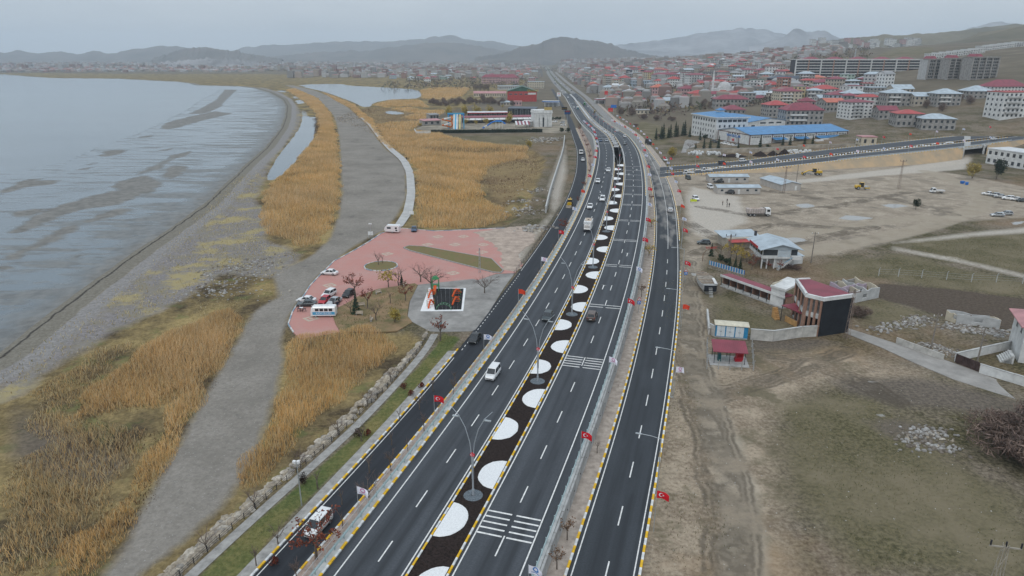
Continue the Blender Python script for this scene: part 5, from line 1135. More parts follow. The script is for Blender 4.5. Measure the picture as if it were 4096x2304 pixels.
def wheel_mesh(r,w):
 a = [2 * math.pi * k / 12 for k in range(12)]; t = MB(); rings = [[(x,q * math.cos(b_),q * math.sin(b_)) for b_ in a] for x,q in ((-w / 2,r * .62),(-w / 2,r * .9),(-w / 2 * .7,r),(w / 2 * .7,r),(w / 2,r * .9),(w / 2,r * .62))]
 t.loft(rings); tm = t.mesh("tyre",M_BLACK); q = MB(); q.loft([[(x,r * .62 * math.cos(b_),r * .62 * math.sin(b_)) for b_ in a] for x in (-w / 2 - .012,w / 2 + .012)]); return tm,q.mesh("rim",M_RIM)
WM = {}
def add_wheels(root,pos,r=.33,w=.22):
 if (r,w) not in WM: WM[(r,w)] = wheel_mesh(r,w)
 for x,y in pos:
  e = link("wheel",WM[(r,w)][0],root,(x,y,r)); link("rim",WM[(r,w)][1],e)
CARS = {}
SPEC = dict(  # L, W, H, belt, cabin base rear/front, roof rear/front, bonnet height
 sedan=(4.6,1.8,1.46,.92,-1.75,1.0,-1.0,.22,.88),hatch=(4.2,1.78,1.5,.95,-1.98,.95,-1.55,.2,.92),suv=(4.5,1.86,1.68,1.06,-2.12,1.0,-1.8,.3,1.04),van=(4.3,1.76,1.82,1.05,-2.08,1.35,-2.0,.62,1.02))
def car_proto(kind,pm):
 L,W,H,zb,c0,c1,r0,r1,hb = SPEC[kind]; root = empty("car"); w = W / 2; lo = .24; h = L / 2; body = MB()
 def ring(y,ww,z0,z1,top=.9): return [(-ww * .9,y,z0),(ww * .9,y,z0),(ww,y,z0 + .22),(ww,y,z1 - .14),(ww * top,y,z1),(-ww * top,y,z1),(-ww,y,z1 - .14),(-ww,y,z0 + .22)]
 tail = zb + (.02 if kind != 'sedan' else .0)
 st = [(-h,w * .82,lo + .16,tail - .12),(-h + .12,w * .95,lo + .05,tail),(-h + .6,w,lo,zb),(c1 - .1,w,lo,zb),(c1 + .25,w,lo,hb),(h - .55,w * .97,lo,hb - .10),(h - .12,w * .9,lo + .04,hb - .24),(h,w * .72,lo + .14,hb - .40)]
 body.loft([ring(*s_) for s_ in st]).build("body",pm,root)
 ri = .80; t = MB(); P = [(-w * .93,c0,zb - .03),(w * .93,c0,zb - .03),(w * .93,c1,zb - .03),(-w * .93,c1,zb - .03),(-w * ri,r0,H),(w * ri,r0,H),(w * ri,r1,H),(-w * ri,r1,H)]
 t.hexa(P); P2 = [(x * .86,y * .94,H) for x,y,z in P[4:]]; t.loft([[P[4],P[5],P[6],P[7]],[(a,b_,H + .045) for a,b_,z in P2]],caps=False); t.poly([(a,b_,H + .045) for a,b_,z in P2]); t.build("roof",pm,root)
 def pane(name,q,off,ins=.1):
  c_ = sum((Vector(v) for v in q),Vector()) / 4; n = (Vector(q[1]) - Vector(q[0])).cross(Vector(q[3]) - Vector(q[0])).normalized() * off
  MB().poly([tuple(c_ + (Vector(v) - c_) * (1 - ins) + n) for v in q]).build(name,M_GLASS,root)
 pane("windscreen",[P[2],P[3],P[7],P[6]],.012); pane("rear_window",[P[0],P[1],P[5],P[4]],.012,.16)
 lerp = lambda a,b_,u: tuple(a[i] + (b_[i] - a[i]) * u for i in range(3))
 for s,(a,b_,c_,d) in (("r",(P[1],P[2],P[6],P[5])),("l",(P[3],P[0],P[4],P[7]))):
  m0,m1 = lerp(a,b_,.5),lerp(d,c_,.5); pane("side_window",[a,m0,m1,d],.012,.13); pane("side_window",[m0,b_,c_,m1],.012,.13)
 for s in (-1,1):
  MB().obox(s * w * .68,h - .16,hb - .36,.36,.2,.14).build("headlight",M_HEAD,root); MB().obox(s * w * .76,-h + .06,tail - .18,.26,.1,.2).build("taillight",M_TAIL,root)
  MB().obox(s * (w + .08),c1 - .35,zb + .06,.18,.1,.13).build("mirror",pm,root)
 MB().obox(0,h - .02,lo + .3,W * .55,.06,.16).build("grille",M_DARK,root); MB().obox(0,-h - .01,lo + .42,.5,.03,.12).build("number_plate",M_PLATE,root)
 add_wheels(root,[(s * (w - .1),y) for s in (-1,1) for y in (-L * .29,L * .31)]); return root
vgroup = {}
def car(kind,colr,x,y,z,rz,label,cat="car",group=None):
 if (kind,colr) not in CARS: CARS[(kind,colr)] = car_proto(kind,PA[colr])
 o = place(CARS[(kind,colr)],(x,y,z),rz,None,label,cat,group); o.name = {"van": "van"}.get(kind,"car"); return o
def lane(curve,px,py,off,zf):
 return on_curve(curve,px * KS,py * KS,off,zf)
def drive(kind,colr,curve,px,py,off,zf,away,label,cat="car"):
 x,y,z = lane(curve,px,py,off,zf); return car(kind,colr,x,y,z + .04,curve.head(y) + (0 if away else math.pi),label,cat)
drive('van','white',LFC,805,1330,.3,zero,False,"white van half hidden by the rust-leaved street tree","van"); drive('sedan','black',LFC,1208,858,-.6,zero,False,"black sedan on the lakeside frontage road at the end of the lawn")
drive('van','white',MAIN,1236,962,-7.9,hz,False,"white van driving toward the viewer, alone on the near highway","van"); drive('hatch','grey',MAIN,1374,808,-4.5,hz,False,"dark hatchback coming toward the viewer beside the median beds")
drive('sedan','white',MAIN,1488,526,-7.8,hz,False,"white sedan just ahead of the camper truck in the outer lane"); drive('suv','white',MAIN,1518,506,-4.4,hz,False,"white SUV beside the median just beyond the white sedan")
drive('hatch','white',MAIN,1504,461,-8.0,hz,False,"small white car in the outer lane before the bridge slot"); drive('sedan','white',MAIN,1529,432,-4.6,hz,False,"white car beside the median end at the bridge slot")
drive('suv','blue',MAIN,1512,357,-8,hz,False,"dark car on the curve past the bridge, outer lane"); drive('sedan','silver',MAIN,1527,356,-4.5,hz,False,"silver car on the curve past the bridge, inner lane")
drive('hatch','silver',MAIN,1461,262,-7.5,hz,False,"small far car behind the teal lorry")
drive('suv','brown',MAIN,1497,797,4.4,hz,True,"brown SUV driving away beside the median"); drive('sedan','white',MAIN,1542,331,8,hz,True,"white car driving away on the far ramp, nearer one"); drive('hatch','white',MAIN,1563,345,8,hz,True,"white car driving away on the far ramp, behind the first"); drive('sedan','grey',MAIN,1574,364,5,hz,True,"dark grey car driving away over the bridge"); drive('suv','blue',MAIN,1490,295,6,hz,True,"dark far car near the yellow loader")
drive('suv','silver',RFC,1680,533,1.6,zero,True,"silver car driving away on the dusty frontage road"); drive('hatch','white',LFC,1463,405,.6,zero,False,"white car behind the small lorry on the lakeside frontage road")
rr = random.Random(5)
for i in range(26):                                            # traffic far down the road
 y = rr.uniform(760,1900); away = i % 2; x,yy = map(float,MAIN.at(y,(rr.choice((4.4,8.0))) * (1 if away else -1)))
 car(rr.choice(('sedan','hatch','suv')),rr.choice(('white','white','grey','silver','blue')),x,yy,.2,MAIN.head(y) + (0 if away else math.pi),"tiny car in the far traffic of the highway","car","far traffic on the highway")
def park(kind,colr,px,py,rzdeg,label,z=None,cat="car"):
 x,y,zz = hitP(px,py); return car(kind,colr,x,y,max(zz,0) + .06 if z is None else z,R(rzdeg),label,cat)
park('sedan','white',829,691,80,"white sedan parked alone at the lake edge of the red square"); park('sedan','white',771,760,80,"white sedan behind the grey one beside the food van"); park('sedan','grey',772,770,96,"grey sedan beside the food van")
park('hatch','red',817,762,170,"red hatchback behind the food van"); park('suv','white',828,746,160,"white SUV behind the red hatchback"); park('sedan','silver',841,764,160,"silver car next to the people at the food van"); park('hatch','black',877,745,165,"black hatchback under the rust-leaved tree"); park('sedan','blue',1042,581,185,"dark car beside the caravan at the reed bed")
def c5(x,y): return (2596 + x * .5825) / KS,(520 + y * .5825) / KS
for (x,y,k,c_,rz,lb) in [(550,440,'suv','black',75,"black SUV in front of the near site hut"),(478,362,'sedan','black',80,"black car between the two site huts"),(420,402,'van','white',185,"white van at the left end of the near site hut"),(320,482,'suv','white',185,"white off-roader with a yellow-green board behind it"),(855,380,'suv','white',80,"white car beside the gabled site hut"),(375,785,'hatch','grey',80,"grey car at the restaurant gate"),
 (2325,448,'sedan','white',60,"first white car of the parked row, from the left"),(2370,456,'hatch','silver',60,"second car of the parked row, silver"),(2410,466,'sedan','silver',60,"third car of the parked row, silver saloon"),(2465,480,'suv','white',60,"fourth car of the parked row, white"),(2520,486,'sedan','white',60,"fifth car of the parked row, white saloon"),(2562,494,'hatch','grey',60,"sixth car of the parked row, dark"),(2390,594,'sedan','silver',80,"silver car of the pair parked on bare ground"),(2450,584,'hatch','silver',80,"hatchback of the pair parked on bare ground"),(112,212,'sedan','white',180,"white car at the far kerb before the flag row"),(268,338,'van','grey',185,"grey pickup-like van at the road junction")]:
 px,py = c5(x,y); park(k,c_,px,py,rz,lb)
# ---- special vehicles
def veh(name,px,py,rz,label,cat,loc=None):
 x,y,z = loc or hitP(px,py); return empty(name,(x,y,z + .03),rz,label=label,cat=cat)
def flatbed(px,py,rzdeg,label,pm=None,loc=None):
 v = veh("flatbed_truck",px,py,R(rzdeg),label,"truck",loc); pm = pm or PA['white']
 MB().hexa([(-.95,.7,.5),(.95,.7,.5),(.95,2.7,.5),(-.95,2.7,.5),(-.9,.75,2.1),(.9,.75,2.1),(.85,1.9,2.1),(-.85,1.9,2.1)]).build("cab",pm,v); MB().poly([(.8,2.58,1.2),(-.8,2.58,1.2),(-.76,2.0,2.0),(.76,2.0,2.0)]).build("windscreen",M_GLASS,v)
 for s in (-1,1): MB().poly([(s * .96,.9,1.25),(s * .96,2.1,1.25),(s * .92,1.7,1.95),(s * .92,.9,1.95)][::s]).build("side_window",M_GLASS,v)
 b_ = MB(); b_.box(-1,1,-2.7,.6,.75,.9); b_.build("bed",M_MUD,v)
 for q in ((-1,-.95,-2.7,.6),(.95,1,-2.7,.6),(-1,1,-2.7,-2.65),(-1,1,.55,.6)): MB().box(*q,.9,1.35).build("bed_side",pm,v)
 add_wheels(v,[(s * .85,y) for s in (-1,1) for y in (-1.7,1.8)],.36,.24)
for x,y,rz,lb in [(270,305,85,"white flatbed truck standing at the junction median, left one"),(395,288,85,"white flatbed truck at the junction, right one with people"),(1975,432,80,"white double-cab flatbed parked on the bare ground")]:
 px,py = c5(x,y); flatbed(px,py,rz,lb)
def camper(loc,rz):
 v = veh("camper_truck",0,0,rz,"white camper truck with box body coming toward the viewer","truck",loc)
 MB().hexa([(-1,1.2,.5),(1,1.2,.5),(.95,3.0,.5),(-.95,3.0,.5),(-.98,1.2,2.25),(.98,1.2,2.25),(.85,2.1,2.25),(-.85,2.1,2.25)]).build("cab",PA['white'],v); MB().poly([(.85,2.78,1.3),(-.85,2.78,1.3),(-.78,2.2,2.1),(.78,2.2,2.1)]).build("windscreen",M_GLASS,v)
 MB().box(-.95,.95,2.9,3.08,.45,1.0).build("grille",M_DARK,v); bx_ = MB(); bx_.box(-1.15,1.15,-3.2,1.3,.8,3.1); bx_.box(-1.12,1.12,1.3,2.1,2.3,3.05); bx_.build("camper_box",PA['white'],v)
 MB().box(-1.0,1.0,-3.0,.9,3.1,3.16).build("roof_sheet",mat("roof_stained",(.55,.45,.36),.7,.3,1),v); MB().cyl((0,-.6),.28,3.16,3.28,8).build("roof_vent",M_DARK,v)
 for s in (-1,1): MB().obox(s * .75,3.02,.95,.3,.1,.2).build("headlight",M_HEAD,v); MB().box(s * 1.16 - .01,s * 1.16 + .01,-1.5,-.3,1.7,2.4).build("side_window",M_GLASS,v)
 add_wheels(v,[(s * .92,y) for s in (-1,1) for y in (-1.8,2.1)],.38,.26)
_l = lane(MAIN,1488,582,-5.6,hz); camper(_l,MAIN.head(_l[1]) + math.pi)
def lorry(loc,rz,label,cab,box,L=6.5,H=3.2,name="lorry"):
 v = veh(name,0,0,rz,label,"truck",loc); MB().hexa([(-1.15,L / 2 - 1.8,.6),(1.15,L / 2 - 1.8,.6),(1.15,L / 2,.6),(-1.15,L / 2,.6),(-1.12,L / 2 - 1.8,2.6),(1.12,L / 2 - 1.8,2.6),(1.1,L / 2 - .3,2.6),(-1.1,L / 2 - .3,2.6)]).build("cab",cab,v)
 MB().poly([(.95,L / 2 - .06,1.5),(-.95,L / 2 - .06,1.5),(-.95,L / 2 - .22,2.4),(.95,L / 2 - .22,2.4)]).build("windscreen",M_GLASS,v); MB().box(-1.2,1.2,-L / 2,L / 2 - 1.95,.9,H).build("cargo_box",box,v); MB().box(-.5,.5,-L / 2 + .1,L / 2 - .4,.5,.85).build("chassis",M_DARK,v)
 for s in (-1,1): MB().obox(s * .85,L / 2 + .01,.95,.3,.06,.2).build("headlight",M_HEAD,v)
 add_wheels(v,[(s * 1.0,y) for s in (-1,1) for y in (-L * .3,L * .33)],.48,.3)
_l = lane(MAIN,1467,276,-5.5,hz); lorry(_l,MAIN.head(_l[1]) + math.pi,"teal-fronted lorry coming down the far highway",PA['teal'],PA['white'])
_l = lane(LFC,1464,388,-.2,zero); lorry(_l,LFC.head(_l[1]) + math.pi,"small cream lorry on the lakeside frontage road",PA['white'],mat("cream_tarp",(.55,.5,.4),.8,.2,1),5.5,2.3)
x,y,_ = hit(2592,578); lorry((x,y,.05),0.1,"dark lorry standing at the frontage road by the flags",PA['black'],M_DARK,8,3.6)
_l = lane(MAIN,1478,264,6,hz); v = veh("minibus",0,0,MAIN.head(_l[1]),"green minibus driving away on the far highway","bus",_l); MB().loft([[(-1,y,.4),(1,y,.4),(1.05,y,1.6),(.95,y,z),(-.95,y,z),(-1.05,y,1.6)] for y,z in ((-3,2.7),(2.4,2.7),(3.0,1.9))]).build("body",PA['green'],v); MB().box(-.9,.9,-3.04,-3.0,1.5,2.3).build("rear_window",M_GLASS,v); add_wheels(v,[(s * .9,y) for s in (-1,1) for y in (-1.8,1.9)],.4,.25)
for s in (-1,1): MB().box(s * 1.06 - .01,s * 1.06 + .01,-2.5,2.0,1.55,2.3).build("side_window",M_GLASS,v)
def food_van():
 x,y,z = hitP(816,795); v = empty("food_van",(x,y,.07),R(92),label="white and blue food van with lettering on the red square",cat="van"); w,L = 1.0,5.4
 b_ = MB(); b_.loft([[(-w,yy,.35),(w,yy,.35),(w,yy,1.35),(w * .92,yy,zt - .25),(w * .75,yy,zt),(-w * .75,yy,zt),(-w * .92,yy,zt - .25),(-w,yy,1.35)] for yy,zt in ((-2.7,2.3),(-2.5,2.45),(2.2,2.45),(2.55,2.2),(2.72,1.55))]); b_.build("body",PA['white'],v)
 for s in (-1,1):
  MB().box(s * 1.005 - .012,s * 1.005 + .012,-2.6,2.3,.62,1.28).build("blue_stripe",PA['ltblue'],v)
  for k in range(4): MB().box(s * .99 - .02,s * .99 + .02,-2.1 + k * 1.0,-1.3 + k * 1.0,1.45,2.05).build("side_window",M_GLASS,v)
 t = link("lettering",text_mesh("KOFTECIM",.62,PA['white'],.02),v,(-1.025,-.15,.95),R(-90)); t.scale = (1.15,1,1)
 MB().poly([(.85,2.60,1.45),(-.85,2.60,1.45),(-.8,2.5,2.15),(.8,2.5,2.15)]).build("windscreen",M_GLASS,v);
 for k in (-.9,.4): MB().obox(0,k,2.52,.3,.3,.2).build("roof_vent",PA['white'],v)
 for s in (-1,1): MB().cyl((0,0),.12,0,.05,8).build("headlight",M_HEAD,v,(s * .65,2.72,.9))
 add_wheels(v,[(s * .85,q) for s in (-1,1) for q in (-1.6,1.7)],.35,.22)
food_van()
def caravan():
 x,y,z = hitP(988,585); v = empty("caravan",(x,y,.07),R(80),label="white touring caravan parked at the corner of the red square",cat="caravan"); prof = [(-2.4,.5),(2.1,.5),(2.5,1.1),(2.25,1.9),(1.7,2.5),(-2.2,2.55),(-2.5,2.2)]
 MB().loft([[(s,a,b_) for a,b_ in prof] for s in (-1.1,1.1)]).build("body",PA['white'],v)
 for s in (-1,1):
  for a,b_ in ((-1.9,-1.2),(.2,1.5)): MB().box(s * 1.105 - .015,s * 1.105 + .015,a,b_,1.4,2.0).build("side_window",M_GLASS,v)
 MB().box(-1.115,-1.1,-2.0,-1.35,.75,1.2).build("service_hatch",M_DARK,v); MB().box(-.8,.8,2.05,2.3,1.5,1.9).build("front_window",M_GLASS,v); MB().tube([(0,2.4,.5),(0,3.6,.5)],.06,5).build("drawbar",M_STEEL,v); add_wheels(v,[(-.95,-.2),(.95,-.2)],.32,.2)
caravan()
def dump_truck():
 px,py = c5(745,590); x,y,z = hitP(px,py); v = empty("dump_truck",(x,y,z),R(-93),label="white tipper truck with dusty steel body on the building site",cat="truck")
 MB().hexa([(-1.2,2.4,1.0),(1.2,2.4,1.0),(1.2,4.3,.7),(-1.2,4.3,.7),(-1.15,2.4,3.0),(1.15,2.4,3.0),(1.1,4.05,3.0),(-1.1,4.05,3.0)]).build("cab",PA['white'],v); MB().poly([(1.0,4.2,1.75),(-1.0,4.2,1.75),(-1.0,4.1,2.75),(1.0,4.1,2.75)]).build("windscreen",M_GLASS,v)
 for s in (-1,1): MB().box(s * 1.19 - .02,s * 1.19 + .02,2.9,3.9,1.8,2.6).build("side_window",M_GLASS,v)
 b_ = MB(); prof = [(-3.9,1.15),(1.9,1.15),(2.2,2.9),(-4.2,2.75)]
 b_.loft([[(s,a,c_) for a,c_ in prof] for s in (-1.25,1.25)]); body = b_.build("tipper_body",mat("dusty_pink_steel",(.50,.44,.41),.7,.2,.8),v)
 for k in range(7): MB().box(1.26,1.34,-3.7 + k * .85,-3.58 + k * .85,1.2,2.75).build("body_rib",M_MUD,body); MB().box(-1.34,-1.26,-3.7 + k * .85,-3.58 + k * .85,1.2,2.75).build("body_rib",M_MUD,body)
 MB().box(-1.3,1.3,1.9,2.3,2.9,3.1).build("cab_guard",M_MUD,body); MB().ball((0,-1.0,2.75),1.0,10,6,0,(1.1,2.6,.35)).build("load",M_DUST,v); MB().box(-.5,.5,-3.8,4.0,.7,1.1).build("chassis",M_DARK,v)
 add_wheels(v,[(s * 1.05,q) for s in (-1,1) for q in (-2.9,-1.5,3.3)],.55,.32)
dump_truck()
def grader():
 px,py = c5(1125,310); x,y,z = hitP(px,py); v = empty("road_grader",(x,y,z),R(88),label="yellow motor grader on the pale dirt below the road embankment",cat="grader"); Y_ = PA['yellow']
 MB().box(-1.0,1.0,-4.0,-1.2,1.0,2.3).build("engine_cover",Y_,v); MB().tube([(0,-1.0,1.6),(0,.5,2.3),(0,2.5,2.2),(0,4.6,1.2)],.25,6).build("frame_beam",Y_,v); c_ = MB(); c_.hexa([(-.8,-1.3,1.5),(.8,-1.3,1.5),(.8,.4,1.5),(-.8,.4,1.5),(-.75,-1.2,3.3),(.75,-1.2,3.3),(.75,.2,3.3),(-.75,.2,3.3)]); c_.build("cab",M_GLASS,v); MB().box(-.85,.85,-1.35,.35,3.3,3.42).build("cab_roof",Y_,v)
 MB().obox(0,1.9,.75,3.6,.12,.6,.4).build("blade",M_STEEL,v); MB().box(-1.1,1.1,4.4,4.7,.9,1.2).build("front_axle",Y_,v); MB().box(-1.2,1.2,5.3,5.4,.5,1.2).build("push_blade",Y_,v); MB().cyl((.4,-2.5),.1,2.3,3.2,6).build("exhaust",M_DARK,v)
 add_wheels(v,[(s * 1.0,q) for s in (-1,1) for q in (-3.3,-1.7,4.5)],.68,.42)
grader()
def roller():
 px,py = c5(1455,408); x,y,z = hitP(px,py); v = empty("road_roller",(x,y,z),R(-92),label="yellow road roller standing on the muddy ground",cat="roller"); Y_ = PA['yellow']
 MB().loft([[(-.95,q,.9),(.95,q,.9),(.9,q,t),(-.9,q,t)] for q,t in ((-2.6,1.7),(-2.2,1.95),(-.6,2.0))]).build("engine_cover",Y_,v); c_ = MB(); c_.hexa([(-.8,-.7,1.2),(.8,-.7,1.2),(.8,.8,1.2),(-.8,.8,1.2),(-.75,-.65,3.0),(.75,-.65,3.0),(.75,.7,3.0),(-.75,.7,3.0)]); c_.build("cab",M_GLASS,v); MB().box(-.85,.85,-.75,.85,3.0,3.12).build("cab_roof",Y_,v)
 a = [2 * math.pi * k / 16 for k in range(16)]; MB().loft([[(q,2.2 + .78 * math.cos(t),.78 + .78 * math.sin(t)) for t in a] for q in (-1.05,1.05)]).build("drum",M_STEEL,v)
 for q in ((-1.3,-1.1,1.0,3.1),(1.1,1.3,1.0,3.1),(-1.3,1.3,2.98,3.15)): MB().box(*q,.6,1.05).build("drum_frame",Y_,v)
 for s in (-.78,.78): MB().box(s - .05,s + .05,.65,.75,1.2,3.0).build("cab_post",Y_,v)
 add_wheels(v,[(s * .85,-1.6) for s in (-1,1)],.72,.5)
roller()
def backhoe(loc,rz,label,pm):
 v = veh("backhoe_loader",0,0,rz,label,"loader",loc); MB().box(-.6,.6,.3,2.4,.8,1.7).build("engine_cover",pm,v); MB().box(-.7,.7,-1.2,.3,1.0,2.6).build("cab",M_GLASS,v); MB().box(-.8,.8,-1.3,.4,2.6,2.72).build("cab_roof",pm,v)
 MB().hexa([(-1.1,3.2,.2),(1.1,3.2,.2),(1.1,4.0,.1),(-1.1,4.0,.1),(-1.1,3.1,1.0),(1.1,3.1,1.0),(1.1,3.4,1.0),(-1.1,3.4,1.0)]).build("front_bucket",M_MUD,v)
 for s in (-.75,.75): MB().tube([(s,.6,1.5),(s,2.3,1.2),(s,3.3,.6)],.1,5).build("lift_arm",pm,v)
 MB().tube([(0,-1.4,1.2),(0,-2.3,3.0),(0,-3.2,2.2),(0,-3.3,1.2)],.14,5).build("rear_boom",pm,v); add_wheels(v,[(s * .8,-.8) for s in (-1,1)],.7,.4); add_wheels(v,[(s * .8,1.8) for s in (-1,1)],.45,.3)
_l = lane(LFC,1432,519,0,zero); backhoe(_l,LFC.head(_l[1]) + math.pi,"orange and black backhoe loader on the lakeside frontage road",PA['yellow']); _l = lane(MAIN,1497,285,9,hz); backhoe(_l,MAIN.head(_l[1]),"yellow loader on the far highway shoulder",PA['yellow'])

# ------------------------------------------------------------------ people
def person(loc,rz,label,top,leg,pose=0,h=1.72):
 root = empty("person",loc,rz,label=label,cat="person"); mb = MB(); r = random.Random(hash(label) % 999); st = .13 * (1 if pose else .35); s = h / 1.72
 def limb(p,rad,n=6,m=0): mb.tube([tuple(c_ * s for c_ in q) for q in p],[q * s for q in rad],n,m)
 mb.loft([[(a * math.cos(t) * s,b_ * math.sin(t) * s,z * s) for t in np.linspace(0,6.283,9)[:-1]] for a,b_,z in ((.16,.11,.86),(.17,.12,.98),(.15,.105,1.12),(.19,.12,1.32),(.21,.115,1.42),(.09,.08,1.49),(.055,.055,1.53))],0)
 for k in (-1,1):
  limb([(k * .09,0,.92),(k * .1,st * k,.5),(k * .1,st * 1.2 * k - .03,.06)],[.085,.06,.042],6,1); limb([(k * .1,st * 1.2 * k - .05,.05),(k * .1,st * 1.2 * k + .14,.035)],[.05,.035],5,3)
  limb([(k * .2,0,1.40),(k * .26,-.05 * k * pose,1.12),(k * .24,.1 + .08 * pose,.9)],[.055,.042,.032],5,0); limb([(k * .24,.1 + .08 * pose,.9),(k * .235,.14 + .08 * pose,.82)],[.036,.02],5,2)
 mb.ball((0,.01 * s,1.63 * s),.105 * s,8,6,2,(.9,1.0,1.2)); mb.build("body",[top,leg,mat("skin",(.42,.26,.19),.6,.1,3),M_BLACK],root,smooth=True)
 MB().ball((0,-.02 * s,1.665 * s),.11 * s,8,6,0,(.95,1.0,1.05)).build("hair",mat("dark_hair",(.02,.015,.012),.6,.2,3),root)
CL = {k: mat("cloth_" + k,c_,.9,.15,3) for k,c_ in dict(black=(.015,.015,.018),navy=(.02,.03,.06),grey=(.12,.12,.13),brown=(.14,.09,.06),olive=(.09,.09,.05),denim=(.05,.08,.14)).items()}
for (x,y,rz,t,l_,lb,po) in [(505,516,40,'brown','black',"person in a brown jacket left in the standing group on the site",1),(535,500,200,'black','black',"person in black at the back of the standing group on the site",0),(535,530,90,'black','navy',"person in black in the middle of the standing group on the site",0),(550,530,150,'black','black',"person in black at the right of the standing group on the site",0),(458,405,80,'navy','black',"person in dark clothes at the corner of the near site hut",0),(527,352,10,'black','denim',"person standing before the farther site hut's door",0),(360,312,60,'black','black',"person in black beside the flatbed trucks",0),(392,325,180,'navy','black',"person in navy beside the flatbed trucks",0),(405,322,100,'grey','black',"person in grey beside the flatbed trucks",1)]:
 px,py = c5(x,y); person(hitP(px,py),R(rz),lb,CL[t],CL[l_],po)
for (x,y,rz,t,l_,lb,po) in [(527,815,90,'black','navy',"person in black at the serving end of the food van",0),(540,800,200,'navy','black',"person in navy just behind the food van's end",0),(552,772,150,'black','black',"person in black by the silver car at the food van",0),(505,790,40,'grey','black',"person in grey beside the food van's door",0),(532,845,250,'denim','denim',"person in denim at the food van's rear corner",1)]:
 px,py = ZQ(x,y); X,Y,_ = hitP(px,py); person((X,Y,.07),R(rz),lb,CL[t],CL[l_],po)
x,y,z = hit(1000 + .4658 * 1345,100 + .4658 * 1160); person((x,y,z),3.0,"lone walker in dark clothes on the paved lakeside path",CL['black'],CL['navy'],1)

# ------------------------------------------------------------------ buildings
def crop(x0,y0,k): return lambda x,y,z=0.0: G(x0 + x * k,y0 + y * k,z)
n1,n2,n3,n4,n5,n6 = crop(2700,1040,.31746),crop(1650,400,.27174),crop(2740,430,.26398),crop(2740,880,.25621),crop(3400,1050,.41404),crop(2596,520,.5825)
def frame(name,A,B,label,cat="building",z=0.0,group=None):
 """Empty at A; local +x runs to B, local +y away from the viewer. Returns the Empty and the length of the front"""
 return empty(name,(A[0],A[1],z),math.atan2(B[1] - A[1],B[0] - A[0]),label=label,cat=cat,group=group),math.hypot(B[0] - A[0],B[1] - A[1])
def wmat(n,c,**k): return mat("wall_" + n,c,.9,k.pop('var',.14),k.pop('scale',.5),bump=.15,**k)
WL = dict(white=wmat("white",(.66,.66,.64)),cream=wmat("cream",(.55,.49,.38)),grey=wmat("grey_block",(.33,.315,.295),var=.22),beige=wmat("beige",(.44,.39,.32)),pink=wmat("pink",(.50,.33,.32)),yellow=wmat("yellow",(.56,.45,.26)),black=wmat("black",(.022,.025,.03)),blue=wmat("pale_blue",(.40,.47,.53)),green=wmat("pale_green",(.33,.43,.36)),red=wmat("red",(.42,.06,.055)),brick=wmat("brick",(.34,.2,.145)),dark=wmat("dark",(.07,.07,.075)),lilac=wmat("lilac",(.45,.37,.43)),ltgrey=wmat("light_grey",(.48,.48,.47)))
def roofmat(n,c,rough=.55):
 """ribbed sheet roof: fine ribs from a wave, weather blotches from noise"""
 m,nn,l,b = newmat("roof_" + n); tc = nn.new("ShaderNodeTexCoord"); wv = nn.new("ShaderNodeTexWave"); wv.inputs['Scale'].default_value = .9; wv.bands_direction = 'X'; l.new(tc.outputs['Object'],wv.inputs['Vector'])
 ns = nn.new("ShaderNodeTexNoise"); ns.inputs['Scale'].default_value = .35; ns.inputs['Detail'].default_value = 5; l.new(tc.outputs['Object'],ns.inputs['Vector'])
 mr = nn.new("ShaderNodeMapRange"); mr.inputs[1].default_value = .35; mr.inputs[2].default_value = .7; l.new(ns.outputs[0],mr.inputs[0]); mx = nn.new("ShaderNodeMix"); mx.data_type = 'RGBA'; l.new(mr.outputs[0],mx.inputs[0]); mx.inputs[6].default_value = (*[x * .8 for x in c],1); mx.inputs[7].default_value = (*[min(1,x * 1.15) for x in c],1)
 l.new(mx.outputs[2],b.inputs['Base Color']); b.inputs['Roughness'].default_value = rough; bp = nn.new("ShaderNodeBump"); bp.inputs['Strength'].default_value = .35; bp.inputs['Distance'].default_value = .04; l.new(wv.outputs[0],bp.inputs['Height']); l.new(bp.outputs[0],b.inputs['Normal']); return m
RF = dict(maroon=roofmat("maroon",(.23,.035,.055)),red=roofmat("red",(.40,.05,.045)),orange=roofmat("orange",(.50,.13,.075)),metal=roofmat("metal",(.40,.46,.50)),blue=roofmat("blue",(.05,.21,.43),.45),green=roofmat("green",(.03,.11,.07)),grey=roofmat("grey",(.27,.27,.27)),white=roofmat("white",(.62,.63,.63)),dark=roofmat("dark",(.06,.075,.1)),pink=roofmat("pink",(.47,.22,.22)))
M_WIN = mat("window_glass",(.045,.055,.065),.12,.2,.7,spec=.6); M_FRM = mat("window_frame",(.62,.62,.60),.6,.08,2); M_WOOD = mat("weathered_wood",(.27,.19,.13),.9,.3,1.5,bump=.3); M_PLY = mat("plywood_orange",(.52,.30,.12),.8,.2,1.2)
def window(root,x,y,z,w,h,side='f',frame_=True):
 """glazed opening standing 3 cm proud, with its own frame"""
 d = .03
 if side == 'f': q = (x - w / 2,x + w / 2,y - d,y + .02); p = (x - w / 2 + .08,x + w / 2 - .08,y - d - .015,y)
 elif side == 'l': q = (x - d,x + .02,y - w / 2,y + w / 2); p = (x - d - .015,x,y - w / 2 + .08,y + w / 2 - .08)
 else: q = (x - .02,x + d,y - w / 2,y + w / 2); p = (x,x + d + .015,y - w / 2 + .08,y + w / 2 - .08)
 o = MB().box(*q,z,z + h).build("window",M_FRM,root); MB().box(*p,z + .08,z + h - .08).build("pane",M_WIN,o); return o
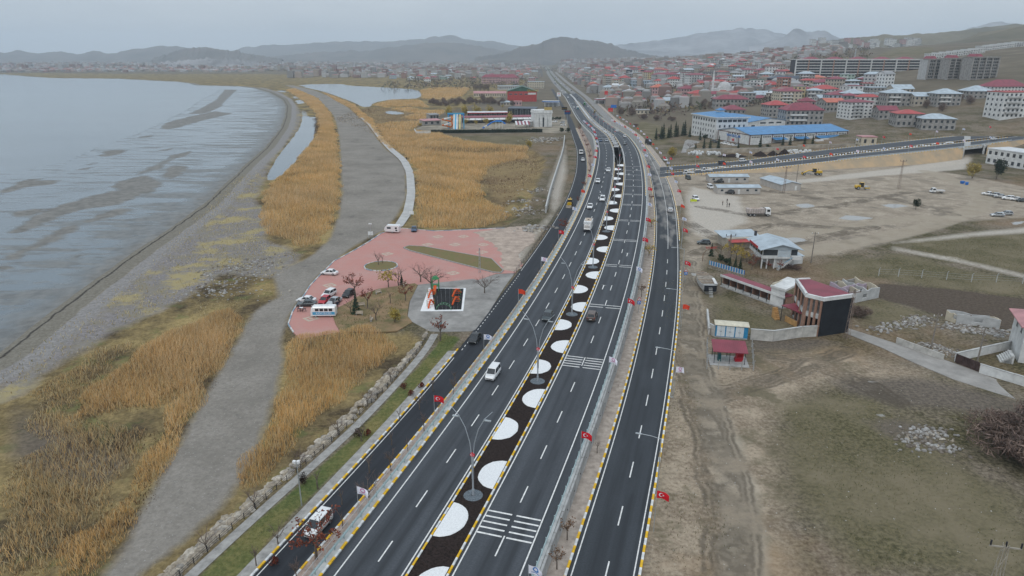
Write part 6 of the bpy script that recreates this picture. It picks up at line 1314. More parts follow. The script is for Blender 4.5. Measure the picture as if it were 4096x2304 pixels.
def hip_roof(W,D,z,h,ov=.6,ridge=True):
 mb = MB(); a = [(-ov,-ov),(W + ov,-ov),(W + ov,D + ov),(-ov,D + ov)]; s = min(W,D) / 2
 if W >= D: r0,r1 = (s,D / 2),(W - s,D / 2)
 else: r0,r1 = (W / 2,s),(W / 2,D - s)
 A = [(x,y,z) for x,y in a]; r0,r1 = (*r0,z + h),(*r1,z + h)
 for (x,y) in a: pass
 mb.prism(a,z - .16,z - .002)
 if W >= D: mb.poly([A[0],A[1],r1,r0]); mb.poly([A[1],A[2],r1]); mb.poly([A[2],A[3],r0,r1]); mb.poly([A[3],A[0],r0])
 else: mb.poly([A[0],A[1],r0]); mb.poly([A[1],A[2],r1,r0]); mb.poly([A[2],A[3],r1]); mb.poly([A[3],A[0],r0,r1])
 return mb
def gable_roof(W,D,z,h,ov=.5,along='x'):
 mb = MB(); t = .14
 if along == 'x':
  for sgn in (0,1):
   y0,ym = (-ov,D / 2) if sgn == 0 else (D + ov,D / 2)
   z0 = z - ov * h / (D / 2); mb.hexa([(-ov,y0,z0),(W + ov,y0,z0),(W + ov,ym,z + h),(-ov,ym,z + h),(-ov,y0,z0 + t),(W + ov,y0,z0 + t),(W + ov,ym,z + h + t),(-ov,ym,z + h + t)])
 else:
  for sgn in (0,1):
   x0,xm = (-ov,W / 2) if sgn == 0 else (W + ov,W / 2)
   z0 = z - ov * h / (W / 2); mb.hexa([(x0,-ov,z0),(xm,-ov,z + h),(xm,D + ov,z + h),(x0,D + ov,z0),(x0,-ov,z0 + t),(xm,-ov,z + h + t),(xm,D + ov,z + h + t),(x0,D + ov,z0 + t)])
 return mb

# ---- transformer kiosk and generator shelter
v,W_ = frame("transformer_kiosk",n1(500,972),n1(910,1006),"blue and white transformer kiosk with a cream roof by the verge","kiosk"); D_ = 2.4; K = PA['ltblue']
MB().box(0,W_,0,D_,0,.25).build("plinth",M_CONC,v); MB().box(.02,W_ - .02,.02,D_ - .02,.25,2.75).build("wall",mat("kiosk_blue",(.035,.25,.47),.6,.12,1),v); MB().loft([[(-.2,-.25,2.75),(W_ + .2,-.25,2.75),(W_ + .2,D_ + .25,2.75),(-.2,D_ + .25,2.75)],[(-.2,-.25,2.87),(W_ + .2,-.25,2.87),(W_ + .2,D_ + .25,2.87),(-.2,D_ + .25,2.87)],[(.4,.9,3.15),(W_ - .4,.9,3.15),(W_ - .4,D_ - .9,3.15),(.4,D_ - .9,3.15)]]).build("roof",mat("cream_roof",(.62,.57,.45),.7,.12,1),v)
for k in range(3):
 for j in range(2):
  a = .3 + k * (W_ - .9) / 3 + j * .82; d = MB().box(a,a + .78,-.02,.03,.35,2.6).build("door",mat("kiosk_white",(.66,.70,.72),.5,.08,1),v); MB().box(a + (.62 if j == 0 else .06),a + (.7 if j == 0 else .14),-.06,-.02,1.3,1.5).build("handle",M_DARK,d)
v,W_ = frame("generator_shelter",n1(490,1300),n1(872,1326),"open shelter with maroon ribbed roof over a generator below the kiosk","shelter"); D_ = 3.4
MB().hexa([(-.4,-.6,2.55),(W_ + .4,-.6,2.55),(W_ + .4,D_ + .4,3.25),(-.4,D_ + .4,3.25),(-.4,-.6,2.67),(W_ + .4,-.6,2.67),(W_ + .4,D_ + .4,3.37),(-.4,D_ + .4,3.37)]).build("roof",RF['maroon'],v)
for x_ in (0,W_ / 2,W_):
 for y_ in (0,D_): MB().box(x_ - .05,x_ + .05,y_ - .05,y_ + .05,0,2.6 + (.5 if y_ else 0)).build("post",M_DARK,v)
MB().box(-.8,W_ + .8,-1,D_ + .5,-.1,.08).build("slab",M_CONC,v)
g = empty("fuel_pump_set",(0,0,0),label="red pump cabinet standing under the maroon shelter roof",cat="cabinet"); g.parent = None; q = n1(815,1290); g.location = (q[0],q[1] + .5,.08); MB().box(-.65,.65,-.4,.5,0,1.9).build("cabinet",PA['red'],g); MB().box(-.85,-.65,-.4,.5,0,.7).build("base",PA['red'],g); MB().box(-.5,.5,-.42,-.4,.9,1.6).build("door",mat("deep_red",(.3,.01,.015),.5,.1,1),g)
g = empty("pump_frame",label="teal pipe frame and pump beside the red cabinet under the shelter",cat="pump"); q = n1(625,1285); g.location = (q[0],q[1] + .4,.08); MB().box(-1.2,-.7,-.3,.5,0,1.5).build("tank",mat("teal_tank",(.02,.10,.11),.5,.15,1),g)
for k in range(5): MB().tube([(-.6 + k * .3,-.3,0),(-.6 + k * .3,-.3,.9)],.04,5).build("pipe",M_TEAL,g)
MB().tube([(-.7,-.3,.9),(.8,-.3,.9)],.05,5).build("top_pipe",M_TEAL,g); MB().box(-.5,.3,.6,1.0,1.4,2.3).build("switch_box",M_STEEL,g)
def post_fence(label,pts,h,m,step,rails=0,wire=True,lean=False):
 root = empty("post_fence",label=label,cat="fence"); pm = MB().box(-.07,.07,-.07,.07,-.1,h); pm.hexa([(-.07,-.07,h),(.07,-.07,h),(.07,.07,h),(-.07,.07,h),(-.07,-.4,h + .35),(.07,-.4,h + .35),(.07,-.27,h + .4),(-.07,-.27,h + .4)]); pm = pm.mesh("fence_post",m); P = []
 for a,b_ in zip(pts[:-1],pts[1:]):
  n = max(1,round(math.hypot(b_[0] - a[0],b_[1] - a[1]) / step))
  for i in range(n): P.append((a[0] + (b_[0] - a[0]) * i / n,a[1] + (b_[1] - a[1]) * i / n))
 P.append(pts[-1])
 for x,y in P: link("fence_post",pm,root,(x,y,ground_z(x,y)))
 for k in range(3): MB().tube([(x,y,ground_z(x,y) + h * (.3 + .3 * k)) for x,y in P],.012,3).build("wire",M_STEEL,root)
 return root
post_fence("concrete post fence around the generator shelter",[n1(400,1085),n1(400,1370),n1(690,1385),n1(985,1390),n1(965,1095)],1.7,M_CONC,2.6)
post_fence("row of pale concrete fence posts beyond the ploughed field",[n5(275,130),n5(465,137),n5(690,151),n5(930,170),n5(1170,190),n5(1410,192),n5(1665,205),n5(1900,220)],2.0,M_CONC2,4.4)
def masonry(name,label,pts,h,m,th=.25,cap=None,cat="wall",rough=0.0,base=None):
 root = empty(name,label=label,cat=cat)
 for a,b_ in zip(pts[:-1],pts[1:]):
  L = math.hypot(b_[0] - a[0],b_[1] - a[1]); rz = math.atan2(b_[1] - a[1],b_[0] - a[0]); z = min(ground_z(*a),ground_z(*b_)) - .3; n = max(1,int(L / 2.6))
  for i in range(n):
   hh = h + (random.uniform(-rough,rough * .3) if rough else 0); MB().box(i * L / n + .01,(i + 1) * L / n - .01,-th / 2 - .005 * (i % 2),th / 2,0,hh + .3).build("wall_panel",m,root,(a[0],a[1],z),rz)
  if cap: MB().box(-.1,L + .1,-th / 2 - .07,th / 2 + .07,h + .3,h + .4).build("coping",cap,root,(a[0],a[1],z),rz)
 return root
M_PLST = mat("stained_plaster",(.50,.48,.44),.9,.22,.5,bump=.25)
masonry("boundary_wall","stained white boundary wall from the kiosk to the black-walled building",[n1(945,1000),n1(1230,1022),n1(1590,968),n1(1795,957)],2.3,M_PLST,cap=M_CONC2); masonry("boundary_wall","low pale boundary wall left of the kiosk along the verge",[n1(400,700),n1(410,800),n1(425,945)],1.5,M_PLST,cap=M_CONC2); masonry("boundary_wall","short wall behind the kiosk's left end",[n1(430,925),n1(500,965)],2.2,M_PLST,cap=M_CONC2)
# ---- black-walled building with terrace
A,B = n1(1795,960),n1(2165,905); v,W_ = frame("black_walled_building",A,B,"tall black-walled building with a sloping maroon roof and open terraces"); HB = 8.2
rz = v.rotation_euler.z; ct,st_ = math.cos(rz),math.sin(rz)
def loc_(p): dx,dy = p[0] - A[0],p[1] - A[1]; return (dx * ct + dy * st_,-dx * st_ + dy * ct)
RP = [loc_(n1(x,y,HB)) for x,y in ((1790,495),(2200,437),(1690,245),(1530,250),(1660,440))];
D_ = max(p[1] for p in RP)
MB().box(0,W_,-.25,0,0,HB - .1).build("front_wall",WL['black'],v)
back = [(W_,0),(W_ * .95,D_ * .45),(RP[2][0],RP[2][1]),(RP[3][0],RP[3][1])]
for k in range(3):
 a,b_ = back[k],back[k + 1]; MB().obox((a[0] + b_[0]) / 2,(a[1] + b_[1]) / 2,HB / 2,math.hypot(b_[0] - a[0],b_[1] - a[1]),.25,HB - .2,math.atan2(b_[1] - a[1],b_[0] - a[0])).build("back_wall",WL['cream'],v)
FP = [(0,0),(W_,0),(W_ * .95,D_ * .45),RP[2],RP[3],RP[4]]
MB().prism(FP,HB,HB + .12).build("roof",RF['maroon'],v);
for k in (5,4,3):
 a,b_ = FP[k],FP[(k + 1) % 6]
 MB().obox((a[0] + b_[0]) / 2,(a[1] + b_[1]) / 2,HB - .05,math.hypot(b_[0] - a[0],b_[1] - a[1]) + .3,.5,.75,math.atan2(b_[1] - a[1],b_[0] - a[0])).build("fascia",WL['white'],v)
MB().box(-.3,W_ + .3,-.5,.05,HB - .35,HB + .38).build("fascia",WL['white'],v)
MB().prism(FP,3.7,3.95).build("terrace_slab",M_CONC2,v); MB().prism(FP,0,.2).build("ground_slab",M_CONC,v)
for t_ in (.05,.35,.65,.95):
 for k in (5,4):
  a,b_ = FP[k],FP[(k + 1) % 6]; x_,y_ = a[0] + (b_[0] - a[0]) * t_,a[1] + (b_[1] - a[1]) * t_; MB().box(x_ - .2,x_ + .2,y_ - .2,y_ + .2,0,HB - .3).build("column",WL['brick'],v)
for k in (5,4):
 a,b_ = FP[k],FP[(k + 1) % 6]; MB().obox((a[0] + b_[0]) / 2,(a[1] + b_[1]) / 2,4.35,math.hypot(b_[0] - a[0],b_[1] - a[1]),.15,.9,math.atan2(b_[1] - a[1],b_[0] - a[0])).build("balustrade",M_CONC2,v)
v,W_ = frame("terrace_annex",n1(1585,845),n1(1800,815),"low black annex with a maroon lean-to roof and plywood stair");
MB().box(0,W_,-.2,0,0,3.0).build("front_wall",WL['black'],v); MB().hexa([(-.3,-.4,3.0),(W_ - .5,-.4,3.0),(W_ - 1.5,4.6,3.6),(-2.0,4.4,3.6),(-.3,-.4,3.12),(W_ - .5,-.4,3.12),(W_ - 1.5,4.6,3.72),(-2.0,4.4,3.72)]).build("roof",RF['maroon'],v); MB().box(-1.0,-.9,.2,4.0,0,1.3).build("side_panel",M_PLY,v); MB().box(-1.9,-1.8,4.2,4.3,0,3.5).build("post",M_DARK,v)
for k in range(7): MB().box(-2.6 + .1 * k,-1.4 + .1 * k,5.0 + k * .3,5.3 + k * .3,0,.3 + k * .32).build("stair_step",M_PLY,v)
# ---- long open-fronted stalls
A,B = n1(585,328),n1(1362,612); v,W_ = frame("open_stalls",A,B,"long row of open white stalls under a narrow maroon roof"); D_ = 2.8
MB().box(0,W_,D_ - .2,D_,0,2.7).build("back_wall",WL['white'],v); MB().hexa([(-.3,-.3,2.85),(W_ + .3,-.3,2.85),(W_ + .3,D_ + .2,2.7),(-.3,D_ + .2,2.7),(-.3,-.3,2.97),(W_ + .3,-.3,2.97),(W_ + .3,D_ + .2,2.82),(-.3,D_ + .2,2.82)]).build("roof",RF['maroon'],v); MB().box(-.35,W_ + .35,-.42,-.3,2.55,3.1).build("fascia",WL['white'],v); MB().box(-.1,W_ + .1,-.5,D_,0,.25).build("floor_slab",M_CONC,v); MB().box(0,W_,-.1,.1,.25,.75).build("front_parapet",M_CONC2,v)
for k in range(9): x_ = k * W_ / 8; MB().box(x_ - .12,x_ + .12,.4,D_ - .2,.25,2.7).build("partition",WL['brick'],v); MB().box(x_ - .05,x_ + .05,-.2,-.1,.25,2.7).build("post",M_DARK,v)
v,W_ = frame("stair_pavilion",n1(1360,610),n1(1560,540),"white corner pavilion with a raised roof edge at the stalls' end"); MB().box(0,W_,3.3,3.5,0,5.2).build("back_wall",WL['cream'],v); MB().box(-.1,.1,0,3.5,0,4.6).build("side_wall",WL['white'],v); MB().hexa([(-.3,-.3,4.2),(W_,-.3,5.0),(W_,3.7,5.0),(-.3,3.7,4.2),(-.3,-.3,4.7),(W_,-.3,5.5),(W_,3.7,5.5),(-.3,3.7,4.7)]).build("roof_edge",WL['white'],v); MB().box(W_ - .3,W_ - .1,0,.2,0,5.0).build("post",M_DARK,v)
# ---- boat-shaped play structure
q = n1(437,440); v = empty("boat_structure",(q[0],q[1],0),-.04,label="boat-shaped wooden structure with stairs beside the verge",cat="boat"); prof = [(0,-.05),(1.5,.1),(2.0,1.2),(2.15,3.5),(2.0,6.5),(1.3,9.5),(0,11.6),(-1.3,9.5),(-2.0,6.5),(-2.15,3.5),(-2.0,1.2),(-1.5,.1)]
MB().loft([[(x * .45,.6 + y * .8,0) for x,y in prof],[(x * .85,y * .97 + .1,1.1) for x,y in prof],[(x,y,2.5) for x,y in prof]]).build("hull",WL['ltgrey'],v)
for k in range(15):
 y_ = .7 + k * .68; w_ = float(np.interp(y_,[0,1.2,3.5,6.5,9.5,11.6],[1.5,2.0,2.15,2.0,1.3,.1])); MB().box(-w_,w_,y_,y_ + .5,2.56 + random.uniform(0,.1),2.68).build("deck_plank",random.choice([M_WOOD,M_MUD]),v)
MB().box(-1.5,1.5,-.12,-.02,.9,2.4).build("stern_panel",WL['black'],v)
for k in range(6): MB().box(-.45,.45,-1.7 + k * .28,-1.45 + k * .28,.35 * k,.35 * k + .12).build("stair_step",M_CONC2,v)
MB().hexa([(1.0,.3,2.7),(1.7,.3,2.7),(1.5,3.0,3.3),(.9,3.0,3.3),(1.0,.3,2.8),(1.7,.3,2.8),(1.5,3.0,3.4),(.9,3.0,3.4)]).build("bow_board",WL['white'],v)
# ---- glass-fronted restaurant
A = n4(1180,762); B0 = n4(1770,600,3.0); v,W_ = frame("glass_restaurant",A,B0,"two-storey white restaurant with glazed upper floor and grey metal gable roof"); D_ = 11.0
up = MB(); up.box(.0,W_,0,D_,2.9,3.25); up.build("upper_slab",WL['white'],v); MB().box(0,W_,.02,.15,3.25,3.75).build("parapet",WL['white'],v); MB().box(.02,.15,0,D_,3.25,3.75).build("parapet",WL['white'],v)
MB().box(.15,W_ * .42,.15,.2,3.75,5.4).build("glazing_front",M_WIN,v); MB().box(W_ * .42,W_ * .78,.05,D_,3.25,5.6).build("upper_wall",WL['white'],v); MB().box(.12,.18,.2,D_ - .2,3.75,5.4).build("glazing_side",M_WIN,v); MB().box(W_ * .80,W_ - .3,.3,.4,3.6,5.4).build("glazing_front",M_WIN,v)
for k in range(6): MB().box(.08,.2,k * (D_ - .2) / 5,k * (D_ - .2) / 5 + .12,3.25,5.6).build("mullion",WL['white'],v)
for k in range(6): MB().box(W_ * .43,W_ * .77,-.03,.04,3.5 + k * .34,3.53 + k * .34).build("cladding_joint",PA['ltblue'],v)
for x_ in (.2,1.6,3.6): MB().box(x_ - .15,x_ + .15,.2,.5,0,2.9).build("column",WL['white'],v);
MB().box(3.8,W_ - .6,1.2,D_ - .4,0,2.9).build("lower_wall",WL['white'],v); gable_roof(W_,D_,5.6,1.3,.9,'y').build("roof",RF['metal'],v); MB().poly([(-.3,-.2,5.45),(W_ + .3,-.2,5.45),(W_ / 2,-.2,6.75)]).build("gable_panel",RF['metal'],v)
sg = MB().box(-1.0,-.85,1.5,8.5,5.3,6.0).build("name_board",PA['red'],v)
st = MB()
for k in range(10): MB().hexa([(W_ * .42 + k * .36,-1.3,.28 * k),(W_ * .42 + .4 + k * .36,-1.3,.28 * k),(W_ * .42 + .4 + k * .36,-.2,.28 * k),(W_ * .42 + k * .36,-.2,.28 * k),(W_ * .42 + k * .36,-1.3,.28 * k + .18),(W_ * .42 + .4 + k * .36,-1.3,.28 * k + .18),(W_ * .42 + .4 + k * .36,-.2,.28 * k + .18),(W_ * .42 + k * .36,-.2,.28 * k + .18)]).build("stair_step",WL['white'],v)
MB().tube([(W_ * .42,-1.3,.9),(W_ * .42 + 3.6,-1.3,3.6)],.05,4).build("stair_rail",PA['ltblue'],v); MB().box(W_ * .78,W_ + .4,-1.4,.1,2.9,3.8).build("balcony",WL['white'],v)
v,W_ = frame("restaurant_outbuilding",n4(1430,745),n4(1890,705),"low white lean-to beside the restaurant stair",z=0); MB().box(0,W_,1.6,7,0,2.2).build("wall",WL['white'],v); MB().hexa([(-.2,1.3,2.2),(W_ + .2,1.3,2.2),(W_ + .2,7.2,2.9),(-.2,7.2,2.9),(-.2,1.3,2.3),(W_ + .2,1.3,2.3),(W_ + .2,7.2,3.0),(-.2,7.2,3.0)]).build("roof",RF['metal'],v)
v,W_ = frame("metal_roofed_annex",n4(650,445),n4(1130,425),"low building with grey metal roof and red awning behind the restaurant"); MB().box(0,W_,0,7,0,3.0).build("wall",WL['beige'],v); MB().hexa([(-.9,1.4,3.0),(W_ + 1.5,1.4,3.0),(W_ + 1.5,7.8,3.6),(-.9,7.8,3.6),(-.9,1.4,3.12),(W_ + 1.5,1.4,3.12),(W_ + 1.5,7.8,3.72),(-.9,7.8,3.72)]).build("roof",RF['metal'],v); MB().hexa([(.3,-1.8,2.2),(W_ - .6,-1.8,2.2),(W_ - .6,1.3,2.9),(.3,1.3,2.9),(.3,-1.8,2.28),(W_ - .6,-1.8,2.28),(W_ - .6,1.3,2.98),(.3,1.3,2.98)]).build("awning",RF['red'],v); MB().box(W_ - .3,W_ + .3,1.7,2.3,3.0,4.6).build("chimney",WL['dark'],v)
# restaurant garden: blue and white pale fence on a stone wall, plants, arch
fa,fb = n4(375,745),n4(915,905); root = empty("garden_fence",label="blue and white pale fence on a rubble wall before the restaurant garden",cat="fence"); L_ = math.hypot(fb[0] - fa[0],fb[1] - fa[1])
rz = math.atan2(fb[1] - fa[1],fb[0] - fa[0]); MB().box(0,L_,-.3,.3,-.1,.9).build("stone_base",mat("rubble_wall",(.32,.28,.22),.95,.4,2.5,bump=.9,fine=3),root,(fa[0],fa[1],0),rz)
for k in range(42):
 t = k / 41; link("pale",MB().box(-.09,.09,-.04,.04,0,1.15).mesh("pale",(PA['ltblue'],WL['white'],M_PBLUE)[k % 3]),root,(fa[0] + (fb[0] - fa[0]) * t,fa[1] + (fb[1] - fa[1]) * t,.9),rz)
v = empty("entrance_arch",(*n4(390,640),0),.1,label="rusty garden entrance arch with red lettering at the restaurant",cat="arch"); MB().tube([(-2.2,0,0),(-2.2,0,2.2),(-1.4,0,3.2),(0,0,3.6),(1.4,0,3.2),(2.2,0,2.2),(2.2,0,0)],.12,5).build("arch",M_WOOD,v); link("lettering",text_mesh("TITANIC",.9,M_PRED),v,(0,-.15,3.9))
for i,(x,y,k,s) in enumerate([(410,560,'fir2',.8),(560,640,'hedge',1.6),(640,680,'hedge',1.6),(700,710,'fir2',.55),(785,730,'fir2',.6),(860,760,'fir2',.65),(720,560,'yell2',1.0),(800,590,'yell2',.9),(560,520,'bare',.7),(900,640,'yell2',.8),(1000,700,'bare2',.8),(1110,740,'rust2',1.0),(1040,780,'rust2',.8),(1480,800,'rust2',.8),(1620,760,'brush',.5),(1740,790,'brush',.5),(960,660,'yell2',.7),(1300,790,'rust2',.7)]):
 q = n4(x,y); tree(k,(q[0],q[1],0),"%s plant of the restaurant garden, counted from the gate inward" % ORD[i],s,"restaurant garden plants")
railing("old wooden plank fence before the restaurant's red-brown scrub",[(*n4(1020,870),0),(*n4(1130,840),0),(*n4(1280,920),0),(*n4(1400,900),0),(*n4(1700,860),0),(*n4(1950,810),0)],M_WOOD,1.2,2.4,4,"plank_fence","fence")
# ---- ruins
def ruin(label,c,h,m,inner=True):
 A,B,C_ = c; D0 = (A[0] + C_[0] - B[0],A[1] + C_[1] - B[1]); root = empty("ruined_house",label=label,cat="ruin"); P = [A,B,C_,D0]
 segs = [(P[k],P[(k + 1) % 4]) for k in range(4)]
 if inner: mid = lambda a,b_,t: (a[0] + (b_[0] - a[0]) * t,a[1] + (b_[1] - a[1]) * t); segs += [(mid(A,B,.5),mid(D0,C_,.5)),(mid(A,D0,.5),mid(B,C_,.55)),(mid(B,C_,.3),mid(A,D0,.3))]
 for j,(a,b_) in enumerate(segs):
  L = math.hypot(b_[0] - a[0],b_[1] - a[1]); rz = math.atan2(b_[1] - a[1],b_[0] - a[0]); n = max(3,int(L / 1.4))
  mb = MB(); prev = h - random.uniform(0,.6)
  for i in range(n):
   nx = h - random.uniform(0,.7); x0,x1 = i * L / n,(i + 1) * L / n
   gap = (i % 4 == 2 and j < 4)
   z0 = 0 if not gap else 1.9
   mb.hexa([(x0,-.12,z0),(x1,-.12,z0),(x1,.12,z0),(x0,.12,z0),(x0,-.12,prev),(x1,-.12,nx),(x1,.12,nx),(x0,.12,prev)])
   if gap: mb.box(x0,x1,-.12,.12,0,.9)
   prev = nx
  mb.build("broken_wall",m[j % len(m)],root,(a[0],a[1],-.1 - .01 * j),rz)
 MB().prism(P,-.05,.12).build("floor_slab",M_CONC,root)
 return root
ruin("roofless pink-walled ruin behind the black-walled building",[n6(1235,1112),n6(1400,1188),n6(1572,1152)],3.0,[WL['lilac'],WL['ltgrey'],WL['cream'],WL['grey']])
ruin("broken white shed ruin at the edge of the ploughed field",[n5(920,548),n5(1020,585),n5(1440,640)],2.4,[WL['cream'],WL['ltgrey']],False)
rock_heap("broad grey heap of demolition rubble before the white ruin",[n5(1000,620),n5(1150,640),n5(1300,660),n5(1450,680),n5(1200,600)],420,.12,.45,1.8,M_RUB,"rubble_pile","rubble",single=30)
rock_heap("rubble strewn along the lane below the pink ruin",[n5(300,640),n5(450,610),n5(620,560),n5(700,540),n5(560,590)],320,.1,.4,1.6,M_RUB,"rubble_pile","rubble",single=30)
rock_heap("rubble behind the crumbling lane wall",[n5(750,800),n5(900,830),n5(950,870)],200,.1,.35,1.2,M_RUB,"rubble_pile","rubble",single=20); rock_heap("dumped stones and white sacks on the waste ground",[G(*p) for p in PP([(2330,1085),(2360,1095),(2300,1100),(2380,1130),(2310,1120)])],260,.1,.4,1.3,M_RUB,"rubble_pile","rubble",single=30)
# ---- lane with its walls, gate and the corner house
LANE = [n5(x,y) for x,y in [(-200,570),(0,642),(400,770),(800,900),(1200,1045),(1500,1165),(1900,1330)]]; LANE2 = [n5(x,y) for x,y in [(2100,1560),(1681,1345),(1400,1260),(1000,1130),(600,960),(300,820),(0,700),(-200,610)]]
tag(MB().prism(LANE + LANE2,-.2,.05).build("lane",mat("lane_concrete",(.33,.31,.285),.9,.15,.3,bump=.2)),kind="structure")
masonry("lane_wall","crumbling pale wall along the lane",[n5(445,775),n5(615,840),n5(900,945)],1.5,M_PLST,rough=.5); masonry("yard_wall","white yard wall running back from the gate post",[n5(1010,955),n5(1230,905),n5(1450,855),n5(1650,810)],1.7,WL['white'],cap=M_CONC2); masonry("yard_wall","white yard wall along the lane right of the gate",[n5(1245,1065),n5(1570,1165),n5(1760,1225)],1.7,WL['white'],cap=M_CONC2)
v,W_ = frame("yard_gate",n5(1010,968),n5(1240,1060),"dark sheet-metal yard gate beside the lane","gate")
for k in range(6): MB().box(k * W_ / 6 + .02,(k + 1) * W_ / 6 - .02,-.04,.04,.1,1.9).build("gate_panel",mat("rusty_gate",(.07,.045,.04),.7,.3,1),v)
v,W_ = frame("corner_house",n5(1620,965),n5(1860,1000),"white house with a pink roof cut by the right edge"); MB().box(0,9,0,9,0,7.4).build("wall",WL['white'],v); hip_roof(9,9,7.4,2.2,1.0).build("roof",RF['pink'],v); window(v,1.6,0,.9,1.4,1.4); window(v,0,2.5,5,1.2,1.4,'l'); window(v,0,6,5,1.2,1.4,'l')
for k in range(6): MB().box(-1.6 - k * .3,-1.3 - k * .3 + .3,-1.4,1.8,0,1.6 - k * .27).build("stair_step",M_CONC2,v)
# ---- site huts
M_HUT = mat("hut_panel",(.46,.43,.395),.7,.1,.6)
def hut(label,A,B,D_,h,rf,wins=5):
 v,W_ = frame("site_hut",A,B,label,"hut"); MB().box(0,W_,0,D_,0,h).build("wall",M_HUT,v); gable_roof(W_,D_,h,.7,.35).build("roof",rf,v)
 for s in (0,W_): MB().poly([(s,0,h),(s,D_,h),(s,D_ / 2,h + .68)]).build("gable_panel",M_HUT,v)
 for k in range(wins):
  if k == 2: d = MB().box(W_ * (k + .5) / wins - .45,W_ * (k + .5) / wins + .45,-.03,.02,0,2.0).build("door",WL['white'],v)
  else: window(v,W_ * (k + .5) / wins,0,1.1,1.3,1.0)
hut("near grey site hut with long blue-grey gable roof",n6(470,440),n6(762,440),6.5,2.7,RF['metal']); hut("far grey site hut parallel behind the near one",n6(415,362),n6(682,362),6.5,2.7,RF['metal'])
v,W_ = frame("gabled_site_hut",n6(905,420),n6(1048,418),"grey site hut turned with its gable to the viewer","hut"); MB().box(0,W_,0,17,0,2.8).build("wall",M_HUT,v); gable_roof(W_,17,2.8,1.0,.4,'y').build("roof",RF['metal'],v); MB().poly([(0,-.01,2.8),(W_,-.01,2.8),(W_ / 2,-.01,3.78)]).build("gable_panel",M_HUT,v); MB().box(W_ * .7,W_ * .7 + 1,-.04,.02,0,2.1).build("door",WL['white'],v); v.rotation_euler.z += .12
for k,(x,y) in enumerate([(2150,370),(2180,378)]): q = n6(x,y); m_ = empty("rubbish_container",(*q,0),.1 + k,label="%s blue rubbish container by the bare parking ground" % ORD[k],cat="container"); MB().loft([[(-.6,-.5,.2),(.6,-.5,.2),(.6,.5,.2),(-.6,.5,.2)],[(-.75,-.6,1.2),(.75,-.6,1.2),(.75,.6,1.2),(-.75,.6,1.2)]]).build("bin",M_PBLUE,m_); MB().box(-.78,.78,-.62,.62,1.2,1.3).build("lid",M_PBLUE,m_)
b_ = board(*c5(305,500),2.6,.9,.5,mat("lime_board",(.55,.62,.04),.6,.1,1),"yellow-green banner board standing before the white off-roader");
# ---- blue-roofed warehouse and office
A,B,C_ = n3(455,502),n3(970,592),n3(2440,522)
v,W_ = frame("blue_roof_warehouse",B,C_,"long white warehouse with bright blue roof and brown pilasters"); D_ = math.hypot(B[0] - A[0],B[1] - A[1]); D_ = min(D_,34); MBR = mat("brown_trim",(.15,.07,.055),.7,.15,1); H_ = 7.3
MB().box(0,W_,0,D_,0,H_).build("wall",WL['white'],v); MB().box(-.06,W_ + .06,-.08,D_,0,1.0).build("plinth",MBR,v); gable_roof(W_,D_,H_ + .1,3.0,.7).build("roof",RF['blue'],v); MB().poly([(0,0,H_),(0,D_,H_),(0,D_ / 2,H_ + 3.0)]).build("gable_panel",WL['white'],v); MB().poly([(W_,0,H_),(W_,D_,H_),(W_,D_ / 2,H_ + 3.0)]).build("gable_panel",WL['white'],v); MB().box(-.1,W_ + .1,-.1,.1,H_ - .4,H_).build("eave_band",MBR,v); MB().box(-.1,.1,0,D_,H_ - .4,H_).build("eave_band",MBR,v)
for k in range(10): MB().box(k * W_ / 9 - .3,k * W_ / 9 + .3,-.12,.1,0,H_ - .4).build("pilaster",MBR,v)
for k in range(9):
 for j in range(5): window(v,(k + .5) * W_ / 9 + (j - 2) * 1.25,0,5.2,1.0,.9)
for k in (2,4,6,7):
 x_ = (k + .5) * W_ / 9; MB().hexa([(x_ - 5,-4.2,3.9),(x_ + 5,-4.2,3.9),(x_ + 5,-.05,4.9),(x_ - 5,-.05,4.9),(x_ - 5,-4.2,4.05),(x_ + 5,-4.2,4.05),(x_ + 5,-.05,5.05),(x_ - 5,-.05,5.05)]).build("awning",RF['blue'],v); MB().box(x_ - 1.8,x_ + 1.8,-.06,.02,0,3.8).build("roller_door",WL['ltgrey'],v)
for k in range(4): MB().box(-.1,.1,k * D_ / 3 - .25,k * D_ / 3 + .25,0,H_).build("pilaster",MBR,v)
for y_ in (D_ * .36,D_ * .64): MB().box(-.06,.02,y_ - 1.8,y_ + 1.8,0,4.0).build("roller_door",WL['ltgrey'],v)
for k in range(4): window(v,0,D_ * .38 + k * D_ * .08,6.0,1.6,.9,'l')
link("lettering",text_mesh("VAN KILIÇLAR",2.3,M_BLUE,.2),v,(-.16,D_ / 2,5.0),R(-90)); link("lettering",text_mesh("VK",2.6,M_PRED,.2),v,(-.16,D_ / 2,2.3),R(-90))
A,B = n3(92,412),n3(448,495); v,W_ = frame("blue_roof_office",A,B,"four-storey white office with curved front and blue hip roof"); D_ = 24; H_ = 14.6
MB().box(0,W_,0,D_,0,H_).build("wall",WL['white'],v); MB().box(-1.0,W_ + 1.0,-1.0,D_ + 1,H_,H_ + .7).build("eave_band",WL['white'],v); hip_roof(W_,D_,H_ + .72,2.4,.8).build("roof",RF['blue'],v); MB().box(W_ / 2 - 2,W_ / 2 + 2,D_ / 2 - 2,D_ / 2 + 2,H_ + 2.2,H_ + 4.2).build("roof_lantern",WL['white'],v); l_ = hip_roof(4,4,H_ + 4.2,1.6,.7); l_.v = [(x + W_ / 2 - 2,y + D_ / 2 - 2,z) for x,y,z in l_.v]; l_.build("lantern_roof",RF['blue'],v)
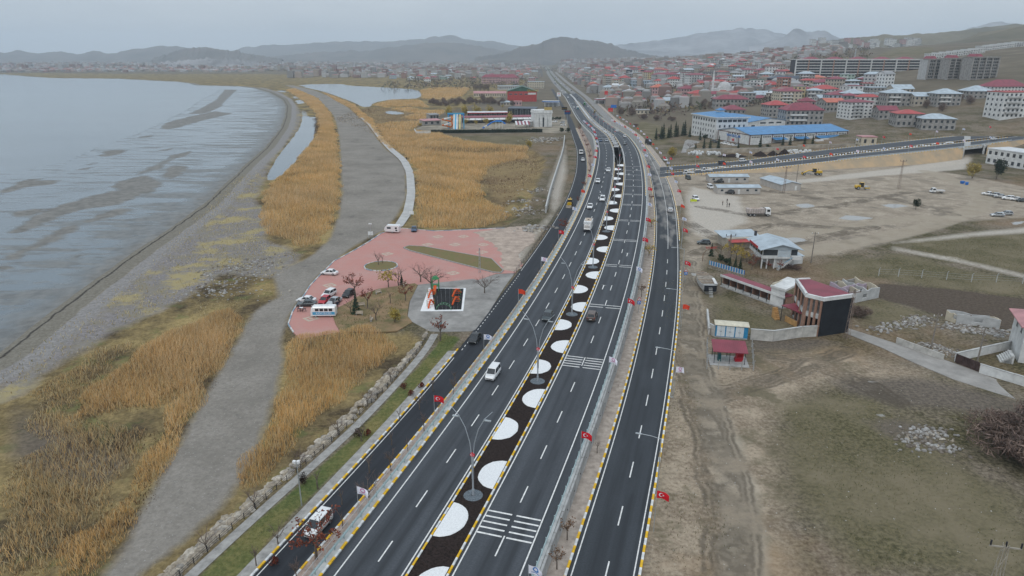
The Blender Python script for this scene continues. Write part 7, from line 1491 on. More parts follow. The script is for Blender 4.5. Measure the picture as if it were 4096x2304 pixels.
for fl in range(4):
 n = 9
 for k in range(n):
  ww = 1.2 if fl < 3 else 2.0; window(v,(k + .7) * W_ / (n + .4),0,1.3 + fl * 3.5,ww,1.8)
 for k in range(6): window(v,W_,(k + .8) * D_ / 6.6,1.3 + fl * 3.5,3.2 if fl == 3 else 1.4,1.8,'r')
for k in range(2): MB().box(4 + k * 5,7.5 + k * 5,-3.5,0,0,.8).build("entrance_step",M_CONC2,v)
A,B = n3(832,262,8.0),n3(1728,232,8.0); v,W_ = frame("rear_warehouse_hall",A,B,"rear white hall with blue roof and gable facing the viewer"); D_ = 46
MB().box(0,W_,0,D_,0,8.5).build("wall",WL['white'],v); MB().poly([(0,-.02,8.5),(W_,-.02,8.5),(W_ * .5,-.02,12.0)]).build("gable_panel",WL['white'],v); gable_roof(W_,D_,8.6,3.5,.6,'y').build("roof",RF['blue'],v)
for k,(f_,w_,z_) in enumerate([(.38,5,8.2),(.52,4.5,8.2),(.65,4.5,8.2),(.08,3,6.2),(.22,3,6.4),(.83,2.6,6.3),(.93,2.6,6.3)]): window(v,W_ * f_,0,z_,w_,1.2)
q = [n3(x,y) for x,y in ((-60,690),(0,510),(110,440),(450,500),(970,600),(2440,530),(2560,600),(1500,610),(500,640))]; tag(MB().prism(q,-.2,.06).build("warehouse_yard_paving",M_PAD),kind="structure")
masonry("yard_wall","long beige wall along the front of the warehouse yard",[n3(20,700),n3(560,690),n3(1110,690),n3(1700,660),n3(2576,640)],2.6,mat("beige_wall",(.40,.35,.28),.9,.25,.25),cap=M_CONC2)
for i,(x,y,k,s) in enumerate([(70,455,'fir',1.2),(225,500,'fir',1.15),(285,630,'fir',1.1),(380,625,'fir',1.1),(505,625,'fir',1.3),(160,635,'fir2',.9),(805,625,'fir2',.9),(1135,620,'fir',1.35),(1260,615,'hedge',2.2),(1475,605,'fir',1.2),(1585,605,'fir',1.25),(1805,600,'fir',1.3),(1925,600,'fir',1.25),(300,480,'hedge',3),(2210,590,'wide',.9),(70,630,'wide',.95)]):
 q = n3(x,y); tree(k,(q[0],q[1],.05),"%s tree before the blue-roofed warehouse, counted from the office side" % ORD[i],s,"warehouse yard trees")
for i,(x,y) in enumerate([(430,520),(585,555),(630,565),(700,580),(765,595),(470,540)]): q = n3(x,y); car(('sedan','suv','hatch')[i % 3],('grey','white','white','white','silver','black')[i],q[0],q[1],.07,R(70),"%s car parked beside the warehouse gable" % ORD[i],"car","cars parked by the warehouse")
for i,(x,y) in enumerate([(2040,575),(2130,560)]): q = n3(x,y); lorry((q[0],q[1],.07),R(-80),"%s white box lorry at the warehouse awnings" % ORD[i],PA['white'],PA['white'],7,3.6)
M_SACK = mat("white_bulk_bag",(.66,.67,.66),.8,.1,1)
for i,(x0,x1,y,n) in enumerate([(1550,1900,695,40),(340,530,715,22),(60,270,715,16),(760,860,755,8)]):
 root = empty("bulk_bags",label=["large stack of white bulk bags below the warehouse wall","white bulk bags heaped left of the dark soil","white bulk bags at the left end of the yard wall","short row of white bags on the dark soil"][i],cat="sacks")
 for k in range(n): q = n3(random.uniform(x0,x1),y + random.uniform(-14,8)); s = .55; MB().loft([[(-s,-s,0),(s,-s,0),(s,s,0),(-s,s,0)],[(-s * 1.15,-s * 1.15,.6),(s * 1.15,-s * 1.15,.6),(s * 1.15,s * 1.15,.6),(-s * 1.15,s * 1.15,.6)],[(-s * .7,-s * .7,1.15),(s * .7,-s * .7,1.15),(s * .7,s * .7,1.15),(-s * .7,s * .7,1.15)]]).build("bag",M_SACK,root,(q[0],q[1],random.choice((0,0,.9))),random.uniform(0,1.5))
for i,(x0,x1,y,h) in enumerate([(1020,1250,735,3.0),(1240,1420,725,3.0),(1400,1600,730,4.2),(480,960,745,1.8)]):
 a,b_ = n3(x0,y),n3(x1,y); L = math.hypot(b_[0] - a[0],b_[1] - a[1]); mb = MB(); rings = []
 for k in range(5):
  t = k / 4; rings.append([(L / 2 + (L / 2 * (1 - t ** 1.2)) * math.cos(c_) * random.uniform(.9,1.1),4 * (1 - t) * math.sin(c_) * random.uniform(.9,1.1),h * t ** .9) for c_ in np.linspace(0,6.283,15)[:-1]])
 o = mb.loft(rings).build("soil_heap",M_SOIL,None,(a[0],a[1],-.1),math.atan2(b_[1] - a[1],b_[0] - a[0])); tag(o,"%s heap of dark volcanic soil below the warehouse wall, from the left" % ORD[(i + 1) % 4],"soil heap")
# ---- water park
ZA = .6
v,W_ = frame("water_park_hedge",n2(275,500),n2(1910,482),"long clipped dark hedge along the front of the water park","hedge",z=ZA - .9)
r_ = np.random.default_rng(3); nl = 9000; P = np.stack([r_.uniform(0,W_,nl),r_.uniform(-.8,.8,nl),r_.uniform(.1,3.1,nl)],1); u_ = r_.normal(0,.22,(nl,3)); w_ = r_.normal(0,.2,(nl,3)); Vh = np.stack([P - u_,P + w_,P + u_,P - w_],1).reshape(-1,3); Ch = np.repeat(np.array([(.018,.035,.02),(.03,.05,.025),(.014,.026,.016)])[r_.integers(0,3,nl)],4,0)
link("foliage",npmesh("foliage",Vh,np.arange(nl * 4).reshape(-1,4),attr_mat("leaf_tint"),tint=Ch),v); MB().box(0,W_,-.6,.6,0,2.8).build("core",mat("hedge_core",(.012,.022,.013),.95,.3,2),v)
v = empty("water_slide_tower",(*n2(640,438),ZA),label="tall water slide tower with orange, white and blue flumes",cat="water slide")
for x_ in (-6,6):
 for y_ in (2,6): MB().box(x_ - .3,x_ + .3,y_ - .3,y_ + .3,0,11).build("tower_leg",PA['ltblue'],v)
MB().box(-6.5,6.5,1.5,6.5,10.6,11.2).build("platform",M_PBLUE,v); MB().box(-6.5,6.5,1.4,1.5,11.2,12.2).build("platform_rail",PA['ltblue'],v)
for k,(x_,m_) in enumerate([(-1.2,WL['white']),(0,PA['ltblue']),(1.2,WL['white']),(3.4,mat("slide_yellow",(.62,.52,.22),.5,.2,.8))]): MB().hexa([(x_ - .55,-6,.3),(x_ + .55,-6,.3),(x_ + .55,1.5,10.8),(x_ - .55,1.5,10.8),(x_ - .55,-6,.7),(x_ + .55,-6,.7),(x_ + .55,1.5,11.3),(x_ - .55,1.5,11.3)]).build("straight_slide",m_,v)
M_ORG = mat("slide_orange",(.66,.17,.03),.4,.1,.8)
for k in range(2):
 z_ = 7.5 - k * 4.3; MB().tube([(-3,1,z_ + 1.2),(-6,-1,z_ + .7),(-9,-1,z_)],.65,8).build("flume",WL['white'],v); MB().tube([(-9,-1,z_),(-10.5,1,z_ - .4),(-8,3,z_ - 1),(-4,1,z_ - 1.8)],.65,8).build("flume",M_ORG,v); MB().tube([(-3.2,0,z_ + 2.2),(-2.6,-1,z_ + .5),(-3.2,0,z_ - 1.6)],.6,8).build("flume",M_ORG,v)
v = empty("blue_water_slide",(*n2(1210,432),ZA),label="lower blue and white water slide on a scaffold",cat="water slide")
MB().tube([(-9.5,-1,.4),(-6,0,2.2),(-2.5,1,4.6),(1,2,5.6),(5,2,5.6),(8.5,1,3.6)],.6,8).build("flume",M_PBLUE,v); MB().tube([(-8,-.6,1.2),(-6,0,2.2)],.64,8).build("flume_joint",WL['white'],v)
for x_ in (1,3.5,6):
 for y_ in (0,3): MB().box(x_ - .15,x_ + .15,y_ - .15,y_ + .15,0,5.3).build("scaffold_leg",WL['white'],v)
MB().tube([(1,0,.2),(6,0,5)],.12,4).build("brace",WL['white'],v); MB().box(.5,6.5,-.3,3.3,5.2,5.4).build("platform",PA['ltblue'],v)
def pavilion(A,B,D_,h,wall,roof,label,fascia=None,z=ZA,awn=None,rh=.8,shed=True):
 v,W_ = frame("pavilion",A,B,label,z=z); MB().box(0,W_,.5,D_,0,h).build("wall",wall,v); MB().hexa([(-.4,-.4,h),(W_ + .4,-.4,h),(W_ + .4,D_ + .4,h + rh),(-.4,D_ + .4,h + rh),(-.4,-.4,h + .2),(W_ + .4,-.4,h + .2),(W_ + .4,D_ + .4,h + rh + .2),(-.4,D_ + .4,h + rh + .2)]).build("roof",roof,v)
 for k in range(max(3,int(W_ / 4.5))): x_ = (k + .5) * W_ / max(3,int(W_ / 4.5)); window(v,x_,.5,.6,2.6,h - 1.2)
 if fascia: MB().box(-.45,W_ + .45,-.55,-.4,h - .3,h + .35).build("fascia",fascia,v)
 if awn:
  n = int(W_ / 5)
  for k in range(n): MB().hexa([(k * W_ / n + .15,-4,h - 1.6),((k + 1) * W_ / n - .15,-4,h - 1.6),((k + 1) * W_ / n - .15,-.5,h - .4),(k * W_ / n + .15,-.5,h - .4),(k * W_ / n + .15,-4,h - 1.5),((k + 1) * W_ / n - .15,-4,h - 1.5),((k + 1) * W_ / n - .15,-.5,h - .3),(k * W_ / n + .15,-.5,h - .3)]).build("awning",awn,v)
 return v
pavilion(n2(745,350),n2(1790,330),9,4.2,WL['dark'],RF['maroon'],"long water park pavilion with white awnings and maroon roof",awn=WL['white']); pavilion(n2(820,268),n2(1400,262),8,4.0,WL['black'],RF['white'],"rear water park pavilion with white roof and red fascia",PA['red']); pavilion(n2(1405,255),n2(1805,262),14,7.5,WL['black'],RF['dark'],"black flat-roofed hall behind the white classical building"); pavilion(n2(165,385),n2(420,372),9,3.4,WL['grey'],RF['pink'],"open shed with pale sloping roof at the left end of the water park"); pavilion(n2(265,300),n2(395,290),6,4,WL['grey'],RF['grey'],"small grey shed above the reeds left of the slides")
A,B = n2(1795,405),n2(2050,400); v,W_ = frame("white_classical_hall",A,B,"white classical hall with pilasters and tall dark windows",z=ZA - .5); D_ = 13; H_ = 11
MB().box(0,W_,0,D_,0,H_).build("wall",WL['white'],v); MB().box(-.5,W_ + .5,-.5,D_ + .5,H_,H_ + 1.0).build("cornice",WL['white'],v); MB().box(-.2,W_ + .2,-.2,D_ + .2,H_ + 1.0,H_ + 2.4).build("parapet",WL['white'],v)
for k in range(6): MB().box(k * (W_ - .9) / 5,k * (W_ - .9) / 5 + .9,-.35,0,0,H_).build("pilaster",WL['white'],v)
for k in range(3): window(v,W_ * (.24 + .27 * k),0,.3,1.5,7.5); MB().cyl((0,0),.9,0,.12,14).build("arch_panel",WL['ltgrey'],v,(W_ * (.24 + .27 * k),-.1,8.8)).rotation_euler = (R(90),0,0)
for k in range(4): window(v,W_,2 + k * 3,1,1.3,6,'r')
b_ = MB().box(W_ * .55,W_ * .98,-.1,.1,H_ + 2.4,H_ + 4.6).build("roof_sign",mat("gold_sign",(.5,.36,.12),.5,.2,1),v)
v,W_ = frame("white_gazebo",n2(1645,400),n2(1790,395),"small white arcaded gazebo beside the classical hall",z=ZA - .3); MB().cyl((W_ / 2,3),W_ / 2,4.0,5.0,14,0,W_ / 2.6).build("roof",WL['white'],v)
for k in range(10): a = 2 * math.pi * k / 10; MB().cyl((W_ / 2 + W_ / 2.2 * math.cos(a),3 + W_ / 2.2 * math.sin(a)),.22,0,4.0,6).build("column",WL['white'],v)
v,W_ = frame("striped_canopy",n2(1520,420),n2(1730,418),"red and grey striped canopy roof behind the hedge",z=ZA);
for k in range(8): MB().hexa([(k * W_ / 8,-1,2.4),((k + 1) * W_ / 8,-1,2.4),((k + 1) * W_ / 8,7,4.6),(k * W_ / 8,7,4.6),(k * W_ / 8,-1,2.5),((k + 1) * W_ / 8,-1,2.5),((k + 1) * W_ / 8,7,4.7),(k * W_ / 8,7,4.7)]).build("roof_stripe",RF['maroon'] if k % 2 else RF['white'],v)
for x_ in (0,W_): MB().box(x_ - .1,x_ + .1,0,.2,0,2.5).build("post",M_DARK,v)
masonry("white_retaining_wall","white wall at the left end of the water park hedge",[n2(30,470),n2(60,515),n2(270,518)],2.6,WL['white'],th=.4)
for i,(x,y,s) in enumerate([(540,262,1.9),(770,246,1.9),(950,246,1.9),(1140,242,1.8),(1430,352,1.7),(790,366,1.0),(930,366,.7),(1075,366,1.1),(1205,366,.8),(1330,120,.7),(120,400,.6)]): q = n2(x,y); tree('yhead',(q[0],q[1],ZA - .3),"%s yellow-leaved tree of the water park, from the left back row forward" % ORD[i],s,"yellow trees of the water park")
q = [n2(x,y) for x,y in ((60,515),(275,505),(1910,490),(2090,495),(2290,480),(2270,300),(2050,250),(1800,230),(500,250),(200,360),(30,440))]; tag(MB().prism(q,-1,ZA - .25).build("water_park_terrace",mat("park_terrace",(.30,.26,.2),.95,.3,.08)),kind="structure")
for i,(x,y,c_) in enumerate([(2095,335,'white'),(2205,352,'silver'),(2215,385,'white'),(1900,395,'black')]): q = n2(x,y); car(('suv','van','sedan','hatch')[i],c_,q[0],q[1],ZA - .22,R(85),"%s car in the water park car park" % ORD[i],"car","cars at the water park")
for i,x in enumerate((2060,2110,2160)): q = n2(x,300); tree('hedge',(q[0],q[1],ZA - .3),"%s clipped bush behind the water park cars" % ORD[i],2.6,cat="bush",name="bush")
for i,x in enumerate((2200,2290)): q = n2(x,475); tree('hedge',(q[0],q[1],.1),"%s clipped dark bush at the car park entrance" % ORD[i],3,cat="bush",name="bush")
q = n2(2275,470); board(0,0,4.7,2.9,13.0,mat("board_navy",(.02,.03,.06),.5,.1,1),"dark roadside sign with red and blue words on a tall mast",[("VAN",1.45,2.1,M_PRED),("AQUA",1.45,.8,M_PBLUE)],"roadside_sign","sign",0,1,M_POLE,(q[0],q[1],0)); q = n2(2228,440); board(0,0,4.3,2.1,15.2,mat("board_black",(.02,.02,.02),.5,.1,1),"black roadside sign with yellow lettering above the navy one",[("———",1.3,1.1,PA['yellow'])],"roadside_sign","sign",0,1,M_POLE,(q[0],q[1],0))

# ------------------------------------------------------------------ crossing road on its embankment, with the underpass
_zs = ([2600,2841,3004,3208,3411,3703,3837,4096,4500],[.1,.6,1.2,2.5,4.0,5.5,6.0,6.8,7.2])
_S = [(2640,710),(2689,706),(2841,690),(3004,680),(3208,660),(3411,636),(3703,607),(3837,593),(4096,558),(4400,520)]; _N = [(2640,668),(2689,665),(2876,651),(2980,643),(3120,622),(3295,599),(3470,581),(3761,549),(4096,520),(4400,485)]
sxg = np.linspace(2640,4400,150); zb = np.interp(sxg,*_zs); zb = gsm(zb,6)
def edge(t): e = np.array(t,float); yy = gsm(np.interp(sxg,e[:,0],e[:,1]),6); return np.array([G(a,b_,z) for a,b_,z in zip(sxg,yy,zb)])
ES,EN = edge(_S),edge(_N)
def cross(f): return (ES[:,0] * (1 - f) + EN[:,0] * f,ES[:,1] * (1 - f) + EN[:,1] * f)
br = tag(ribbon("crossing_road",sxg,cross(0),cross(1),lambda y: zb,A_MAIN,.05,4),kind="structure")
for f in (.04,.36,.55,.96):
 a = cross(f - .006); b_ = cross(f + .006); ribbon("edge_line",sxg,a,b_,lambda y: zb,M_WHITE,.062,1,parent=br)
tag(ribbon("crossing_road_median",sxg[4:],tuple(c_[4:] for c_ in cross(.39)),tuple(c_[4:] for c_ in cross(.52)),lambda y: zb[4:],M_SOIL,.14,1),kind="structure")
for k in range(8,100,4):                                     # white pebble waves in its median
 m = MB()
 for j in range(7):
  t0,t1 = (k + j * .5),(k + (j + 1) * .5); P = []
  for t,d in ((t0,-.03),(t1,-.03),(t1,.03),(t0,.03)): f = .455 + .045 * math.sin(t * 1.3) + d; i0 = int(t); c_ = cross(f); u = t - i0; P.append((c_[0][i0] * (1 - u) + c_[0][i0 + 1] * u,c_[1][i0] * (1 - u) + c_[1][i0 + 1] * u,zb[i0] + .16))
  m.poly(P)
 m.build("white_pebble_wave",M_WGRAV,br)
def kerb_on(f,label):
 root = empty("kerb",label=label,cat="kerb"); c_ = cross(f); m = MB()
 for i in range(2,118):
  for h_ in (0,.5):
   a = [c_[0][i] + (c_[0][i + 1] - c_[0][i]) * h_,c_[1][i] + (c_[1][i + 1] - c_[1][i]) * h_]; d = math.atan2(c_[1][i + 1] - c_[1][i],c_[0][i + 1] - c_[0][i]); L = math.hypot(c_[1][i + 1] - c_[1][i],c_[0][i + 1] - c_[0][i]) / 2; m.obox(a[0],a[1],zb[i] + .12,L,.3,.26,d,int(h_ * 2))
 tag(m.build("kerb_stones",[M_KWH,M_YEL],root),kind="stuff")
for f,w in ((0.0,"near"),(1.0,"far"),(.385,"near median"),(.525,"far median")): kerb_on(f,"yellow and white kerb at the %s side of the crossing road" % w)
bi = (np.abs(sxg - 3905)).argmin(); gap = 4
M_BANK = mat("embankment_earth",(.42,.29,.17),.95,.25,.12,c2=(.33,.27,.19),bump=.5,fine=2)
for e,other,nm in ((ES,EN,"near"),(EN,ES,"far")):
 n_ = e - other; n_ /= np.linalg.norm(n_,axis=1)[:,None]; toe = e + n_ * (1.2 + zb[:,None] * 1.5)
 for lo,hi in ((0,bi - gap + 1),(bi + gap,150)):
  q = slice(lo,hi); V = np.concatenate([np.column_stack([e[q] + n_[q] * .05,zb[q] + .03]),np.column_stack([toe[q],np.full(hi - lo,-.2)])]); k = hi - lo; i = np.arange(k - 1); tag(link("embankment_slope",npmesh("embankment_slope",V,np.stack([i,i + 1,k + i + 1,k + i],1),M_BANK)),kind="structure")
root = empty("underpass_bridge",label="concrete underpass bridge carrying the crossing road at the right",cat="bridge")
for s,j in ((-1,bi - gap),(1,bi + gap - 1)):
 a,b_ = ES[j],EN[j]; d = (a - b_) / np.linalg.norm(a - b_); a = a + d * 3; b_ = b_ - d * 3; L = np.linalg.norm(a - b_); MB().box(0,L,-.5,.5,-.3,float(zb[j]) - .1).build("abutment",M_CONC2,root,(b_[0],b_[1],0),math.atan2(a[1] - b_[1],a[0] - b_[0]))
for e in (ES,EN):
 a,b_ = e[bi - gap - 2],e[bi + gap + 1]; L = np.linalg.norm(b_ - a); MB().box(0,L,-.3,.3,-1.5,.35).build("deck_beam",M_CONC2,root,(a[0],a[1],float(zb[bi])),math.atan2(b_[1] - a[1],b_[0] - a[0]))
P = [tuple(ES[bi - gap]),tuple(ES[bi + gap - 1]),tuple(EN[bi + gap - 1]),tuple(EN[bi - gap])]; MB().prism(P,float(zb[bi]) - 1.2,float(zb[bi]) - .02).build("deck",M_CONC,root)
rl = empty("guard_rail",label="steel guard rail on the near edge of the crossing road",cat="guard rail"); MB().tube([(ES[i][0],ES[i][1],zb[i] + .75) for i in range(60,120)],.14,4).build("beam",M_STEEL,rl); pm = MB().box(-.06,.06,-.05,.05,0,.85).mesh("post",M_STEEL)
for i in range(60,120,2): link("post",pm,rl,(ES[i][0],ES[i][1],zb[i]))
for i in range(3,116,9):
 for e,w in ((ES,"near"),(EN,"far")):
  flag((e[i][0],e[i][1],float(zb[i]) + .1),('white','red','orange','pink')[(i // 9 + (w == "far")) % 4],"along the %s kerb of the crossing road" % w)
def on_br(f,sx): i = int((np.abs(sxg - sx)).argmin()); c_ = cross(f); return c_[0][i],c_[1][i],float(zb[i]) + .07,math.atan2(c_[1][i + 1] - c_[1][i],c_[0][i + 1] - c_[0][i]) - math.pi / 2
for k,c_,sx,f,lb in (('van','black',2892,.8,"black van on the crossing road near the junction"),('van','white',2968,.85,"white van on the crossing road with an orange flag behind"),('suv','white',3978,.3,"white car on the crossing road past the underpass")): x,y,z,a = on_br(f,sx); car(k,c_,x,y,z,a,lb)

# ------------------------------------------------------------------ town houses
def house(A,B,D_,H_,fl,wall,roof,rt,label,z,rh=2.0,balc=False,name="house",group=None,wins=True):
 v,W_ = frame(name,A,B,label,"house",z,group); MB().box(0,W_,0,D_,-1.5,H_).build("wall",WL[wall],v)
 if rt == 'hip': hip_roof(W_,D_,H_ + .16,rh,.7).build("roof",RF[roof],v)
 elif rt == 'gable': gable_roof(W_,D_,H_,rh,.5).build("roof",RF[roof],v); g = MB(); [g.poly([(s,0,H_),(s,D_,H_),(s,D_ / 2,H_ + rh)]) for s in (0,W_)]; g.build("gable_panel",WL[wall],v)
 else: MB().box(-.3,W_ + .3,-.3,D_ + .3,H_,H_ + .5).build("roof",RF[roof],v)
 if wins:
  wn_ = MB(); fh = H_ / fl; n = max(2,int(W_ / 3.2)); nd = max(2,int(D_ / 3.4))
  for f in range(fl):
   for k in range(n): x = (k + .5) * W_ / n; wn_.box(x - .75,x + .75,-.05,.02,f * fh + fh * .32,f * fh + fh * .78)
   for k in range(nd):
    y = (k + .5) * D_ / nd; wn_.box(-.05,.02,y - .65,y + .65,f * fh + fh * .32,f * fh + fh * .78); wn_.box(W_ - .02,W_ + .05,y - .65,y + .65,f * fh + fh * .32,f * fh + fh * .78)
  tag(wn_.build("windows",M_WIN,v),kind="stuff")
 if balc:
  for f in range(1,fl): MB().box(W_ * .1,W_ * .55,-1.3,0,f * H_ / fl - .1,f * H_ / fl + .9).build("balcony",WL['white' if wall != 'white' else 'ltgrey'],v)
 return v
WN = dict(white="white",cream="cream",grey="grey block",beige="beige",pink="pink",yellow="yellow",black="black",blue="pale blue",green="pale green",red="red",brick="brick",dark="dark",lilac="lilac",ltgrey="light grey")
FN = {1: "one",2: "two",3: "three",4: "four",5: "five",6: "six"}; RTN = dict(hip="hipped roof",gable="gabled roof",flat="flat roof"); used_h = []
def at_px(cx0,cy0,k,xl,xr,yb,ye,roofpx,fl,wall,roof,rt,where,balc=False,depth=.85,rot=None,group=None):
 sxl,sxr,sy = cx0 + xl * k,cx0 + xr * k,cy0 + yb * k; xm,ym,zm = hit((sxl + sxr) / 2,sy); t = ym * CP - (zm - CAM_H) * SP
 W_ = (sxr - sxl) * t / FPX * .92; H_ = (yb - ye) * k * t / FPX * 1.03; rh = max(.8,roofpx * k * t / FPX * 1.25); D_ = max(6,min(W_ * depth,16)); a = random.uniform(-.22,.22) if rot is None else rot
 dx,dy = math.cos(a) * W_ / 2,math.sin(a) * W_ / 2; used_h.append((xm,ym + D_ / 2,max(W_,D_) * .62))
 lb = "%s-storey %s house with %s %s %s" % (FN[min(fl,6)],WN[wall],roof,RTN[rt],where)
 return house((xm - dx,ym - dy),(xm + dx,ym + dy),D_,H_,fl,wall,roof,rt,lb,min(zm,ground_z(xm,ym + D_)) ,rh,balc,group=group)
C4 = (2996,0,.4279); C3 = (2000,100,.4279); C2 = (1000,100,.4658)
for r in [(320,700,1175,1040,50,3,'grey','maroon','hip',"just behind the warehouse",True),(915,1165,1110,965,18,5,'white','maroon','hip',"right of the warehouse",True),(1365,1620,1188,1072,25,2,'grey','red','hip',"inside a low white wall"),(1200,1390,1115,1035,28,2,'grey','maroon','gable',"beside the walled villa"),(1605,1920,1218,1118,32,2,'grey','metal','hip',"above the crossing road"),(1270,1510,998,880,30,3,'grey','metal','hip',"in the middle of the slope",True),(1530,1760,988,905,25,2,'beige','metal','gable',"next along the slope"),(1740,1980,992,885,35,3,'grey','metal','hip',"before the dark hedge",True),(2040,2280,922,858,38,2,'grey','metal','hip',"alone near the red-roofed block"),(2320,2660,1105,880,10,5,'white','red','flat',"at the right edge, rows of balconies",True),(2240,2640,880,815,48,3,'white','maroon','hip',"behind the right-edge block"),(1110,1340,885,825,12,2,'grey','metal','flat',"at the top of the slope"),(1340,1540,905,835,28,2,'beige','metal','gable',"high on the slope"),(1050,1195,772,740,20,1,'ltgrey','metal','hip',"below the long apartment block"),(620,815,828,775,25,2,'white','maroon','hip',"with black pillars"),(790,920,802,755,18,1,'pink','pink','hip',"below the apartment block's left half"),(565,720,784,730,18,2,'yellow','orange','hip',"by the green fence"),(200,440,795,738,20,2,'dark','dark','hip',"above the town"),(115,240,758,698,15,3,'ltgrey','metal','hip',"left of the dark house"),(0,130,865,755,20,4,'white','green','flat',"near the minaret",True),(215,385,865,825,20,2,'dark','red','hip',"with white bands"),(610,840,905,838,28,3,'white','red','hip',"among red roofs",True),(400,600,905,840,30,2,'grey','maroon','hip',"left of the white red-roofed one"),(265,500,975,862,22,4,'cream','maroon','hip',"with dark balconies",True),(790,980,940,885,25,2,'brick','maroon','hip',"in the middle of the town slope"),(915,1105,945,880,30,2,'grey','metal','hip',"beside the brown house"),(640,780,965,918,20,2,'ltgrey','metal','gable',"below the white red-roofed one"),(700,910,1045,960,25,2,'grey','orange','gable',"left of the white blue-topped block"),(470,620,990,950,25,1,'pink','maroon','hip',"between cream block and orange roof"),(165,380,1095,990,30,3,'grey','red','hip',"left behind the warehouse"),(55,250,930,888,25,2,'white','metal','gable',"with an orange gable"),(40,180,950,920,20,1,'beige','maroon','hip',"at the lane bend"),(70,170,712,662,15,3,'pink','maroon','hip',"in the dense part of town"),(1040,1190,1362,1288,8,1,'cream','pink','flat',"hut by the crossing road")]: at_px(*C4,*r)
for r in [(120,205,755,718,6,1,'pink','pink','flat',"left of the petrol station"),(0,120,755,725,10,1,'beige','metal','hip',"low, below the red market"),(250,415,592,535,15,3,'cream','metal','flat',"hotel-like block left of the highway"),(0,185,552,498,18,3,'pink','maroon','hip',"long barracks left of the highway"),(965,1070,655,588,18,2,'white','metal','hip',"behind the red petrol sign"),(1165,1270,674,628,18,2,'red','white','hip',"right of the petrol station"),(1415,1555,645,588,22,2,'pink','orange','hip',"before the dark trees"),(1300,1430,668,612,2,2,'grey','grey','flat',"unfinished frame beside the orange roof"),(1530,1750,752,708,20,1,'yellow','metal','gable',"barn with a red door"),(1430,1540,755,712,15,1,'grey','dark','hip',"left of the yellow barn"),(1110,1225,558,500,18,4,'green','red','hip',"in the middle of town",True),(790,920,532,470,12,4,'cream','green','flat',"with a dark green top near the highway"),(1430,1690,545,470,14,3,'ltgrey','maroon','hip',"long, maroon roofed",),(1690,1790,575,458,8,6,'white','maroon','flat',"tall with balconies",True),(1750,1940,585,475,12,5,'white','maroon','hip',"with blue glass bays",True),(2290,2450,632,530,12,5,'white','green','hip',"right of the mosque",True),(2000,2330,775,700,30,2,'grey','maroon','hip',"wide, behind the office"),(2080,2300,835,795,30,1,'grey','maroon','hip',"close behind the office roof"),(1680,1880,655,600,22,2,'pink','maroon','hip',"left of the mosque"),(1760,1980,692,645,22,1,'beige','red','hip',"below the pink one"),(2490,2620,855,760,30,3,'grey','red','hip',"behind the rear hall"),(2385,2560,692,655,25,1,'white','metal','gable',"wide low one right of the mosque"),(1560,1680,575,510,18,3,'white','red','hip',"before the long maroon roof"),(2110,2230,600,515,5,4,'cream','grey','flat',"unfinished, behind the mosque"),(2400,2500,470,430,15,2,'pink','red','hip',"far right of centre"),(2120,2230,490,430,3,4,'grey','grey','flat',"bare concrete frame"),(2230,2340,465,395,3,5,'grey','grey','flat',"tallest bare concrete frame"),(990,1110,515,480,12,2,'white','metal','hip',"arcaded, right of the highway"),(1230,1420,575,525,10,2,'blue','metal','flat',"workshop in town"),(870,1110,560,535,6,1,'pink','white','flat',"long shed with white top"),(580,720,440,415,10,2,'white','white','flat',"roadside hall"),(1270,1420,832,800,8,1,'cream','grey','flat',"half ruined, beyond the field"),(2190,2280,662,655,10,1,'beige','maroon','hip',"tiny, below the mosque")]: at_px(*C3,*r)
for r in [(1980,2315,503,452,18,3,'pink','maroon','hip',"long barracks beyond the reeds"),(1225,1340,438,412,4,1,'white','white','flat',"white hangar on the plain"),(1330,1395,405,388,3,1,'white','white','gable',"farther hangar on the plain"),(1490,1550,492,462,8,2,'white','red','hip',"beyond the lagoon"),(1350,1410,470,452,8,1,'white','metal','hip',"left of it beyond the lagoon"),(2130,2330,555,525,4,1,'ltgrey','metal','flat',"long low shed before the barracks"),(1910,2210,618,588,12,1,'cream','pink','gable',"long shed left of the red market"),(1560,1660,395,372,6,1,'white','white','gable',"white hall in the plain")]: at_px(*C2,*r)
# the red market hall with green roof
A,B = crop(*C3)(70,716),crop(*C3)(342,716); v,W_ = frame("red_market_hall",A,B,"large red market hall with a dark green gable roof and yellow sign"); MB().box(0,W_,0,30,0,12.5).build("wall",WL['red'],v); gable_roof(W_,30,12.5,6,1,'y').build("roof",RF['green'],v); MB().poly([(0,-.02,12.5),(W_,-.02,12.5),(W_ / 2,-.02,18.3)]).build("gable_panel",RF['green'],v)
for k in range(4): window(v,4 + k * 6.5,0,8.2,4,1.6)
MB().box(W_ - 11,W_ - 1,-.2,-.05,8.5,10.8).build("white_board",WL['white'],v); link("lettering",text_mesh("GROSS65",3.6,PA['yellow'],.3),v,(W_ - 5,-.4,13.2))
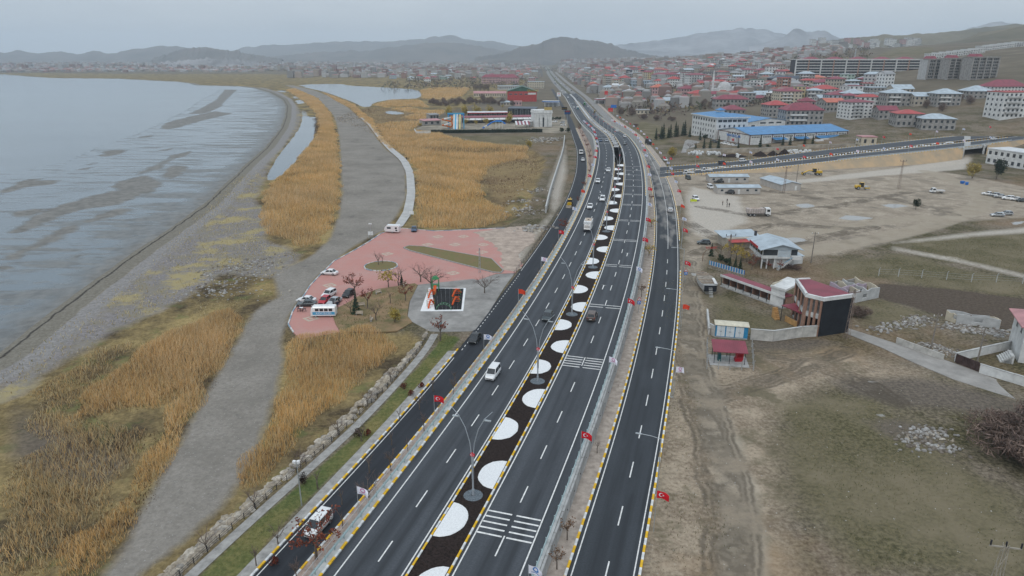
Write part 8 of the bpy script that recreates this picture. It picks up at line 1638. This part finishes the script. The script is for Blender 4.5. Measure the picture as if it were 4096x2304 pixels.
# petrol stations and tall signs
def station(A,B,mtop,label):
 v,W_ = frame("petrol_station",A,B,label,"petrol station"); MB().box(0,W_,0,9,5,6).build("canopy",mtop,v); MB().box(-.2,W_ + .2,-.2,9.2,6,6.2).build("canopy_roof",RF['white'],v); MB().box(W_ * .1,W_ * .9,11,17,0,4).build("shop",WL['ltgrey'],v)
 for k in range(4): MB().box(W_ * (k + .5) / 4 - .3,W_ * (k + .5) / 4 + .3,4,4.6,0,5).build("pillar",M_PWHITE,v)
station(crop(*C3)(392,762),crop(*C3)(545,765),M_PBLUE,"blue-canopied petrol station left of the highway"); station(crop(*C3)(910,740),crop(*C3)(1125,735),mat("canopy_maroon",(.3,.01,.05),.5,.1,1),"maroon-canopied petrol station right of the highway")
q = crop(*C3)(548,765); board(0,0,4.4,4.2,11.5,M_PWHITE,"tall white petrol price sign reading m oil",[("m",3,2.9,M_PRED),("oil",2,1.1,M_PBLUE)],"roadside_sign","sign",0,1,M_PWHITE,(*q,0)); q = crop(*C3)(988,738); board(0,0,3.9,4.3,10.7,M_PRED,"tall red petrol sign on a white mast",[("——",1.3,.8,M_PWHITE)],"roadside_sign","sign",0,1,M_PWHITE,(*q,0)); q = crop(*C3)(1058,850); board(0,0,5.4,2.7,7.6,M_PBLUE,"blue billboard above a red one right of the highway",[],"roadside_sign","sign",0,1,M_POLE,(*q,0)); board(0,0,4.6,3.2,4.2,M_PRED,"red billboard with white lettering below the blue one",[("———",1.2,1.2,M_PWHITE)],"roadside_sign","sign",0,1,M_POLE,(q[0] - 3,q[1] - 1,0))
# mosque
x,y,z = hit(2000 + 2120 * .4279,100 + 680 * .4279); v = empty("mosque",(x,y,z),.1,label="small white mosque with domes and a slim minaret",cat="mosque"); MB().box(-11,11,0,18,0,9).build("wall",WL['white'],v); MB().ball((0,9,9),7.5,14,8).build("dome",WL['ltgrey'],v,smooth=True); [MB().ball((s,3,9),3,10,6).build("small_dome",WL['ltgrey'],v,smooth=True) for s in (-8,8)]; mn = MB().cyl((-15,4),1.2,0,24,10,0,.9).build("minaret",WL['white'],v); MB().cyl((-15,4),1.9,16,17,10).build("gallery",WL['white'],mn); MB().cyl((-15,4),.95,24,29,10,0,.05).build("spire",WL['ltgrey'],mn); tag(MB().box(-9,9,-.06,0,3,6).build("windows",M_WIN,v),kind="stuff"); used_h.append((x,y + 9,16))
# long apartment block, grey shell blocks, hillside villas
def slab(px0,px1,yb,ye,fl,label,wall,bays,name="apartment_block",lean=.05,dep=16):
 s0,s1 = 2996 + px0 * .4279,2996 + px1 * .4279; x,y,z = hit((s0 + s1) / 2,yb * .4279); t = y * CP - (z - CAM_H) * SP; W_ = (s1 - s0) * t / FPX; H_ = (yb - ye) * .4279 * t / FPX * 1.03; a = lean
 v = empty(name,(x - math.cos(a) * W_ / 2,y - math.sin(a) * W_ / 2,z - 2),a,label=label,cat="apartments"); MB().box(0,W_,1.5,dep,-8,H_ + 2).build("wall",WL[wall],v); used_h.append((x,y + 8,W_ * .5)); fh = H_ / fl
 for k in range(fl + 1): MB().box(0,W_,0,1.6,2 + k * fh - .5,2 + k * fh + .25).build("balcony_band",WL['white' if wall == 'dark' else 'grey'],v)
 for k in range(bays + 1): MB().box(k * W_ / bays - .5,k * W_ / bays + .5,-.2,1.6,0,H_ + 2).build("pier",WL['white' if k % 2 == 0 and wall == 'dark' else 'grey' if wall != 'dark' else 'brick'],v)
 g = MB(); n = bays * 4
 for f in range(fl):
  for k in range(n): g.box((k + .2) * W_ / n,(k + .8) * W_ / n,1.42,1.52,2.5 + f * fh,2.2 + (f + .75) * fh)
 tag(g.build("windows",M_WIN,v),kind="stuff"); MB().box(-.5,W_ + .5,-.3,dep + .5,H_ + 2.3,H_ + 3).build("roof",WL['white' if wall == 'dark' else 'grey'],v)
 for k in range(5 if wall == 'dark' else 2): h_ = hip_roof(W_ / 9,dep * .7,H_ + 3,2.6,.5); h_.v = [(a_ + W_ * (k + .4) / 5.3,b_ + 2,c_) for a_,b_,c_ in h_.v]; h_.build("roof_house",RF['maroon'],v)
slab(415,1610,712,572,6,"very long dark apartment block with white floor bands on the rise",'dark',10); slab(1655,1850,735,572,6,"pale block with white panels right of the long apartment block",'ltgrey',3); slab(1850,2060,735,565,7,"bare concrete apartment shell in the middle of three",'grey',4); slab(2060,2310,738,555,7,"bare concrete apartment shell at the right of three",'grey',4)
for i in range(13):
 px = 1740 + i * 68; py = 548 - i * 8 - (i > 6) * 18; x,y,z = hit(2996 + px * .4279,py * .4279); house((x - 9,y),(x + 9,y + 1),12,6.5,2,'white','white','flat',"%s white villa of the stepped hillside row, from the left" % ORD[i],z,1,True,"hillside_villa","stepped hillside villas"); used_h.append((x,y + 6,12))
# the black and white complex, then the many smaller houses between
for i,(a,b_) in enumerate(((1180,1235),(1240,1300),(1310,1365),(1370,1420))): at_px(*C3,a,b_,512,428,5,5,('dark','white')[i % 2],'dark','flat',"in the black-white complex, %s from left" % ORD[i],True)
rh_ = random.Random(21); zones = [([(2420,330),(2700,300),(3020,280),(3020,420),(2880,405),(2740,355),(2520,345)],75,"in the dense town middle"),([(2420,290),(2700,265),(3000,255),(3050,300),(2700,300),(2460,318)],95,"far out in the town haze"),([(3000,300),(3170,300),(3400,330),(3600,350),(3500,420),(3300,440),(3100,410)],34,"on the slope right of the mosque"),([(1560,288),(1800,272),(2150,262),(2170,300),(2190,330),(1960,318),(1700,322),(1560,315)],75,"left of the far highway"),([(2240,290),(2400,290),(2460,330),(2520,345),(2500,390),(2420,380),(2320,335)],26,"beside the far highway")]
WC = ['white'] * 4 + ['cream'] * 3 + ['beige'] * 3 + ['grey'] * 4 + ['ltgrey'] * 3 + ['pink'] * 2 + ['yellow','blue','green','brick']; RC = ['maroon'] * 6 + ['red'] * 4 + ['metal'] * 4 + ['grey'] * 2 + ['orange','pink','white','dark']
lab_n = {}
for poly,n,where in zones:
 pl = np.array(poly); got = 0
 for _ in range(n * 14):
  if got >= n: break
  sx,sy = rh_.uniform(pl[:,0].min(),pl[:,0].max()),rh_.uniform(pl[:,1].min(),pl[:,1].max())
  if sdf(poly,np.array([sx]),np.array([sy]))[0] < 0: continue
  x,y,z = hit(sx,sy); W_ = rh_.uniform(10,19)
  if y > 2600 or float(MAIN.x(y)) - 42 < x < float(RF_R.x(y)) + 12 or any((x - a) ** 2 + (y + 5 - b_) ** 2 < (c_ + W_ * .6) ** 2 for a,b_,c_ in used_h): continue
  fl = rh_.choice((1,2,2,3,3,4,5)); wl_,rf_ = rh_.choice(WC),rh_.choice(RC); rt = rh_.choice(('hip','hip','gable','flat')); D_ = rh_.uniform(8,13); a = rh_.uniform(-.5,.5); used_h.append((x,y + D_ / 2,W_ * .55)); got += 1
  lb = "%s-storey %s house with %s %s %s" % (FN[fl],WN[wl_],rf_,RTN[rt],where); c_ = lab_n.get(lb,0); lab_n[lb] = c_ + 1
  house((x - math.cos(a) * W_ / 2,y - math.sin(a) * W_ / 2),(x + math.cos(a) * W_ / 2,y + math.sin(a) * W_ / 2),D_,fl * 3.1 + .6,fl,wl_,rf_,rt,lb + (", %s such" % ORD[c_] if c_ else ""),z,rh_.uniform(1.4,2.6),fl > 2 and rh_.random() < .5,group="town houses")
# far town: too small to tell apart
def far_town(name,regions,seed,hs):
 r = np.random.default_rng(seed); V = []; F = []; T = []; wc = np.array([(.38,.37,.36),(.32,.29,.25),(.26,.25,.24),(.36,.3,.26),(.45,.44,.43),(.25,.17,.15)]); rc = np.array([(.25,.06,.07),(.33,.09,.07),(.3,.32,.34),(.22,.19,.17),(.36,.36,.36)])
 for (sx0,sx1,y0,y1,n) in regions:
  for _ in range(n):
   y = math.exp(r.uniform(math.log(y0),math.log(y1))); x = (r.uniform(sx0,sx1) - 2048) / FPX * y
   if float(MAIN.x(min(y,4300))) - 40 < x < float(RF_R.x(min(y,4300))) + 10: continue
   z = float(elev(x,y)) - .5; q_ = .62 if y < 1800 else 1; w,d,h = r.uniform(10,23) * q_,r.uniform(9,17) * q_,r.choice(hs[:4] if y < 1800 else hs) * r.uniform(.8,1.2); a = r.uniform(-.5,.5); c,s = math.cos(a),math.sin(a); k = len(V)
   for zz,q in ((z,1),(z + h,1),(z + h + (2.2 if h < 14 else .4),.35 if h < 14 else 1)):
    for p0,p1 in ((-w / 2,-d / 2),(w / 2,-d / 2),(w / 2,d / 2),(-w / 2,d / 2)): V.append((x + (p0 * c - p1 * s) * (q if zz > z + h else 1),y + (p0 * s + p1 * c) * (q if zz > z + h else 1),zz))
   cw,cr = wc[r.integers(0,6)],rc[r.integers(0,5)]; T += [cw] * 4 + [cw * .9] * 4 + [cr] * 4
   for i in range(4): j = (i + 1) % 4; F.append((k + i,k + j,k + 4 + j,k + 4 + i)); F.append((k + 4 + i,k + 4 + j,k + 8 + j,k + 8 + i))
   F.append((k + 8,k + 9,k + 10,k + 11))
 return tag(link(name,npmesh(name,V,F,attr_mat("town_tint"),tint=np.array(T))),kind="stuff")
far_town("distant_town",[(1200,2190,1900,5200,1500),(2230,3300,1500,5200,3000),(-200,1400,2900,5200,1300),(2230,3150,700,1800,420)],5,(6,6,9,12,15,18)); far_town("distant_lakeside_village",[(0,1100,2500,3400,420)],6,(4,6,7))
r_ = np.random.default_rng(8); nt = 7500; yy = np.exp(r_.uniform(math.log(650),math.log(5000),nt)); xx = (r_.uniform(-100,3400,nt) - 2048) / FPX * yy; ok = ((yy > 2550) | (xx > RF_R.x(np.minimum(yy,4300)) + 12) | ((xx > -250) & (yy > 1250) & (xx < MAIN.x(np.minimum(yy,4300)) - 45))); xx,yy = xx[ok],yy[ok]; n = len(xx); nb = 14
ctr = np.stack([xx,yy,elev(xx,yy) + 2],1); P = ctr[:,None] + r_.normal(0,1,(n,nb,3)) * np.array([3.2,3.2,1.8]); u = r_.normal(0,.9,(n,nb,3)); w = r_.normal(0,.8,(n,nb,3)); V = np.stack([P - u,P + w,P + u,P - w],2).reshape(-1,3); tc_ = np.array([(.15,.11,.09),(.11,.09,.075),(.19,.14,.1),(.08,.085,.055),(.22,.17,.09)])[r_.integers(0,5,n)]
tag(link("distant_woodland",npmesh("distant_woodland",V,np.arange(len(V)).reshape(-1,4),attr_mat("leaf_tint"),tint=np.repeat(tc_,nb * 4,0))),kind="stuff")
# nearer bushes and trees of the fields
for i,(px,py,k,s) in enumerate([(1560,290,'brush2',1.6),(1590,292,'brush2',1.7),(1620,300,'brush',1.7),(1650,303,'brush',1.6),(1690,305,'brush',1.4),(1770,268,'brush2',1.5),(1800,270,'brush2',1.7),(1830,275,'brush2',1.3),(1180,262,'brush2',1.8),(1150,266,'brush2',1.6),(1120,268,'brush2',1.5),(1215,255,'brush2',2.0),(1240,262,'brush',2.0),(1090,262,'brush2',1.4),(1265,265,'brush2',1.8),(1660,345,'brush',.9),(1600,320,'brush',1),(2330,272,'brush2',1.3),(2370,280,'brush2',1.3),(2290,300,'brush',1.4),(2410,255,'brush2',1.3),(2440,262,'brush2',1.4),(2150,285,'brush2',1.2),(2090,268,'brush2',1.1),(2380,315,'brush',1.6),(2545,1140,'brush',2.0),(2580,1175,'brush',2.1),(2520,1110,'brush',1.5),(2600,1120,'brush2',1.6),(2165,800,'brush',.9),(2135,790,'brush',.7),(1690,398,'yhead',1.1),(1330,372,'yhead',.9)]): treeP(k,px,py,"%s brown thicket in the list of field scrub, far to near" % ORD[i % 30] if i < 25 else "%s bush of dark winter scrub at the right and verge" % ORD[i - 25],s,group="field scrub",cat="bush")
for i in range(24): treeP('brush2',1082 + i * 9 + random.uniform(-3,3),258 + random.uniform(0,9),"%s bare bush of the dark thicket behind the water park, from the left" % ORD[i],random.uniform(1.0,1.7),group="thicket behind the water park",cat="bush",name="bush")
for i in range(9): treeP('fir',1650 + i * 9 + (i % 2) * 4,352 - i * 1.5,"%s fir of the dark clump left of the office drive" % ORD[i],1.3 + .2 * (i % 3),group="firs by the office drive")
for lb,px,py,k,s in (("large dark pine at the right edge car park",2505,452,'pine',1.15),("yellow-green willow beside the dark pine",2445,450,'willow',1.0),("small ragged pine standing alone on the mud",2303,528,'pine',.5),("ochre willow at the frontage road corner",1690,398,'willow',.8)): treeP(k,px,py,lb,s)
for i in range(12): treeP('poplar',1192 + i * 3.4,232 + (i % 3),"%s thin bare poplar of the row left of the red market" % ORD[i],1.3,group="row of poplars")
house(G(3940,655),G(4160,690),14,8,2,'white','white','flat',"white institutional building behind the dark pine at the right edge",0)

# ------------------------------------------------------------------ playground, street furniture
def zq(x,y): return G(*Z3(x,y))
P = [zq(1320,628),zq(1640,630),zq(1617,827),zq(1248,829)]; v = empty("playground",label="playground slab of white concrete with black rubber mats",cat="playground"); MB().prism(P,0,.1).build("slab",M_PWHITE,v); P2 = [zq(1345,634),zq(1620,636),zq(1600,815),zq(1372,818)]
for i in range(7):
 for j in range(6):
  f = lambda u,w: tuple((P2[0][k] * (1 - u) + P2[1][k] * u) * (1 - w) + (P2[3][k] * (1 - u) + P2[2][k] * u) * w for k in (0,1)); MB().prism([f(i / 7 + .002,j / 6 + .002),f((i + 1) / 7 - .002,j / 6 + .002),f((i + 1) / 7 - .002,(j + 1) / 6 - .002),f(i / 7 + .002,(j + 1) / 6 - .002)],.1,.13 + random.uniform(0,.05)).build("rubber_mat",M_BLACK,v)
M_ORP = mat("play_orange",(.66,.1,.02),.45,.1,1); M_GRP = mat("play_green",(.06,.25,.1),.5,.1,1)
v = empty("play_tower",(*zq(1380,650),.12),label="green play tower with slide at the back of the playground",cat="play tower"); [MB().cyl((a,b_),.07,0,3,6).build("post",M_GRP,v) for a in (-.8,.8) for b_ in (-.8,.8)]; MB().box(-.9,.9,-.9,.9,1.3,1.4).build("deck",M_GRP,v); MB().cyl((0,0),.95,3,3.7,8,0,.5).build("roof",M_GRP,v); MB().hexa([(-.35,-3.2,.1),(.35,-3.2,.1),(.35,-.9,1.4),(-.35,-.9,1.4),(-.35,-3.2,.3),(.35,-3.2,.3),(.35,-.9,1.6),(-.35,-.9,1.6)]).build("slide",M_ORP,v)
for i,(x,y) in enumerate([(1560,690),(1555,760),(1345,700),(1340,785)]):
 v = empty("climber",(*zq(x,y),.12),.1 * i,label="%s orange climbing frame of the playground, clockwise from the back right" % ORD[i],cat="play equipment"); [MB().cyl((s,0),.06,0,1.6,6).build("post",M_GRP,v) for s in (-.9,.9)]; [MB().tube([(-.9,0,.4 + k * .4),(.9,0,.4 + k * .4)],.06,5).build("rung",M_ORP,v) for k in range(4)]; MB().tube([(-.9,-1.6,.15),(-.5,-.8,.9),(0,0,1.5),(.5,.7,.9),(.9,1.5,.15)],.22,7).build("crawl_tube",M_ORP,v)
v = empty("climbing_arch",(*zq(1450,815),.12),label="grey-green climbing arch at the front of the playground",cat="play equipment"); [MB().tube([(1.7 * math.cos(t),s,1.5 * math.sin(t)) for t in np.linspace(0,math.pi,9)],.05,5).build("arch_bar",M_GRP,v) for s in (-.5,.5)]; [MB().tube([(1.7 * math.cos(t),-.5,1.5 * math.sin(t)),(1.7 * math.cos(t),.5,1.5 * math.sin(t))],.04,4).build("rung",M_STEEL,v) for t in np.linspace(.3,2.8,7)]
for i,(x,y) in enumerate([(725,865),(745,790),(890,680),(1120,612),(830,912)]):
 v = empty("park_bench",(*zq(x,y),.16),.4 * i,label="%s pale bench in the park garden, from the food van side" % ORD[i],cat="bench"); MB().box(-.8,.8,-.22,.22,.42,.48).build("seat",M_CREAM,v); MB().box(-.8,.8,.2,.26,.5,.95).build("backrest",M_CREAM,v); [MB().box(s - .05,s + .05,-.2,.2,0,.42).build("leg",M_CONC,v) for s in (-.65,.65)]
for i,(x,y) in enumerate([(210,830),(228,822),(252,832)]): v = empty("picnic_table",(*zq(x,y),.06),.2 * i,label="%s small folding table beside the food van" % ORD[i],cat="table"); MB().box(-.4,.4,-.3,.3,.68,.72).build("table_top",M_PWHITE if i == 1 else M_DARK,v); [MB().box(a - .03,a + .03,b_ - .03,b_ + .03,0,.68).build("leg",M_DARK,v) for a in (-.35,.35) for b_ in (-.25,.25)]
tag(ribbon("lakeside_path",np.arange(24.),*[tuple(np.interp(np.linspace(0,1,24),np.linspace(0,1,9),np.array(e)[:,k]) for k in (0,1)) for e in (GP([(1560,930),(1612,850),(1628,780),(1625,690),(1600,640),(1548,596),(1508,547),(1470,496),(1440,470)],-1.4),GP([(1612,905),(1650,850),(1662,780),(1655,690),(1630,640),(1570,592),(1524,545),(1482,496),(1452,470)],-1.4))],zero,mat("pale_path",(.46,.45,.43),.9,.12,.3),-1.28),kind="structure")
for i,e in enumerate((GP([(2183,852),(2200,780),(2228,690),(2244,640),(2254,600),(2258,556)]),)): masonry("concrete_flood_wall","curving bare concrete wall between the reeds and the frontage road",e,2.6,M_CONC2,th=.5)

# ------------------------------------------------------------------ hills
M_HILL = [mat("hill_%d" % i,c_,.97,.3,.004,c2=c2) for i,(c_,c2) in enumerate([((.15,.125,.08),(.095,.085,.055)),((.12,.10,.085),(.075,.068,.06)),((.26,.25,.25),(.11,.105,.105))])]
def ridge(name,pts,D,deep,mi,seed,zbase=-5,rough=1.0):
 """a range: crest line surveyed from the skyline at distance D, slopes falling to front and back, gullied"""
 r = np.random.default_rng(seed); px = np.array(pts,float); xs = np.linspace(px[0,0],px[-1,0],160); ys = np.interp(xs,px[:,0],px[:,1]); ys = gsm(ys,1.2) - np.abs(np.convolve(r.normal(0,1,164),[.25,.5,.5,.5,.25],'valid')) * 1.9 * rough; X = (xs - 1288) / 1717 * D; Z = CAM_H + (140 - ys) * D / 1717 * .97
 ph = r.uniform(0,9,8); dX = X[1] - X[0]; T = np.concatenate([np.linspace(-1,0,16),np.linspace(.12,1,6)]); V = []
 for t in T:
  k = (1 - abs(t)) ** (1.25 if t < 0 else 1.0); wv = sum(np.sin(X / (D * s) + ph[i] + t * 3 * (i + 1)) * a for i,(s,a) in enumerate(((.02,1),(.009,.6),(.034,1.2),(.0045,.35))))
  env = 4 * abs(t) * (1 - abs(t)); Zt = zbase + (Z - zbase) * k + wv * env * (Z - zbase) * .075 * rough; V.append(np.stack([X * (1 + .10 * t),D + t * deep + wv * deep * .03 * env,Zt],1))
 V = np.stack(V,0); n,m_ = V.shape[:2]; ii = np.arange(n * m_).reshape(n,m_); F = np.stack([ii[:-1,:-1],ii[:-1,1:],ii[1:,1:],ii[1:,:-1]],-1).reshape(-1,4)
 return tag(link(name,npmesh(name,V.reshape(-1,3),F,M_HILL[mi],smooth=True)),kind="structure")
ridge("hill_right_near",[(2050,152),(2150,145),(2260,128),(2330,110),(2400,95),(2480,75),(2576,55),(2750,38),(2950,34)],1750,750,0,1,15); ridge("hill_right_far",[(1800,160),(1880,150),(1950,130),(2010,112),(2080,100),(2150,95),(2250,92),(2330,85),(2400,75),(2470,70),(2600,66),(2900,60)],2700,900,0,2,10)
ridge("hill_centre",[(1200,146),(1270,135),(1310,120),(1345,115),(1380,102),(1412,96),(1450,104),(1500,108),(1530,118),(1560,128),(1620,140),(1680,148)],5000,700,1,3); ridge("mountain_snowy",[(1380,140),(1500,122),(1580,111),(1640,105),(1700,95),(1760,85),(1800,82),(1850,78),(1900,86),(1960,98),(2030,108),(2150,112),(2300,118)],8300,1400,2,4)
ridge("mountains_far_left",[(-300,135),(0,125),(40,123),(80,135),(110,128),(160,138),(200,130),(250,140),(300,128),(330,138),(380,127),(430,122),(480,118),(530,125),(600,140)],7000,1000,1,5); ridge("hill_left_round",[(430,148),(470,138),(500,126),(560,121),(620,130),(680,140),(740,149)],5200,600,1,6)
ridge("mountains_far_centre",[(560,140),(630,128),(700,118),(760,115),(840,110),(900,108),(1000,108),(1080,102),(1115,98),(1145,91),(1180,104),(1230,108),(1280,114),(1340,126),(1450,140)],9200,1300,1,7); ridge("hills_mid_centre",[(640,148),(760,139),(850,132),(940,130),(1040,117),(1100,111),(1160,111),(1240,124),(1330,136),(1420,146)],6800,900,1,8); ridge("rocky_outcrop",[(400,170),(450,163),(500,155),(560,148),(640,153),(700,162),(760,170)],3600,260,2,9,0,2.2); ridge("far_peaks_right",[(1850,120),(1930,100),(1955,76),(1985,88),(2020,82),(2060,100),(2200,104),(2330,90),(2420,62),(2500,72),(2700,80)],6800,700,2,10)
rr = random.Random(9)
for i in range(60):                                            # blocks of the hillside suburb and masts
 sx,sy = 2996 + rr.uniform(440,1400) * .4279,rr.uniform(385,505) * .4279; D = 2150; x = (sx - 2048) / FPX * D; z = CAM_H - (sy - 222.6) * D / FPX * .97; w = rr.uniform(10,22); h = rr.uniform(10,18)
 house((x - w / 2,D),(x + w / 2,D + 2),14,h,4,rr.choice(('white','pink','ltgrey','white')),'grey','flat',"pale apartment block of the distant hillside suburb",z - h / 2,group="distant hillside suburb",name="suburb_block")
for i,(px,py,D,h) in enumerate([(2545,52,1650,26),(2513,60,1720,24),(2105,128,900,40),(1575,190,1500,55)]): x = (px - 1288) / 1717 * D; z = CAM_H + (140 - py) * D / 1717 * .97; o = empty("mast",(x,D,z - h * .45),label="%s thin lattice mast on the skyline, from the right" % ORD[i],cat="mast"); MB().tube([(0,0,-h * .4),(0,0,h * .5)],[.9,.5],4).build("mast_tube",M_STEEL,o)
for e in list(TP.values()) + list(CARS.values()): kill(e)

# ------------------------------------------------------------------ haze
def haze_box():
 m = bpy.data.materials.new("haze_air"); m.use_nodes = True; n = m.node_tree.nodes; n.clear(); o = n.new("ShaderNodeOutputMaterial"); p = n.new("ShaderNodeVolumePrincipled"); p.inputs['Color'].default_value = (.80,.905,1.0,1); p.inputs['Density'].default_value = HAZE; p.inputs['Anisotropy'].default_value = 0.0
 m.node_tree.links.new(p.outputs[0],o.inputs['Volume']); tag(MB().box(-11500,11500,-600,12000,-8,400).build("haze",m),kind="stuff")
HAZE = 1.05e-4
haze_box()
